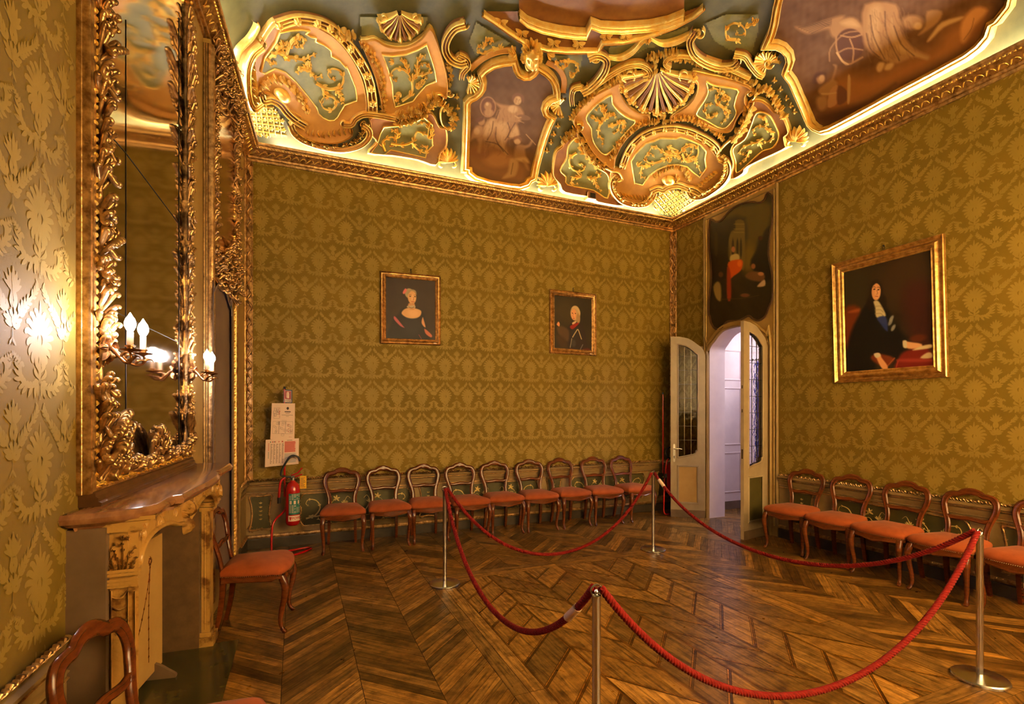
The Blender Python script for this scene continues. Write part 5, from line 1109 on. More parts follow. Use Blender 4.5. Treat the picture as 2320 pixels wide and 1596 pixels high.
# ================================================================== CHAIRS
def seat_outline(k=1.0, n=4):
    half = [(0, -.262), (.12, -.255), (.205, -.232), (.246, -.205), (.252, -.175), (.238, -.05), (.218, .08), (.200, .185), (.185, .205), (.10, .212), (0, .214)]
    P = half+[(-x, y) for x, y in half[-2:0:-1]]
    return sm(np.array(P)*k, n, True)
def make_chair():
    root = empty('balloon_back_chair')
    def tubep(mb, pts, w, t, seg=12, nrm=None, bead=True):
        # oval rail following pts, width w in the back plane, thickness t across it
        P = np.array(pts, float); T_ = np.gradient(P, axis=0); T_ /= np.linalg.norm(T_, axis=1)[:, None]; Nn = np.array(nrm if nrm is not None else (0, -.985, .17)); R = []
        w = np.broadcast_to(w, (len(P),)); t = np.broadcast_to(t, (len(P),))
        pr = [(-1, 0), (-.86, .55), (-.55, .8), (-.32, .62), (0, .74), (.32, .62), (.55, .8), (.86, .55), (1, 0), (.8, -.7), (0, -.9), (-.8, -.7)]
        for i in range(len(P)):
            s = np.cross(T_[i], Nn); s /= np.linalg.norm(s); m = np.cross(s, T_[i])
            R.append([P[i]+s*w[i]/2*a+Nn*t[i]/2*b for a, b in pr])
        mb.grid(np.array(R), closed_v=True, caps=True)
    yb = lambda z: .195+(z-.45)*.20
    half = [(.150, .44), (.146, .50), (.146, .56), (.158, .62), (.176, .675), (.192, .725), (.197, .77), (.188, .812), (.164, .846), (.126, .858), (.092, .862), (.055, .884), (0, .893)]
    pts = half+[(-x, z) for x, z in half[-2::-1]]; P = sm([(x, yb(z), z) for x, z in pts], 4)
    ww = .050+.012*np.exp(-((P[:, 0])/.07)**2)*(P[:, 2] > .8)+.008*np.exp(-((np.abs(P[:, 0])-.17)/.03)**2)*(P[:, 2] > .7)
    mb = MB(); tubep(mb, P, ww, .032); mb.build('backrest', 'walnut', root, 45)
    mb = MB(); Q = sm([(-.166, yb(.65)-.002, .656), (-.12, yb(.64), .643), (-.06, yb(.64), .646), (0, yb(.64), .653), (.06, yb(.64), .646), (.12, yb(.64), .643), (.166, yb(.65)-.002, .656)], 4)
    tubep(mb, Q, .038, .026); mb.build('crossrail', 'walnut', root, 45)
    # cushion
    mb = MB(); R = []
    for k, z in ((.955, .432), (.985, .437), (1.0, .450), (1.0, .463), (.97, .480), (.88, .497), (.72, .510), (.5, .519), (.25, .523), (.02, .524)):
        O = seat_outline(k); R.append([(x, y, z) for x, y in O])
    mb.grid(np.array(R), closed_v=True, caps=True); mb.build('seat', 'seat', root, 60)
    # seat rail with serpentine lower edge
    mb = MB(); O = seat_outline(.975); top = np.full(len(O), .440); zz = []
    for x, y in O:
        if y < -.16: z = .383+.022*(abs(x)/.24)**2-.012*math.exp(-(x/.05)**2)
        elif y > .17: z = .385
        else: z = .392
        zz.append(z)
    zz = np.array(zz); Oi = seat_outline(.86); Ob = seat_outline(.988)
    mb.grid(np.array([[(x, y, .441) for x, y in Oi], [(x, y, .441) for x, y in O], [(x, y, .430) for x, y in O], [(x, y, z+.014) for (x, y), z in zip(O, zz)], [(x, y, z+.010) for (x, y), z in zip(Ob, zz)], [(x, y, z) for (x, y), z in zip(Ob, zz)], [(x, y, z-.003) for (x, y), z in zip(O, zz)], [(x, y, z) for (x, y), z in zip(Oi, zz)]]), closed_v=True)
    mb.build('seat_rail', 'walnut', root, 40)
    mb = MB(); O = seat_outline(.992, 9)
    k0 = None
    for x, y in O[::1]:
        if k0 is not None and math.hypot(x-k0[0], y-k0[1]) < .0105: continue
        k0 = (x, y); r = .0032; mb.add([(x-r, y, .4345), (x+r, y, .4345), (x, y-r, .4345), (x, y+r, .4345), (x, y, .4345+r), (x, y, .4345-r)], [(0, 2, 4), (2, 1, 4), (1, 3, 4), (3, 0, 4), (2, 0, 5), (1, 2, 5), (3, 1, 5), (0, 3, 5)])
    o = mb.build('nail_trim', 'nail', root, 60); o['kind'] = 'stuff'
    for s in (-1, 1):
        mb = MB(); P = sm([(s*.212, -.205, .425), (s*.218, -.222, .385), (s*.224, -.236, .33), (s*.220, -.228, .25), (s*.212, -.208, .16), (s*.208, -.200, .08), (s*.212, -.212, .035), (s*.218, -.230, .012)], 4)
        n = len(P); rr = np.interp(np.linspace(0, 1, n), [0, .15, .28, .5, .72, .86, .95, 1], [.027, .029, .027, .020, .0155, .0145, .019, .018])
        P[-1][2] = .012; R = []
        for i in range(n):
            R.append([(P[i][0]+rr[i]*(abs(cos(a))**.8)*np.sign(cos(a)), P[i][1]+rr[i]*(abs(sin(a))**.8)*np.sign(sin(a)), P[i][2]) for a in np.linspace(0, 2*pi, 12, endpoint=False)])
        R.append([(P[-1][0]+.012*cos(a), P[-1][1]+.014*sin(a), 0) for a in np.linspace(0, 2*pi, 12, endpoint=False)])
        mb.grid(np.array(R), closed_v=True, caps=True)
        stroke(mb, lambda u, v, h: np.stack([u+0*h, np.interp(v, P[::-1, 2], P[::-1, 1])-.022*np.interp(v, [0, .1, .43], [.5, .6, 1.2])-h, v+0*h], -1), [(p[0], p[2]) for p in P[2:-3]], .008, .004, 'both')
        mb.build('leg', 'walnut', root, 50)
        mb = MB(); P = sm([(s*.150, .190, .44), (s*.150, .195, .30), (s*.153, .212, .15), (s*.158, .245, 0)], 4); R = []
        for p, r in zip(P, np.linspace(.020, .015, len(P))): R.append([(p[0]+a*r, p[1]+b*r, p[2]) for a, b in ((-1, -1), (-.2, -1.08), (.2, -1.08), (1, -1), (1, 1), (-1, 1))])
        mb.grid(np.array(R), closed_v=True, caps=True); mb.build('leg', 'walnut', root, 40)
    return root
proto = make_chair(); used = [False]
def place_chair(x, y, rz, label, group):
    if used[0]: o = copy_tree(proto)
    else: o = proto; used[0] = True
    o.location = (x, y, 0); o.rotation_euler = (0, 0, radians(rz)); tag(o, label, 'chair', group)
G1, G2, G3 = 'balloon-back chairs along the far wall', 'balloon-back chairs along the right wall', 'balloon-back chairs by the fireplace wall'
ORD = ['second', 'third', 'fourth', 'fifth', 'sixth', 'seventh', 'eighth']
xs = [.505, 1.03, 1.535, 2.04, 2.545, 3.06, 3.58, 4.11, 4.655]; rzs = [-3, 2, -1, 3, 1, -2, 2, -4, 6]; dys = [-.01, .02, .04, .0, .05, .04, .05, .03, .03]
for i, x in enumerate(xs):
    lab = ('rust-seated walnut balloon-back chair beside the fire extinguisher, leftmost of the far row' if i == 0 else
           'rust-seated walnut balloon-back chair at the far row end nearest the open glazed door' if i == 8 else
           'rust-seated walnut balloon-back chair, %s from the fire extinguisher in the far row' % ORD[i-1])
    place_chair(x, 6.33+dys[i], rzs[i], lab, G1)
for (x, y, rz), lab in zip([(5.385, 4.235, -81), (5.39, 3.71, -83), (5.38, 3.185, -90), (5.375, 2.66, -91), (5.38, 2.135, -90)],
    ['rust-seated walnut chair against the right wall, nearest the doorway', 'rust-seated walnut chair against the right wall, second from the doorway', 'rust-seated walnut chair against the right wall, third from the doorway', 'rust-seated walnut chair behind the post where the red ropes meet at right', 'rust-seated walnut chair cut off by the right edge of the view']):
    place_chair(x, y, rz, lab, G2)
place_chair(-.28, 4.36, 83, 'single rust-seated walnut chair standing right of the fireplace', G3)
place_chair(-.375, 2.10, 78, 'walnut chair back seen close up at lower left before the fireplace', G3)
# ================================================================== ROPE BARRIER
def make_post():
    r = empty('barrier_post')
    mb = MB(); mb.lathe([(.001, 0), (.140, 0), (.142, .004), (.142, .014), (.136, .020), (.10, .024), (.04, .028), (.024, .034), (.001, .034)], seg=48); mb.build('base', 'steel', r, 35)
    mb = MB(); mb.lathe([(.018, .028), (.018, .868), (.0195, .870), (.0195, .876), (.014, .880), (.001, .882)], seg=20); mb.build('pole', 'steel', r, 40)
    mb = MB(); mb.tube([(.026*cos(a), 0, .897+.022*sin(a)) for a in np.linspace(0, 2*pi, 18, endpoint=False)], .004, 7, closed=True); mb.lathe([(.008, .878), (.006, .886), (.009, .892), (.004, .9)], seg=12); mb.build('hook_ring', 'steel', r, 50)
    return r
PP = [(1.282, 4.655), (3.83, 4.84), (1.147, 1.815), (3.838, 1.757)]
labs = ['steel barrier post before the third chair of the far row', 'steel barrier post standing before the open glazed door', 'near steel barrier post in the middle foreground, its base out of view', 'near steel barrier post at the right edge with its base showing']
post = make_post()
for i, (p, l) in enumerate(zip(PP, labs)):
    o = post if i == 0 else copy_tree(post); o.location = (p[0], p[1], 0); tag(o, l, 'barrier post', 'steel barrier posts')
def rope(a, b, zm, label, tape=None, skew=.0):
    A = np.array([a[0], a[1], .905]); B = np.array([b[0], b[1], .905]); d = (B-A)/np.linalg.norm(B-A); A = A+d*.024; B = B-d*.024
    n = 520; t = np.linspace(0, 1, n); s = 2*t-1; k = 1.7; cat = (np.cosh(k*s)-1)/(math.cosh(k)-1)
    tt = t+skew*np.sin(pi*t)
    P = A+(B-A)*t[:, None]; P[:, 2] = zm+(.90-zm)*np.interp(tt, t, cat)
    L = np.concatenate([[0], np.cumsum(np.linalg.norm(np.diff(P, axis=0), axis=1))]); u = np.cross(B-A, (0, 0, 1)); u /= np.linalg.norm(u)
    T_ = np.gradient(P, axis=0); T_ /= np.linalg.norm(T_, axis=1)[:, None]; V = np.cross(T_, u)
    root_mb = MB()
    for q in range(3):
        ph = L/.058*2*pi+q*2*pi/3; root_mb.tube(P+.0085*(np.cos(ph)[:, None]*u+np.sin(ph)[:, None]*V), .0098, 7)
    o = root_mb.build('barrier_rope', 'rope', None, 70); tag(o, label, 'rope', 'twisted red barrier ropes'); recenter(o)
    for e in (0, 1):
        mbt = MB(); i0 = 2 if e == 0 else n-14; mbt.tube(P[i0:i0+11], .0135, 10)
        cap = mbt.build('end_cap', 'steel', None, 50); cap.parent = o; cap.location = -o.location
    if tape:
        mb = MB(); i0, i1 = tape; mb.tube(P[i0:i1], .0205, 12); tp = mb.build('tape_wrap', 'tape', None, 50); tp.parent = o; tp.location = -o.location; tp['label'] = 'white tape wound round the rope'
    return o
rope(PP[0], PP[1], .125, 'sagging red rope between the two far posts')
rope(PP[2], PP[0], .30, 'sagging red rope between the two left posts', (26, 46))
rope(PP[1], PP[3], .355, 'sagging red rope along the right wall chairs', (14, 30))
rope(PP[2], PP[3], .21, 'sagging red rope nearest the viewer between the two front posts')
# ================================================================== PICTURES
def picture(name, pxT, outer, border, prof_h, label, cat, paint_fn, fmat, tilt=None, hook=None, plate=None):
    """outer: 4 px corners of the frame; border: px width of the frame"""
    O = np.array(outer, float)
    def bil(u, v): return (O[0]*(1-u)+O[1]*u)*(1-v)+(O[3]*(1-u)+O[2]*u)*v
    W = pxT(O[:, 0], O[:, 1], np.full(4, .0)); w = np.linalg.norm(W[1]-W[0]); hh = np.linalg.norm(W[3]-W[0]); b = border
    root = empty(name, tuple(float(x) for x in (W[2]+W[3])/2)); tag(root, label, cat)
    ex = (W[1]-W[0])/w; ey = (W[0]-W[3])/hh
    def TW(x, y, h):   # metres from lower-left corner of the frame
        x = np.asarray(x, float)+0*h; y = np.asarray(y, float)+0*h; h = np.asarray(h, float)+0*x; n = np.cross(ex, ey)
        lean = tilt*(y/hh) if tilt else 0*y
        return W[3]+ex*x[..., None]+ey*y[..., None]+n*(h+.004+lean)[..., None]
    mb = MB(); n_ = np.cross(ex, ey)
    stroke(mb, TW, [(0, 0), (w, 0), (w, hh), (0, hh)], b, prof_h, closed=True, prof=[(o, q) for o, q in fmat[1]])
    mb.prism(rect(0.004, w-.004, .004, hh-.004), 0, .008, TW)
    part(mb, 'frame', fmat[0], root, 30)
    # canvas in its own pixel space: (0..w, 0..h) scaled to 100 units wide
    k = 100/w; HH = hh*k; bb = b*k*.86
    p = Paint([(bb, bb), (100-bb, bb), (100-bb, HH-bb), (bb, HH-bb)], .62, lambda x, y, h: TW(x/k, (HH-y)/k, h), .013, fmat[2], 3)
    paint_fn(p, HH); c = p.build('canvas', 'paint'); c.parent = root; c.location = -root.location
    if hook:
        mb = MB(); top = np.array([w/2, hh]); mb.tube([TW(w/2, hh-.005, .015), TW(w/2-.012, hh+.03, .01), TW(w/2, hh+.055, .01), TW(w/2+.012, hh+.03, .01), TW(w/2, hh-.005, .015)], .0025, 5)
        mb.tube([TW(w/2, hh+.05, .0), TW(w/2, hh+.055, .02)], .006, 6); part(mb, 'hook', 'wire', root)
    if plate:
        mb = MB(); mb.prism(rect(w*plate-.02, w*plate+.02, .018, .032), prof_h, prof_h+.002, TW); part(mb, 'label_plate', 'paper', root, 0)
    return root, TW, w, hh
FPR = [(0, 0), (0, .7), (.06, .85), (.14, .6), (.24, .35), (.34, .3), (.42, .6), (.55, 1), (.66, .9), (.72, .6), (.8, .5), (.88, .62), (.95, .5), (1, .25), (1, 0)]
def lady(p, H):
    s = 100/1020.0; f = lambda pts: [((x-170)*s, (y-185)*s*1.0) for x, y in pts]
    def E(x, y, rx, ry, c, so=.3, r=0, a=1): q = f([(x, y)])[0]; p.ell(q[0], q[1], rx*s, ry*s, c, so, r, a)
    def PL(pts, c, so=.5, a=1): p.poly(f(pts), c, so, a)
    def LN(pts, w, c, a=1): p.line(f(pts), w*s, c, .35, a)
    PL([(470, 880), (520, 790), (640, 760), (780, 760), (880, 820), (930, 1000), (960, 1350), (300, 1350), (330, 1100), (400, 950)], (36, 32, 38), 2)
    E(700, 1050, 170, 160, (52, 50, 60), .8, 0, .8)
    PL([(520, 870), (560, 800), (640, 765), (740, 765), (850, 800), (845, 880), (780, 930), (690, 945), (600, 930)], (222, 172, 130), .8); E(720, 850, 90, 60, (236, 190, 148), .8, 0, .7)
    PL([(640, 690), (740, 690), (735, 790), (640, 780)], (206, 152, 114), .8); PL([(620, 735), (740, 720), (745, 765), (625, 765)], (200, 180, 160), .6); LN([(640, 750), (690, 765), (735, 745)], 9, (110, 80, 66))
    E(650, 520, 74, 84, (176, 158, 132), .2); E(698, 580, 72, 118, (222, 170, 128), .15); E(720, 600, 40, 70, (238, 192, 150), .7, 0, .7); PL([(612, 520), (640, 470), (700, 450), (760, 470), (775, 540), (740, 490), (680, 480), (630, 540)], (170, 150, 124), .6)
    PL([(540, 520), (560, 470), (590, 440), (610, 470), (590, 510), (560, 540)], (224, 120, 130), .6); E(585, 410, 34, 12, (60, 40, 44), .4)
    for x in (666, 748): E(x, 570, 17, 8, (60, 38, 32), .4); LN([(x-20, 548), (x, 540), (x+20, 548)], 5, (120, 84, 62))
    LN([(722, 580), (728, 620), (712, 632)], 7, (160, 104, 80)); LN([(690, 655), (712, 660), (735, 655)], 9, (170, 70, 60)); E(712, 690, 26, 10, (200, 150, 112), .6)
    PL([(395, 925), (430, 940), (540, 1070), (570, 1105), (500, 1080), (400, 980)], (190, 96, 116), .7); PL([(880, 910), (900, 960), (930, 1080), (890, 1060), (860, 1000)], (210, 150, 120), .7); PL([(915, 1105), (1040, 1210), (1020, 1250), (930, 1190)], (196, 110, 96), .7); LN([(815, 1215), (875, 1310)], 8, (170, 80, 90)); LN([(600, 935), (690, 950), (780, 935)], 10, (80, 84, 92))
def youth(p, H):
    s = 100/860.0; f = lambda pts: [((x-212)*s, (y-225)*s*1.0) for x, y in pts]
    def E(x, y, rx, ry, c, so=.3, r=0, a=1): q = f([(x, y)])[0]; p.ell(q[0], q[1], rx*s, ry*s, c, so, r, a)
    def PL(pts, c, so=.5, a=1): p.poly(f(pts), c, so, a)
    def LN(pts, w, c, a=1): p.line(f(pts), w*s, c, .35, a)
    E(500, 560, 180, 200, (72, 58, 32), .9, 0, .6)
    PL([(520, 860), (600, 730), (720, 690), (820, 760), (880, 950), (900, 1330), (420, 1330), (520, 1100)], (44, 30, 26), 1.2)
    PL([(340, 830), (420, 790), (560, 860), (540, 1040), (400, 960)], (84, 60, 40), 2); PL([(335, 960), (430, 960), (520, 1040), (520, 1150), (400, 1130)], (66, 44, 26), 3)
    PL([(620, 740), (680, 700), (730, 720), (700, 1000), (620, 1130), (590, 1150), (600, 960)], (40, 34, 32), .8)
    E(680, 570, 92, 120, (196, 164, 128), .2); E(735, 650, 36, 84, (170, 136, 100), .4); E(650, 590, 48, 88, (226, 160, 118), .2); E(640, 600, 26, 50, (240, 180, 136), .6, 0, .7); PL([(610, 500), (650, 455), (720, 460), (770, 540), (760, 600), (720, 520), (660, 490)], (206, 176, 138), .7)
    for x in (628, 682): E(x, 572, 13, 7, (56, 34, 28), .4)
    LN([(640, 580), (636, 622), (650, 634)], 7, (160, 92, 70)); LN([(640, 655), (660, 656)], 9, (150, 50, 46)); PL([(620, 730), (690, 690), (700, 710), (640, 760)], (210, 180, 150), .6)
    PL([(590, 780), (720, 720), (740, 740), (640, 830), (590, 820)], (150, 36, 30), .6); LN([(630, 960), (690, 870), (730, 830), (770, 920), (795, 980)], 16, (200, 178, 140)); LN([(585, 1130), (600, 1060), (615, 985)], 13, (170, 156, 140)); LN([(745, 1200), (780, 1140), (820, 1070)], 12, (130, 126, 130)); E(650, 1060, 40, 60, (64, 56, 54), .6)
    PL([(570, 1150), (720, 1170), (740, 1210), (620, 1220)], (140, 44, 34), .7); PL([(800, 1160), (950, 1130), (980, 1260), (860, 1280)], (96, 30, 22), 1.5); PL([(620, 1260), (700, 1230), (740, 1250), (700, 1290), (630, 1325)], (222, 160, 118), .6); PL([(340, 770), (370, 730), (395, 760), (385, 805), (350, 790)], (226, 150, 110), .6)
def seated(p, H):
    # a seated gentleman in black, blue sash, papers on a red-draped table
    X = lambda x, y: ((x-118)*100/1050.0, (y-(395-(x-118)*.26))/(1440-395)*H)
    f = lambda pts: [X(x, y) for x, y in pts]; s = 100/1050.0
    def E(x, y, rx, ry, c, so=.3, r=0, a=1): q = X(x, y); p.ell(q[0], q[1], rx*s, ry*s*1.15, c, so, r, a)
    def PL(pts, c, so=.5, a=1): p.poly(f(pts), c, so, a)
    def LN(pts, w, c, a=1): p.line(f(pts), w*s, c, .35, a)
    E(820, 480, 260, 260, (70, 44, 22), .9, 0, .6); E(350, 600, 150, 200, (52, 44, 26), .9, 0, .6); PL([(820, 560), (1040, 500), (1040, 1000), (860, 960)], (64, 24, 18), 6, .8)
    PL([(235, 780), (390, 740), (400, 900), (300, 1080), (235, 1110)], (110, 46, 18), 2); PL([(280, 790), (390, 750), (385, 780), (290, 800)], (170, 90, 40), 1.2, .8)
    PL([(250, 1120), (330, 900), (440, 740), (520, 680), (640, 700), (760, 860), (860, 960), (840, 1040), (780, 1060), (720, 1160), (560, 1180), (440, 1370), (235, 1390)], (18, 15, 12), 2)
    E(560, 600, 66, 110, (34, 20, 12), .25); E(520, 690, 50, 80, (30, 18, 10), .4); E(620, 680, 40, 70, (30, 18, 10), .4); E(563, 596, 44, 76, (218, 158, 116), .15); E(574, 610, 24, 46, (234, 180, 138), .7, 0, .7); PL([(515, 560), (530, 515), (580, 505), (605, 540), (570, 525), (540, 545)], (30, 20, 12), .6)
    for x in (545, 586): E(x, 578, 11, 6, (50, 30, 24), .4); LN([(x-13, 562), (x, 557), (x+13, 563)], 5, (90, 56, 40))
    LN([(570, 585), (576, 612), (564, 618)], 6, (160, 100, 74)); LN([(556, 634), (578, 634)], 7, (160, 70, 56))
    PL([(535, 680), (580, 670), (620, 720), (650, 780), (600, 810), (555, 800), (550, 730)], (196, 182, 150), .7)
    for y in (710, 740, 770): LN([(548, y+8), (600, y), (625, y+16)], 6, (140, 124, 100), .8)
    PL([(565, 810), (650, 790), (665, 890), (650, 905), (600, 860)], (44, 56, 120), .8); 
    for q in ((690, 830), (715, 870), (700, 800)): E(q[0], q[1], 16, 30, (150, 150, 150), .5, 30, .9)
    PL([(800, 960), (850, 960), (960, 960), (940, 1000), (850, 1015), (810, 1000)], (220, 166, 128), .7); PL([(800, 965), (830, 955), (830, 1010), (800, 1010)], (200, 190, 170), .5)
    PL([(740, 1130), (800, 1050), (900, 1010), (1040, 1010), (1040, 1350), (700, 1370), (710, 1200)], (120, 32, 26), 1.4); PL([(760, 1110), (1030, 1060), (1035, 1080), (770, 1130)], (160, 62, 50), 1, .8); LN([(750, 1130), (715, 1240), (705, 1350)], 9, (176, 66, 48)); PL([(880, 1020), (960, 975), (1040, 950), (1040, 975), (930, 1010)], (214, 196, 160), .6); PL([(945, 1070), (1000, 1020), (1040, 1015), (1040, 1050)], (206, 186, 150), .6); E(930, 920, 70, 30, (90, 40, 20), .6)
    PL([(490, 1150), (560, 1100), (720, 1110), (650, 1190), (560, 1190)], (120, 52, 26), 1.2); LN([(640, 1200), (720, 1110)], 8, (176, 100, 56)); PL([(540, 1110), (580, 1095), (600, 1130), (650, 1180), (650, 1220), (600, 1215), (560, 1160)], (222, 160, 116), .6); PL([(525, 1110), (570, 1095), (590, 1115), (545, 1140)], (206, 196, 176), .5); LN([(560, 1330), (660, 1320)], 10, (90, 40, 18))
picture('portrait_painting', px_back, [(861, 615), (997, 627), (997, 783), (861, 779)], .075, .035, 'framed portrait of a lady in a dark low-necked dress on the far wall', 'painting', lady, ('gold_old', FPR, (58, 46, 44)), hook=True, plate=.9)
picture('portrait_painting', px_back, [(1244, 656), (1349, 668), (1349, 803), (1244, 801)], .085, .035, 'framed portrait of a youth in armour and grey wig on the far wall', 'painting', youth, ('gold_old', FPR, (46, 36, 22)), hook=True, plate=.87)
picture('portrait_painting', px_right, [(1893, 601), (2147, 531), (2150, 858), (1896, 869)], .125, .05, 'large gilt-framed painting of a seated man in black with a blue sash', 'painting', seated, ('gold_frame', FPR, (44, 34, 20)), tilt=.03, hook=True)
# gilt inner lines on the brown frame of the lady's portrait
# ---- overdoor panel
ODP = ZT(1500, 400, 3.192)
OVR = empty('overdoor_panel', (XR-.03, DC, 2.8)); tag(OVR, 'dark overdoor painting of a crowned robed figure set in an ochre panel above the doorway', 'painting')
mb = MB(); mb.prism([(4.72, 0), (4.72, 4.55), (6.0, 4.55), (6.0, 0)]+[(y, z) for y, z in ([(DC+.60, 0)]+[(DC+a*1.0, b) for a, b in [(.60, 2.46), (.585, 2.56), (.53, 2.64), (.46, 2.69), (.38, 2.765), (.24, 2.84), (0, 2.87), (-.24, 2.84), (-.38, 2.765), (-.46, 2.69), (-.53, 2.64), (-.585, 2.56), (-.60, 2.46), (-.60, 0)]])], -.01, .02, T_right)
part(mb, 'panel_ground', 'ochre_wall', OVR, 0)
mb = MB()
for y in (4.725, 5.995): stroke(mb, T_right, [(y, .13), (y, 4.55)], .03, .03, base=.01, mi=0)
for y in (4.765, 5.955): stroke(mb, T_right, [(y, .13), (y, 4.5)], .012, .012, base=.02, mi=1)
stroke(mb, T_right, [(5.99, 4.5), (4.73, 4.5)], .02, .02, base=.01, mi=0); part(mb, 'border_moulding', ['taupe', 'gold_pale'], OVR, 40)
mb = MB(); AO = sm([(DC-.56, .0), (DC-.56, 2.46), (DC-.545, 2.55), (DC-.49, 2.625), (DC-.42, 2.68), (DC-.35, 2.745), (DC-.22, 2.815), (DC, 2.84), (DC+.22, 2.815), (DC+.35, 2.745), (DC+.42, 2.68), (DC+.49, 2.625), (DC+.545, 2.55), (DC+.56, 2.46), (DC+.56, .0)], 3)
stroke(mb, T_right, AO, .085, .05, prof=[(-.5, 0), (-.5, .6), (-.35, .9), (-.2, .55), (0, .5), (.2, .9), (.36, 1), (.5, .7), (.5, 0)], base=.0); part(mb, 'arch_moulding', 'ochre_wall', OVR, 30)
OV = [(345, 330), (360, 312), (385, 330), (425, 322), (470, 270), (520, 226), (580, 197), (650, 184), (700, 192), (740, 168), (760, 120), (786, 130), (800, 165), (797, 320), (778, 420), (768, 560), (790, 680), (800, 760), (795, 880), (770, 950), (745, 1010), (700, 1042), (660, 1032), (630, 1008), (590, 1025), (560, 1040), (520, 1045), (470, 1050), (425, 1098), (385, 1100), (355, 1060), (345, 1010), (337, 990), (340, 880), (355, 750), (350, 600), (338, 500)]
pr2 = lambda x, y, h: px_right(x, y, .02+h)
p = Paint(ODP(sm(OV, 2, True)), 1.0, pr2, .006, (44, 34, 18), 4); Z_ = ODP; zs = 3.192
PL([(400, 320), (520, 230), (660, 200), (790, 200), (760, 400), (700, 460), (640, 640), (600, 640), (600, 300)], (84, 72, 30), 6); E(630, 600, 60, 110, (120, 100, 40), .8, 0, .7)
PL([(480, 470), (500, 400), (530, 380), (530, 320), (590, 320), (600, 420), (595, 660), (560, 660), (480, 600)], (108, 92, 46), 1.6); 
for x in (512, 545, 570): E(x, 520, 9, 70, (52, 42, 22), .4)
for y in (345, 380, 405): LN([(520, y), (592, y)], 4, (146, 126, 70))
PL([(345, 340), (460, 440), (470, 700), (350, 720)], (34, 24, 12), 6); PL([(380, 420), (400, 420), (400, 560), (380, 560)], (56, 44, 24), 2)
PL([(640, 640), (680, 540), (700, 480), (700, 440), (730, 440), (740, 400), (790, 380), (790, 700), (740, 760)], (22, 14, 8), 3); E(712, 448, 14, 16, (60, 24, 12), .4)
E(515, 528, 14, 22, (170, 110, 76), .4); PL([(490, 600), (500, 570), (545, 560), (560, 590), (540, 640), (500, 620)], (190, 170, 110), 1.5); PL([(480, 620), (560, 600), (585, 620), (570, 680), (520, 720), (490, 740), (480, 680)], (206, 86, 26), 1.5); PL([(470, 660), (495, 700), (500, 880), (470, 880)], (150, 54, 30), 2); E(560, 630, 16, 24, (226, 110, 40), .5)
PL([(370, 800), (400, 760), (425, 790), (425, 900), (390, 880)], (150, 126, 74), 2); E(425, 710, 18, 20, (90, 56, 36), .5)
PL([(600, 720), (640, 690), (700, 690), (745, 720), (720, 760), (640, 750)], (110, 74, 46), 2); E(660, 650, 16, 20, (150, 96, 62), .5); E(715, 705, 22, 14, (176, 120, 80), .5); PL([(690, 790), (740, 745), (745, 790), (700, 800)], (190, 160, 130), 1.5); E(600, 860, 34, 14, (120, 76, 56), .5); LN([(430, 890), (600, 880), (700, 860)], 6, (80, 62, 34), .7)
cv = p.build('canvas', 'paint'); cv.parent = OVR; cv.location = -OVR.location
mb = MB(); stroke(mb, pr2, ODP(sm(OV, 3, True)), 5.2, .022, closed=True, prof=[(-.5, 0), (-.42, .8), (-.15, 1), (.05, .5), (.3, .6), (.5, 0)]); part(mb, 'frame', 'plinth', OVR, 40)
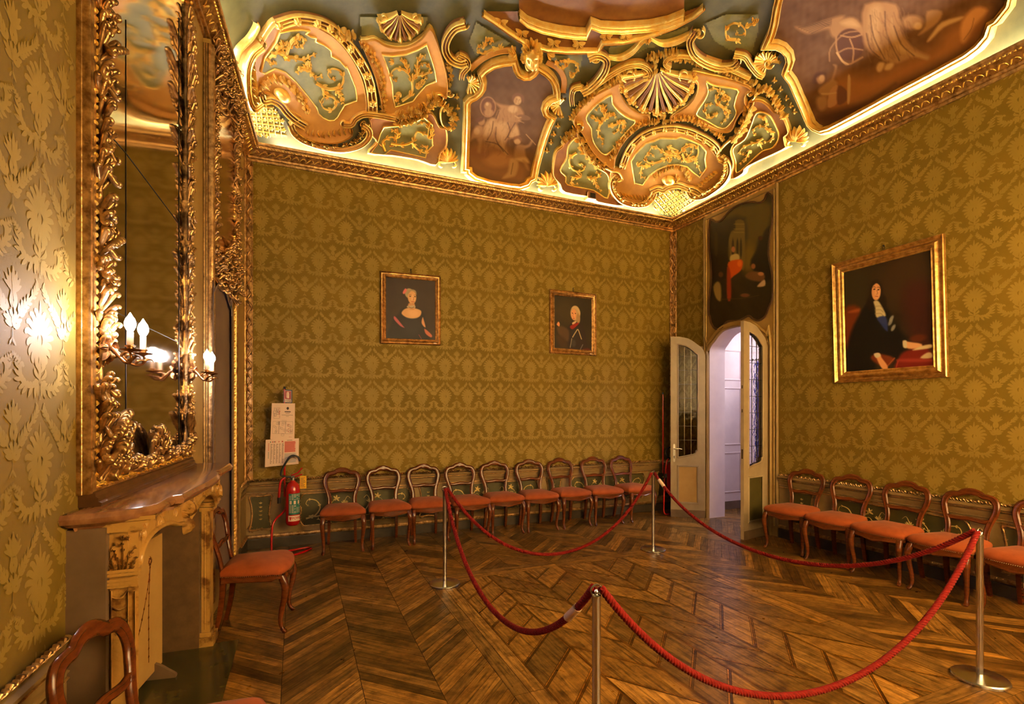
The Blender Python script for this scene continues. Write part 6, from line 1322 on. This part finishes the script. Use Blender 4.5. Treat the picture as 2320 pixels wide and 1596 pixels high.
# ================================================================== DOORWAY, LEAVES, ROOM BEYOND
def leaf_top(u):   # height of the leaf at distance u (0 hinge .. 1 free edge)
    return float(np.interp(u, [0, .04, .13, .24, .36, .5, .75, 1], [2.50, 2.57, 2.625, 2.665, 2.715, 2.755, 2.785, 2.79]))-.045
def glazed_leaf(hinge, free, side, label, handle, panelmat, came, paintm):
    H = np.array(hinge); E_ = np.array(free); L = float(np.linalg.norm(E_-H)); d = (E_-H)/L; n = np.array([-d[1], d[0]])*side; t = .042
    root = empty('glazed_door_leaf', (float((H+E_)[0]/2), float((H+E_)[1]/2), .0)); tag(root, label, 'door', 'glazed double-door leaves')
    def T(a, v, h): a = np.asarray(a, float)+0*h; h = np.asarray(h, float)+0*a; return np.stack([H[0]+d[0]*a+n[0]*h, H[1]+d[1]*a+n[1]*h, np.asarray(v, float)+0*a], -1)
    us = np.linspace(0, 1, 25); z0 = .012; st = .105
    gl = [(st, 1.0)]+[(st+(L-2*st)*u, min(leaf_top(.12+u*.7)-.12, 2.62)) for u in np.linspace(0, 1, 15)]+[(L-st, .90)]
    gl[0] = (st, 1.02); gl = [(st, 1.02), (st+.03, 1.02), (st+.035, .99)]+[(L-st, .955)]+gl[1:-1][::-1] if False else gl
    gpoly = [(st, 1.02)]+gl[1:-1]+[(L-st, .905), (st+.07, .955), (st+.03, .975), (st+.025, 1.01)]
    # solid parts of the frame: stiles, top rail, middle rail, bottom rail
    mb = MB(); top = [(u*L, leaf_top(u)) for u in us]
    # build frame as quads strips between outer outline and glass opening
    mb.prism([(0, z0), (st, z0), (st, gl[1][1])]+[(0+st*k, leaf_top(st*k/L)) for k in (1, .6, .25, 0)], -t/2, t/2, T)
    mb.prism([(L-st, z0), (L, z0), (L, leaf_top(1)), (L-st, leaf_top(1-st/L))], -t/2, t/2, T)
    tp = [(x, z) for x, z in top if st < x < L-st]; mb.prism([(st, gl[1][1])]+[(x, z) for x, z in gl[2:-2]]+[(L-st, gl[-2][1]), (L-st, leaf_top(1-st/L))]+tp[::-1]+[(st, leaf_top(st/L))], -t/2, t/2, T)
    mb.prism([(st, .78), (L-st, .78), (L-st, .905), (st+.07, .955), (st+.03, .975), (st+.025, 1.01), (st, 1.02)], -t/2, t/2, T); mb.prism(rect(st, L-st, z0, .22), -t/2, t/2, T)
    part(mb, 'leaf_frame', paintm, root, 0)
    mb = MB()
    for s in (-1, 1):
        def Ts(a, v, h, s=s): return T(a, v, s*(t/2+h))
        stroke(mb, Ts, sm(gpoly, 1, True), .02, .01, closed=True); stroke(mb, Ts, rect(st+.0, L-st-.0, .22, .78), .03, .012, closed=True, prof=RIDGE)
    part(mb, 'bead_moulding', paintm, root, 40)
    mb = MB(); mb.prism(rect(st-.005, L-st+.005, .215, .785), -.010, .010, T); part(mb, 'lower_panel', panelmat, root, 0)
    mb = MB(); mb.prism(gpoly, -.002, .002, T); part(mb, 'glass_pane', 'glass', root, 0)
    mb = MB(); zt = max(z for _, z in gpoly)
    for k in (1, 2):
        x = st+(L-2*st)*k/3; zz = np.interp((x-st)/(L-2*st), np.linspace(0, 1, 15), [q[1] for q in gl[1:-1]]); mb.tube([T(x, .95, 0.), T(x, zz, 0.)], .0035, 6)
    for z in np.arange(1.17, zt, .212):
        x0 = st; 
        for x in np.linspace(st, L-st, 30):
            if np.interp((x-st)/(L-2*st), np.linspace(0, 1, 15), [q[1] for q in gl[1:-1]]) > z: x0 = x; break
        mb.tube([T(x0, z, 0.), T(L-st, z, 0.)], .0035, 6)
    part(mb, 'lead_cames', came, root, 0)
    mb = MB(); mb.prism(rect(0.001, L-.001, .003, .115), -t/2-.004, t/2+.004, T); part(mb, 'kick_board', 'plaster' , root, 0)
    if handle:
        mb = MB(); x = L-.05
        def Th(a, v, h): return T(a, v, handle*(t/2+h))
        mb.prism(sm([(x-.016, .86), (x, .84), (x+.016, .86), (x+.016, 1.08), (x, 1.11), (x-.016, 1.08)], 2, True), 0, .005, Th)
        P = sm([Th(x, 1.04, .0), Th(x, 1.04, .045), Th(x-.02, 1.04, .052), Th(x-.07, 1.045, .05), Th(x-.11, 1.035, .048)], 4); mb.tube(P, .008, 8); part(mb, 'door_handle', 'steel', root, 50)
        mb = MB(); mb.prism(rect(x-.004, x+.004, .89, .92), .005, .006, Th); mb.prism(rect(x-.006, x+.006, .915, .93), .005, .006, Th); part(mb, 'keyhole', 'opening_black', root, 0)
    else:
        mb = MB()
        def Te(a, v, h): q = T(L+.001+h*0, v, a); return q+np.array([d[0], d[1], 0])*(np.asarray(h, float)[..., None] if np.ndim(h) else h)
        mb.prism(rect(-.010, .010, 1.02, 1.14), 0, .002, Te); mb.prism(rect(-.006, .006, 1.60, 1.64), 0, .002, Te); mb.prism(rect(-.006, .006, 1.90, 1.94), 0, .002, Te); part(mb, 'lock_plate', 'darkwood', root, 0)
    return root
glazed_leaf((5.665, 5.945), (5.262, 6.235), 1, 'cream glazed door leaf with lever handle folded back at the left of the doorway', 1, 'board', 'lead', 'white')
glazed_leaf((5.665, 4.865), (5.135, 4.758), 1, 'ochre-edged glazed door leaf with green lower panel standing open at right of the doorway', 0, 'wgreen', 'lead_dark', 'white')
# room beyond
mb = MB(); T_n = lambda x, z, h: np.stack([np.asarray(x, float)+0*h, 6.36-h+0*np.asarray(x, float), np.asarray(z, float)+0*h], -1)
mb.box(6.02, 8.6, 6.36, 6.5, 0, 3.4); struct(mb.build('wall_1', 'white_room', smooth=0), 'pale wall of the room beyond the doorway')
mb = MB(); mb.box(8.3, 8.5, 3.6, 6.5, 0, 3.4); struct(mb.build('wall_2', 'white_room', smooth=0), 'end wall of the room beyond the doorway')
mb = MB(); mb.box(6.02, 8.5, 3.6, 3.75, 0, 3.4); struct(mb.build('wall_3', 'white_room', smooth=0), 'near wall of the room beyond the doorway')
mb = MB(); mb.box(6.02, 8.5, 3.6, 6.5, 3.3, 3.4); struct(mb.build('ceiling_1', 'white_room', smooth=0), 'ceiling of the room beyond the doorway')
mb = MB(); fo = sm([(DC-.52, 2.50), (DC-.505, 2.57), (DC-.45, 2.625), (DC-.395, 2.68), (DC-.32, 2.74), (DC-.2, 2.785), (DC, 2.80), (DC+.2, 2.785), (DC+.32, 2.74), (DC+.395, 2.68), (DC+.45, 2.625), (DC+.505, 2.57), (DC+.52, 2.50)], 2)
L_ = [(DC-.52, .0)]+fo.tolist()+[(DC+.52, .0)]; Q = np.array(L_); cen = np.array([DC, 1.3])
mb.grid(np.array([[(XR+.001, y, z) for y, z in L_], [(XR+.001, DC+(y-DC)*.985, z-(.008 if z > .1 else 0)) for y, z in L_], [(XR+EXT+.003, DC+(y-DC)*.985, z-(.008 if z > .1 else 0)) for y, z in L_], [(XR+EXT+.003, y, z) for y, z in L_]]))
struct(mb.build('trim_14', 'white_room', smooth=40), 'pale lining of the doorway reveal')
PD = empty('panelled_door', (6.9, 6.34, 0)); tag(PD, 'pale lilac panelled door seen through the doorway', 'door')
mb = MB(); mb.prism(rect(6.04, 7.75, .0, 2.75), .002, .035, T_n); part(mb, 'door_slab', 'white_room', PD, 0)
mb = MB(); mb.prism(rect(6.04, 7.75, .0, .13), .035, .042, T_n); part(mb, 'kick_board', 'plaster', PD, 0)
for z0, z1 in ((.28, .92), (1.06, 1.98), (2.12, 2.60)):
    mb = MB()
    for a, b_ in ((6.20, 6.78), (6.98, 7.6)): stroke(mb, T_n, rect(a, b_, z0, z1), .03, .012, closed=True, base=.034, prof=RIDGE)
    part(mb, 'panel_moulding', 'taupe' if False else 'white_room', PD, 30)
mb = MB(); mb.box(6.86, 6.885, 6.27, 6.32, 1.02, 1.06); mb.lathe([(.001, 0), (.02, .0), (.024, .02), (.015, .035), (.001, .04)], (6.87, 6.24, 1.03), 12); part(mb, 'door_knob', 'steel', PD, 50)
mb = MB(); ys_ = np.linspace(5.2, 6.14, 80); X_ = 6.95+.045*np.sin(ys_*46)+.02*np.sin(ys_*101)
mb.grid(np.array([[(x+dx, y, z) for x, y in zip(X_, ys_)] for z, dx in ((.03, .02), (.8, .0), (1.6, -.01), (2.42, 0))])); tag(recenter(mb.build('blue_curtain', 'curtain', smooth=70)), 'long blue curtain hanging in the room beyond the doorway', 'curtain')
mb = MB(); mb.tube([(6.95, 5.1, 2.45), (6.95, 6.34, 2.45)], .014, 8); tag(recenter(mb.build('curtain_rod', 'black', smooth=40)), 'dark rod carrying the blue curtain beyond the doorway', 'curtain rod')
# ================================================================== SMALL THINGS
S_ = empty('motion_sensor', (XR-.02, 6.035, 2.50)); tag(S_, 'small ivory alarm sensor on the wall above the left door leaf', 'sensor')
mb = MB(); mb.prism([(y+.025, z) for y, z in sm([(6.00, 2.45), (6.035, 2.435), (6.07, 2.45), (6.078, 2.52), (6.07, 2.585), (6.035, 2.60), (6.00, 2.585), (5.992, 2.52)], 2, True)], .0, .055, T_right); part(mb, 'housing', 'plastic', S_, 30)
mb = MB(); mb.prism(rect(6.012, 6.058, 2.47, 2.50), .055, .058, T_right); part(mb, 'lens', 'taupe', S_, 0)
def extinguisher(x, y, label, full):
    R_ = empty('fire_extinguisher', (x, y, .0)); tag(R_, label, 'fire extinguisher'); r = .078; zb = .30
    mb = MB(); mb.lathe([(.001, zb), (.05, zb+.002), (.072, zb+.018), (r, zb+.045), (r, zb+.40), (.072, zb+.45), (.05, zb+.49), (.03, zb+.505), (.024, zb+.52), (.001, zb+.522)], seg=36); mb.build('cylinder', 'red', R_, 50)
    mb = MB(); mb.lathe([(.02, zb+.515), (.02, zb+.55), (.012, zb+.555), (.012, zb+.575), (.001, zb+.576)], seg=16); mb.box(-.03, .02, -.012, .012, zb+.545, zb+.57); mb.build('valve', 'steel', R_, 40)
    mb = MB(); mb.tube([(-.02, 0, zb+.575), (.05, 0, zb+.60), (.10, 0, zb+.66)], [.008, .009, .007], 8); mb.tube([(-.02, 0, zb+.56), (.04, 0, zb+.565), (.10, 0, zb+.585)], [.008, .009, .007], 8); mb.build('lever', 'red', R_, 40)
    mb = MB(); P = sm([(-.02, -.01, zb+.56), (-.09, -.02, zb+.57), (-.125, -.02, zb+.60), (-.09, -.02, zb+.70), (-.02, -.02, zb+.80), (.05, -.015, zb+.79), (.075, -.01, zb+.74)], 6) if full else sm([(-.02, 0, zb+.56), (-.1, 0, zb+.6), (-.11, 0, zb+.7), (0, 0, zb+.74), (.09, 0, zb+.66)], 6)
    mb.tube(P, .0115, 9); mb.build('hose', 'black', R_, 60)
    mb = MB(); mb.tube(sm([(-.08, -.02, zb+.56), (-.125, -.03, zb+.52), (-.14, -.03, zb+.42), (-.145, -.03, zb+.33)], 4), [.014]*13, 9); mb.build('horn', 'red', R_, 50)
    mb = MB(); mb.tube([(-.145, -.03, zb+.335), (-.146, -.03, zb+.27)], .019, 10); mb.build('nozzle', 'black', R_, 40)
    if full:
        def Tc(a, z, h): a = np.asarray(a, float)+0*h; aa = -pi/2+.12+a/r; return np.stack([(r+h)*np.cos(aa), (r+h)*np.sin(aa), zb+np.asarray(z, float)+0*h], -1)
        def lab(name, m, a0, a1, z0, z1, h=.001):
            mb = MB(); U = np.linspace(a0, a1, 14); mb.grid(np.array([Tc(U, np.full(14, z0), np.full(14, h)), Tc(U, np.full(14, z1), np.full(14, h))])); return mb.build(name, m, R_, 60)
        lab('label', 'teal', -.055, .085, .135, .375); lab('white_band', 'paper', -.06, .085, .06, .125)
        mb = MB()
        for k in range(16):
            z = .365-k*.0135
            if 5 <= k <= 8: continue
            n = 5
            for j in range(n):
                a0 = -.048+j*.026; 
                if random.random() < .85: mb.grid(np.array([Tc(np.linspace(a0, a0+.020, 3), np.full(3, z), np.full(3, .0016)), Tc(np.linspace(a0, a0+.020, 3), np.full(3, z-.005), np.full(3, .0016))]))
        for j in range(3): mb.grid(np.array([Tc(np.linspace(-.045+j*.045, -.022+j*.045, 3), np.full(3, .295), np.full(3, .0017)), Tc(np.linspace(-.045+j*.045, -.022+j*.045, 3), np.full(3, .255), np.full(3, .0017))]))
        mb.build('label_text', 'paper', R_, 0)
        try:
            cu = bpy.data.curves.new('t', 'FONT'); cu.body = 'POWER'; cu.size = .036; cu.offset = .0008; to = bpy.data.objects.new('t', cu); COL.objects.link(to)
            me = bpy.data.meshes.new_from_object(to); bpy.data.objects.remove(to)
            co = np.empty(len(me.vertices)*3); me.vertices.foreach_get('co', co); co = co.reshape(-1, 3); q = Tc(co[:, 0]-.018, co[:, 1]+.083, np.full(len(co), .0022)); me.vertices.foreach_set('co', q.ravel()); me.materials.append(M['ink_red'])
            o = bpy.data.objects.new('band_lettering', me); COL.objects.link(o); o.parent = R_
        except Exception as ex: print('text', ex)
        mb = MB(); mb.grid(np.array([Tc(np.array([-.05, -.035, -.02]), np.array([.11, .11, .11]), np.full(3, .0022)), Tc(np.array([-.042, -.035, -.028]), np.array([.078, .07, .078]), np.full(3, .0022))])); mb.build('band_emblem', 'ink_red', R_, 0)
        mb = MB(); mb.box(.075, .145, -.012, -.010, zb+.42, zb+.565, T=None); yc = mb.build('inspection_card', 'yellow', R_, 0)
        mb = MB()
        for k in range(9): mb.box(.082, .082+random.uniform(.03, .055), -.0128, -.0121, zb+.435+k*.013, zb+.440+k*.013)
        mb.build('card_print', 'ink', R_, 0)
    return R_
EX, EY = -.035, 6.42
extinguisher(EX, EY, 'red fire extinguisher with teal label and yellow card hanging on its stand', True)
extinguisher(5.45, 6.43, 'red fire extinguisher half hidden behind the open glazed door leaf', False)
def tubes(name, mat_, paths, r, parent=None):
    mb = MB()
    for P in paths: mb.tube(P, r, 10)
    return mb.build(name, mat_, parent, 60)
ST = empty('extinguisher_stand', (-.10, 6.50, 0)); tag(ST, 'red tubular stand holding the extinguisher, notices and pictogram sign', 'stand')
def st(name, mat_, P, r=.011): o = tubes(name, mat_, [sm(P, 6)], r); o.parent = ST; o.location = -ST.location; return o
st('pole', 'red', [(-.125, 6.53, .62), (-.125, 6.53, 1.2), (-.125, 6.53, 1.89)], .012)
st('stand_tube', 'red', [(-.105, 6.51, .62), (-.11, 6.51, .50), (-.14, 6.48, .445), (-.205, 6.40, .40), (-.245, 6.36, .33), (-.255, 6.35, .2), (-.255, 6.35, .06), (-.235, 6.34, .02), (-.15, 6.36, .014), (-.02, 6.42, .014), (.10, 6.46, .014), (.16, 6.43, .014), (.14, 6.37, .014), (.06, 6.27, .014), (-.02, 6.20, .014), (-.1, 6.14, .014)], .0125)
st('bracket', 'steel', [(-.125, 6.53, .80), (-.09, 6.49, .80), (EX, 6.44, .80)], .006)
mb = MB(); mb.tube([(-.125, 6.53, 1.875), (-.125, 6.53, 1.905)], .014, 8); part(mb, 'pole_cap', 'black', ST)
st2 = copy_tree(ST); st2.location = (-.10+5.485, 6.50, 0); tag(st2, 'red tubular stand of the extinguisher hidden behind the open glazed door leaf', 'stand')
def sheet(name, corners, pdep, label, cat, draw, depth=.006):
    """flat notice: px corners (tl,tr,br,bl) on the plane Y=pdep"""
    def T(x, y, h): dx, dy, dz = ray(np.asarray(x, float)+0*h, np.asarray(y, float)+0*h); t = (pdep-h)/dy; return np.stack([dx*t, dy*t, CZ+dz*t], -1)
    O = np.array(corners, float); c = T(O[:, 0], O[:, 1], np.zeros(4)); root = empty(name, (float(c[:, 0].mean()), pdep, float(c[:, 2].min()))); tag(root, label, cat)
    mb = MB(); mb.prism(O, -depth, 0, T); part(mb, 'sheet', draw[0], root, 0)
    def uv(u, v): return (O[0]*(1-u)+O[1]*u)*(1-v)+(O[3]*(1-u)+O[2]*u)*v
    for nm, m_, rects in draw[1]:
        mb = MB()
        for k, (u0, v0, u1, v1) in enumerate(rects): mb.add(T(*np.array([uv(u0, v0), uv(u1, v0), uv(u1, v1), uv(u0, v1)]).T, np.full(4, .0008+.0004*draw[1].index((nm, m_, rects)))), [(0, 1, 2, 3)])
        part(mb, nm, m_, root, 0)
    return root, T, uv
random.seed(21)
plan = []
def box_(u0, v0, u1, v1, w=.006): return [(u0, v0, u1, v0+w*.7), (u0, v1-w*.7, u1, v1), (u0, v0, u0+w, v1), (u1-w, v0, u1, v1)]
for b_ in ((.10, .12, .36, .42), (.07, .50, .34, .84), (.34, .50, .60, .84), (.62, .50, .92, .84), (.45, .84, .56, .9)): plan += box_(*b_)
for k in range(9): plan += box_(*(lambda u, v: (u, v, u+.09, v+.07))(.08+random.random()*.2, .14+random.random()*.2))
for k in range(18): plan += box_(*(lambda u, v: (u, v, u+.07, v+.06))(.08+random.random()*.76, .52+random.random()*.26))
for k in range(7): plan.append((.30+k*.012, .50, .304+k*.012, .60)); plan.append((.46+k*.03, .46, .464+k*.03, .58))
red = [(.30+random.random()*.05, .12+random.random()*.25, 0, 0) for k in range(9)]+[(.66+random.random()*.2, .56+random.random()*.22, 0, 0) for k in range(9)]+[(.78, .92, 0, 0), (.84, .92, 0, 0)]; red = [(a, b, a+.025, b+.015) for a, b, _, _ in red]
sheet('evacuation_plan', [(616, 914), (668.5, 914.5), (667, 997), (612.5, 996)], 6.49, 'white evacuation plan sheet, upper of the two notices over the extinguisher', 'notice',
      ('paper', [('plan_drawing', 'ink', plan+[(.44, .32, .92, .328), (.56, .22, .82, .245), (.60, .27, .78, .28), (.62, .355, .74, .362)]), ('plan_marks', 'ink_red', red), ('crest', 'ink', [(.64, .115, .74, .16), (.67, .10, .71, .18)])]))
cells = []
for r_ in range(14):
    for c_ in range(5): cells.append((.15+c_*.085, .18+r_*.053, .15+c_*.085+.06*random.uniform(.5, 1), .18+r_*.053+.018))
txt = lambda u0, u1, v0, v1, n, j=.1: [(u0, v0+(v1-v0)*k/n, u1-(u1-u0)*random.random()*j, v0+(v1-v0)*(k+.55)/n) for k in range(n)]
sheet('instruction_notice', [(602, 997), (677.5, 993.5), (676.5, 1051.5), (600, 1059)], 6.475, 'white multilingual instruction notice, lower of the two over the extinguisher', 'notice',
      ('paper', [('pink_text_block', 'pink', [(.57, .10, .90, .52)]), ('pink_lines', 'ink_red', txt(.575, .9, .11, .52, 9)), ('blue_text_block', 'bluegrey', txt(.57, .93, .56, .93, 9)), ('table_text', 'ink', cells+[(.53, .08, .534, .95), (.64, .05, .80, .065)]),
                 ('red_symbols', 'ink_red', [(.085, .14+k*.05, .105, .17+k*.05) for k in range(6)]+[(.20, .07, .225, .12), (.28, .07, .30, .12), (.39, .07, .41, .12), (.485, .07, .52, .12)]), ('green_symbols', 'teal', [(.085, .46+k*.05, .105, .49+k*.05) for k in range(5)]+[(.14, .07, .16, .12), (.25, .07, .27, .12)])]))
rt, Tsg, uvs = sheet('extinguisher_sign', [(642.5, 882.5), (662.5, 884), (662, 914.5), (641.5, 913.5)], 6.52, 'small dark red pictogram sign above the notices on the stand', 'sign',
      ('navy', [('lower_band', 'paper', [(.08, .74, .92, .93)]), ('red_field', 'signred', [(.12, .08, .88, .72)]), ('pictogram', 'paper', [(.12, .08, .88, .10), (.12, .70, .88, .72), (.12, .08, .15, .72), (.85, .08, .88, .72), (.42, .26, .66, .64), (.46, .20, .60, .26), (.34, .24, .40, .60), (.36, .20, .50, .23), (.40, .16, .70, .19)]), ('pictogram_shade', 'signred', [(.45, .30, .63, .31), (.45, .36, .63, .37), (.45, .42, .63, .43)])]))
try:
    cu = bpy.data.curves.new('t', 'FONT'); cu.body = 'ESTINTORE'; cu.size = 1; cu.offset = .02; to = bpy.data.objects.new('t', cu); COL.objects.link(to); me = bpy.data.meshes.new_from_object(to); bpy.data.objects.remove(to)
    co = np.empty(len(me.vertices)*3); me.vertices.foreach_get('co', co); co = co.reshape(-1, 3); w_ = co[:, 0].max(); A0 = np.array([uvs(u, v) for u, v in zip(.12+.76*co[:, 0]/w_, .90-.12*co[:, 1]/.72)])
    me.vertices.foreach_set('co', Tsg(A0[:, 0], A0[:, 1], np.full(len(A0), .002)).ravel()); me.materials.append(M['ink']); o = bpy.data.objects.new('sign_lettering', me); COL.objects.link(o); o.parent = rt; o.location = -rt.location
except Exception as ex: print('text', ex)
sheet('extinguisher_sign', [(1518.5, 889), (1526, 889), (1526, 912), (1518.5, 912)], YB-.006, 'small red sign on the far wall behind the open door leaf', 'sign', ('paper', [('red_field', 'signred', [(.12, .08, .88, .92)])]), .004)
# ================================================================== CAMERA, WORLD, RENDER LOOK
cd = bpy.data.cameras.new('camera'); cam = bpy.data.objects.new('camera', cd); COL.objects.link(cam)
cd.sensor_fit = 'HORIZONTAL'; cd.sensor_width = 36; cd.lens = 36*F/2320; cd.shift_y = (CY-798)/2320; cd.clip_start = .03
cam.location = (0, 0, CZ); cam.rotation_euler = (pi/2, 0, -YAW); SC.camera = cam
w = bpy.data.worlds.new('world'); SC.world = w; w.use_nodes = True
w.node_tree.nodes['Background'].inputs[0].default_value = (1, .9, .75, 1); w.node_tree.nodes['Background'].inputs[1].default_value = .05
def area(name, loc, rot, sx, sy, power, col):
    l = bpy.data.lights.new(name, 'AREA'); l.shape = 'RECTANGLE'; l.size = sx; l.size_y = sy; l.energy = power; l.color = col
    o = bpy.data.objects.new(name, l); COL.objects.link(o); o.location = loc; o.rotation_euler = rot; return o
# added unseen fill lamps at the plain wall behind the viewer
area('fill_light', (2.2, YF+.05, 2.0), (radians(-96), 0, 0), 1.4, 2.6, 300, (1, .95, .88))
area('fill_light', (4.6, YF+.05, 2.0), (radians(-96), 0, 0), 1.4, 2.6, 300, (1, .95, .88))
SC.view_settings.view_transform = 'Standard'; SC.view_settings.look = 'None'; SC.view_settings.gamma = 1; SC.view_settings.use_curve_mapping = False
SC.view_settings.exposure = EXPO
SC.cycles.use_denoising = True; SC.cycles.use_adaptive_sampling = True; SC.cycles.adaptive_threshold = .08; SC.cycles.adaptive_min_samples = 16; SC.cycles.max_bounces = 6; SC.cycles.diffuse_bounces = 4; SC.cycles.glossy_bounces = 4; SC.cycles.transmission_bounces = 5; SC.cycles.sample_clamp_indirect = 6; SC.cycles.caustics_reflective = False; SC.cycles.caustics_refractive = False

area('ceiling_lamp', (7.2, 5.0, 3.28), (0, 0, 0), .9, 1.2, 26, (1, .93, .93))
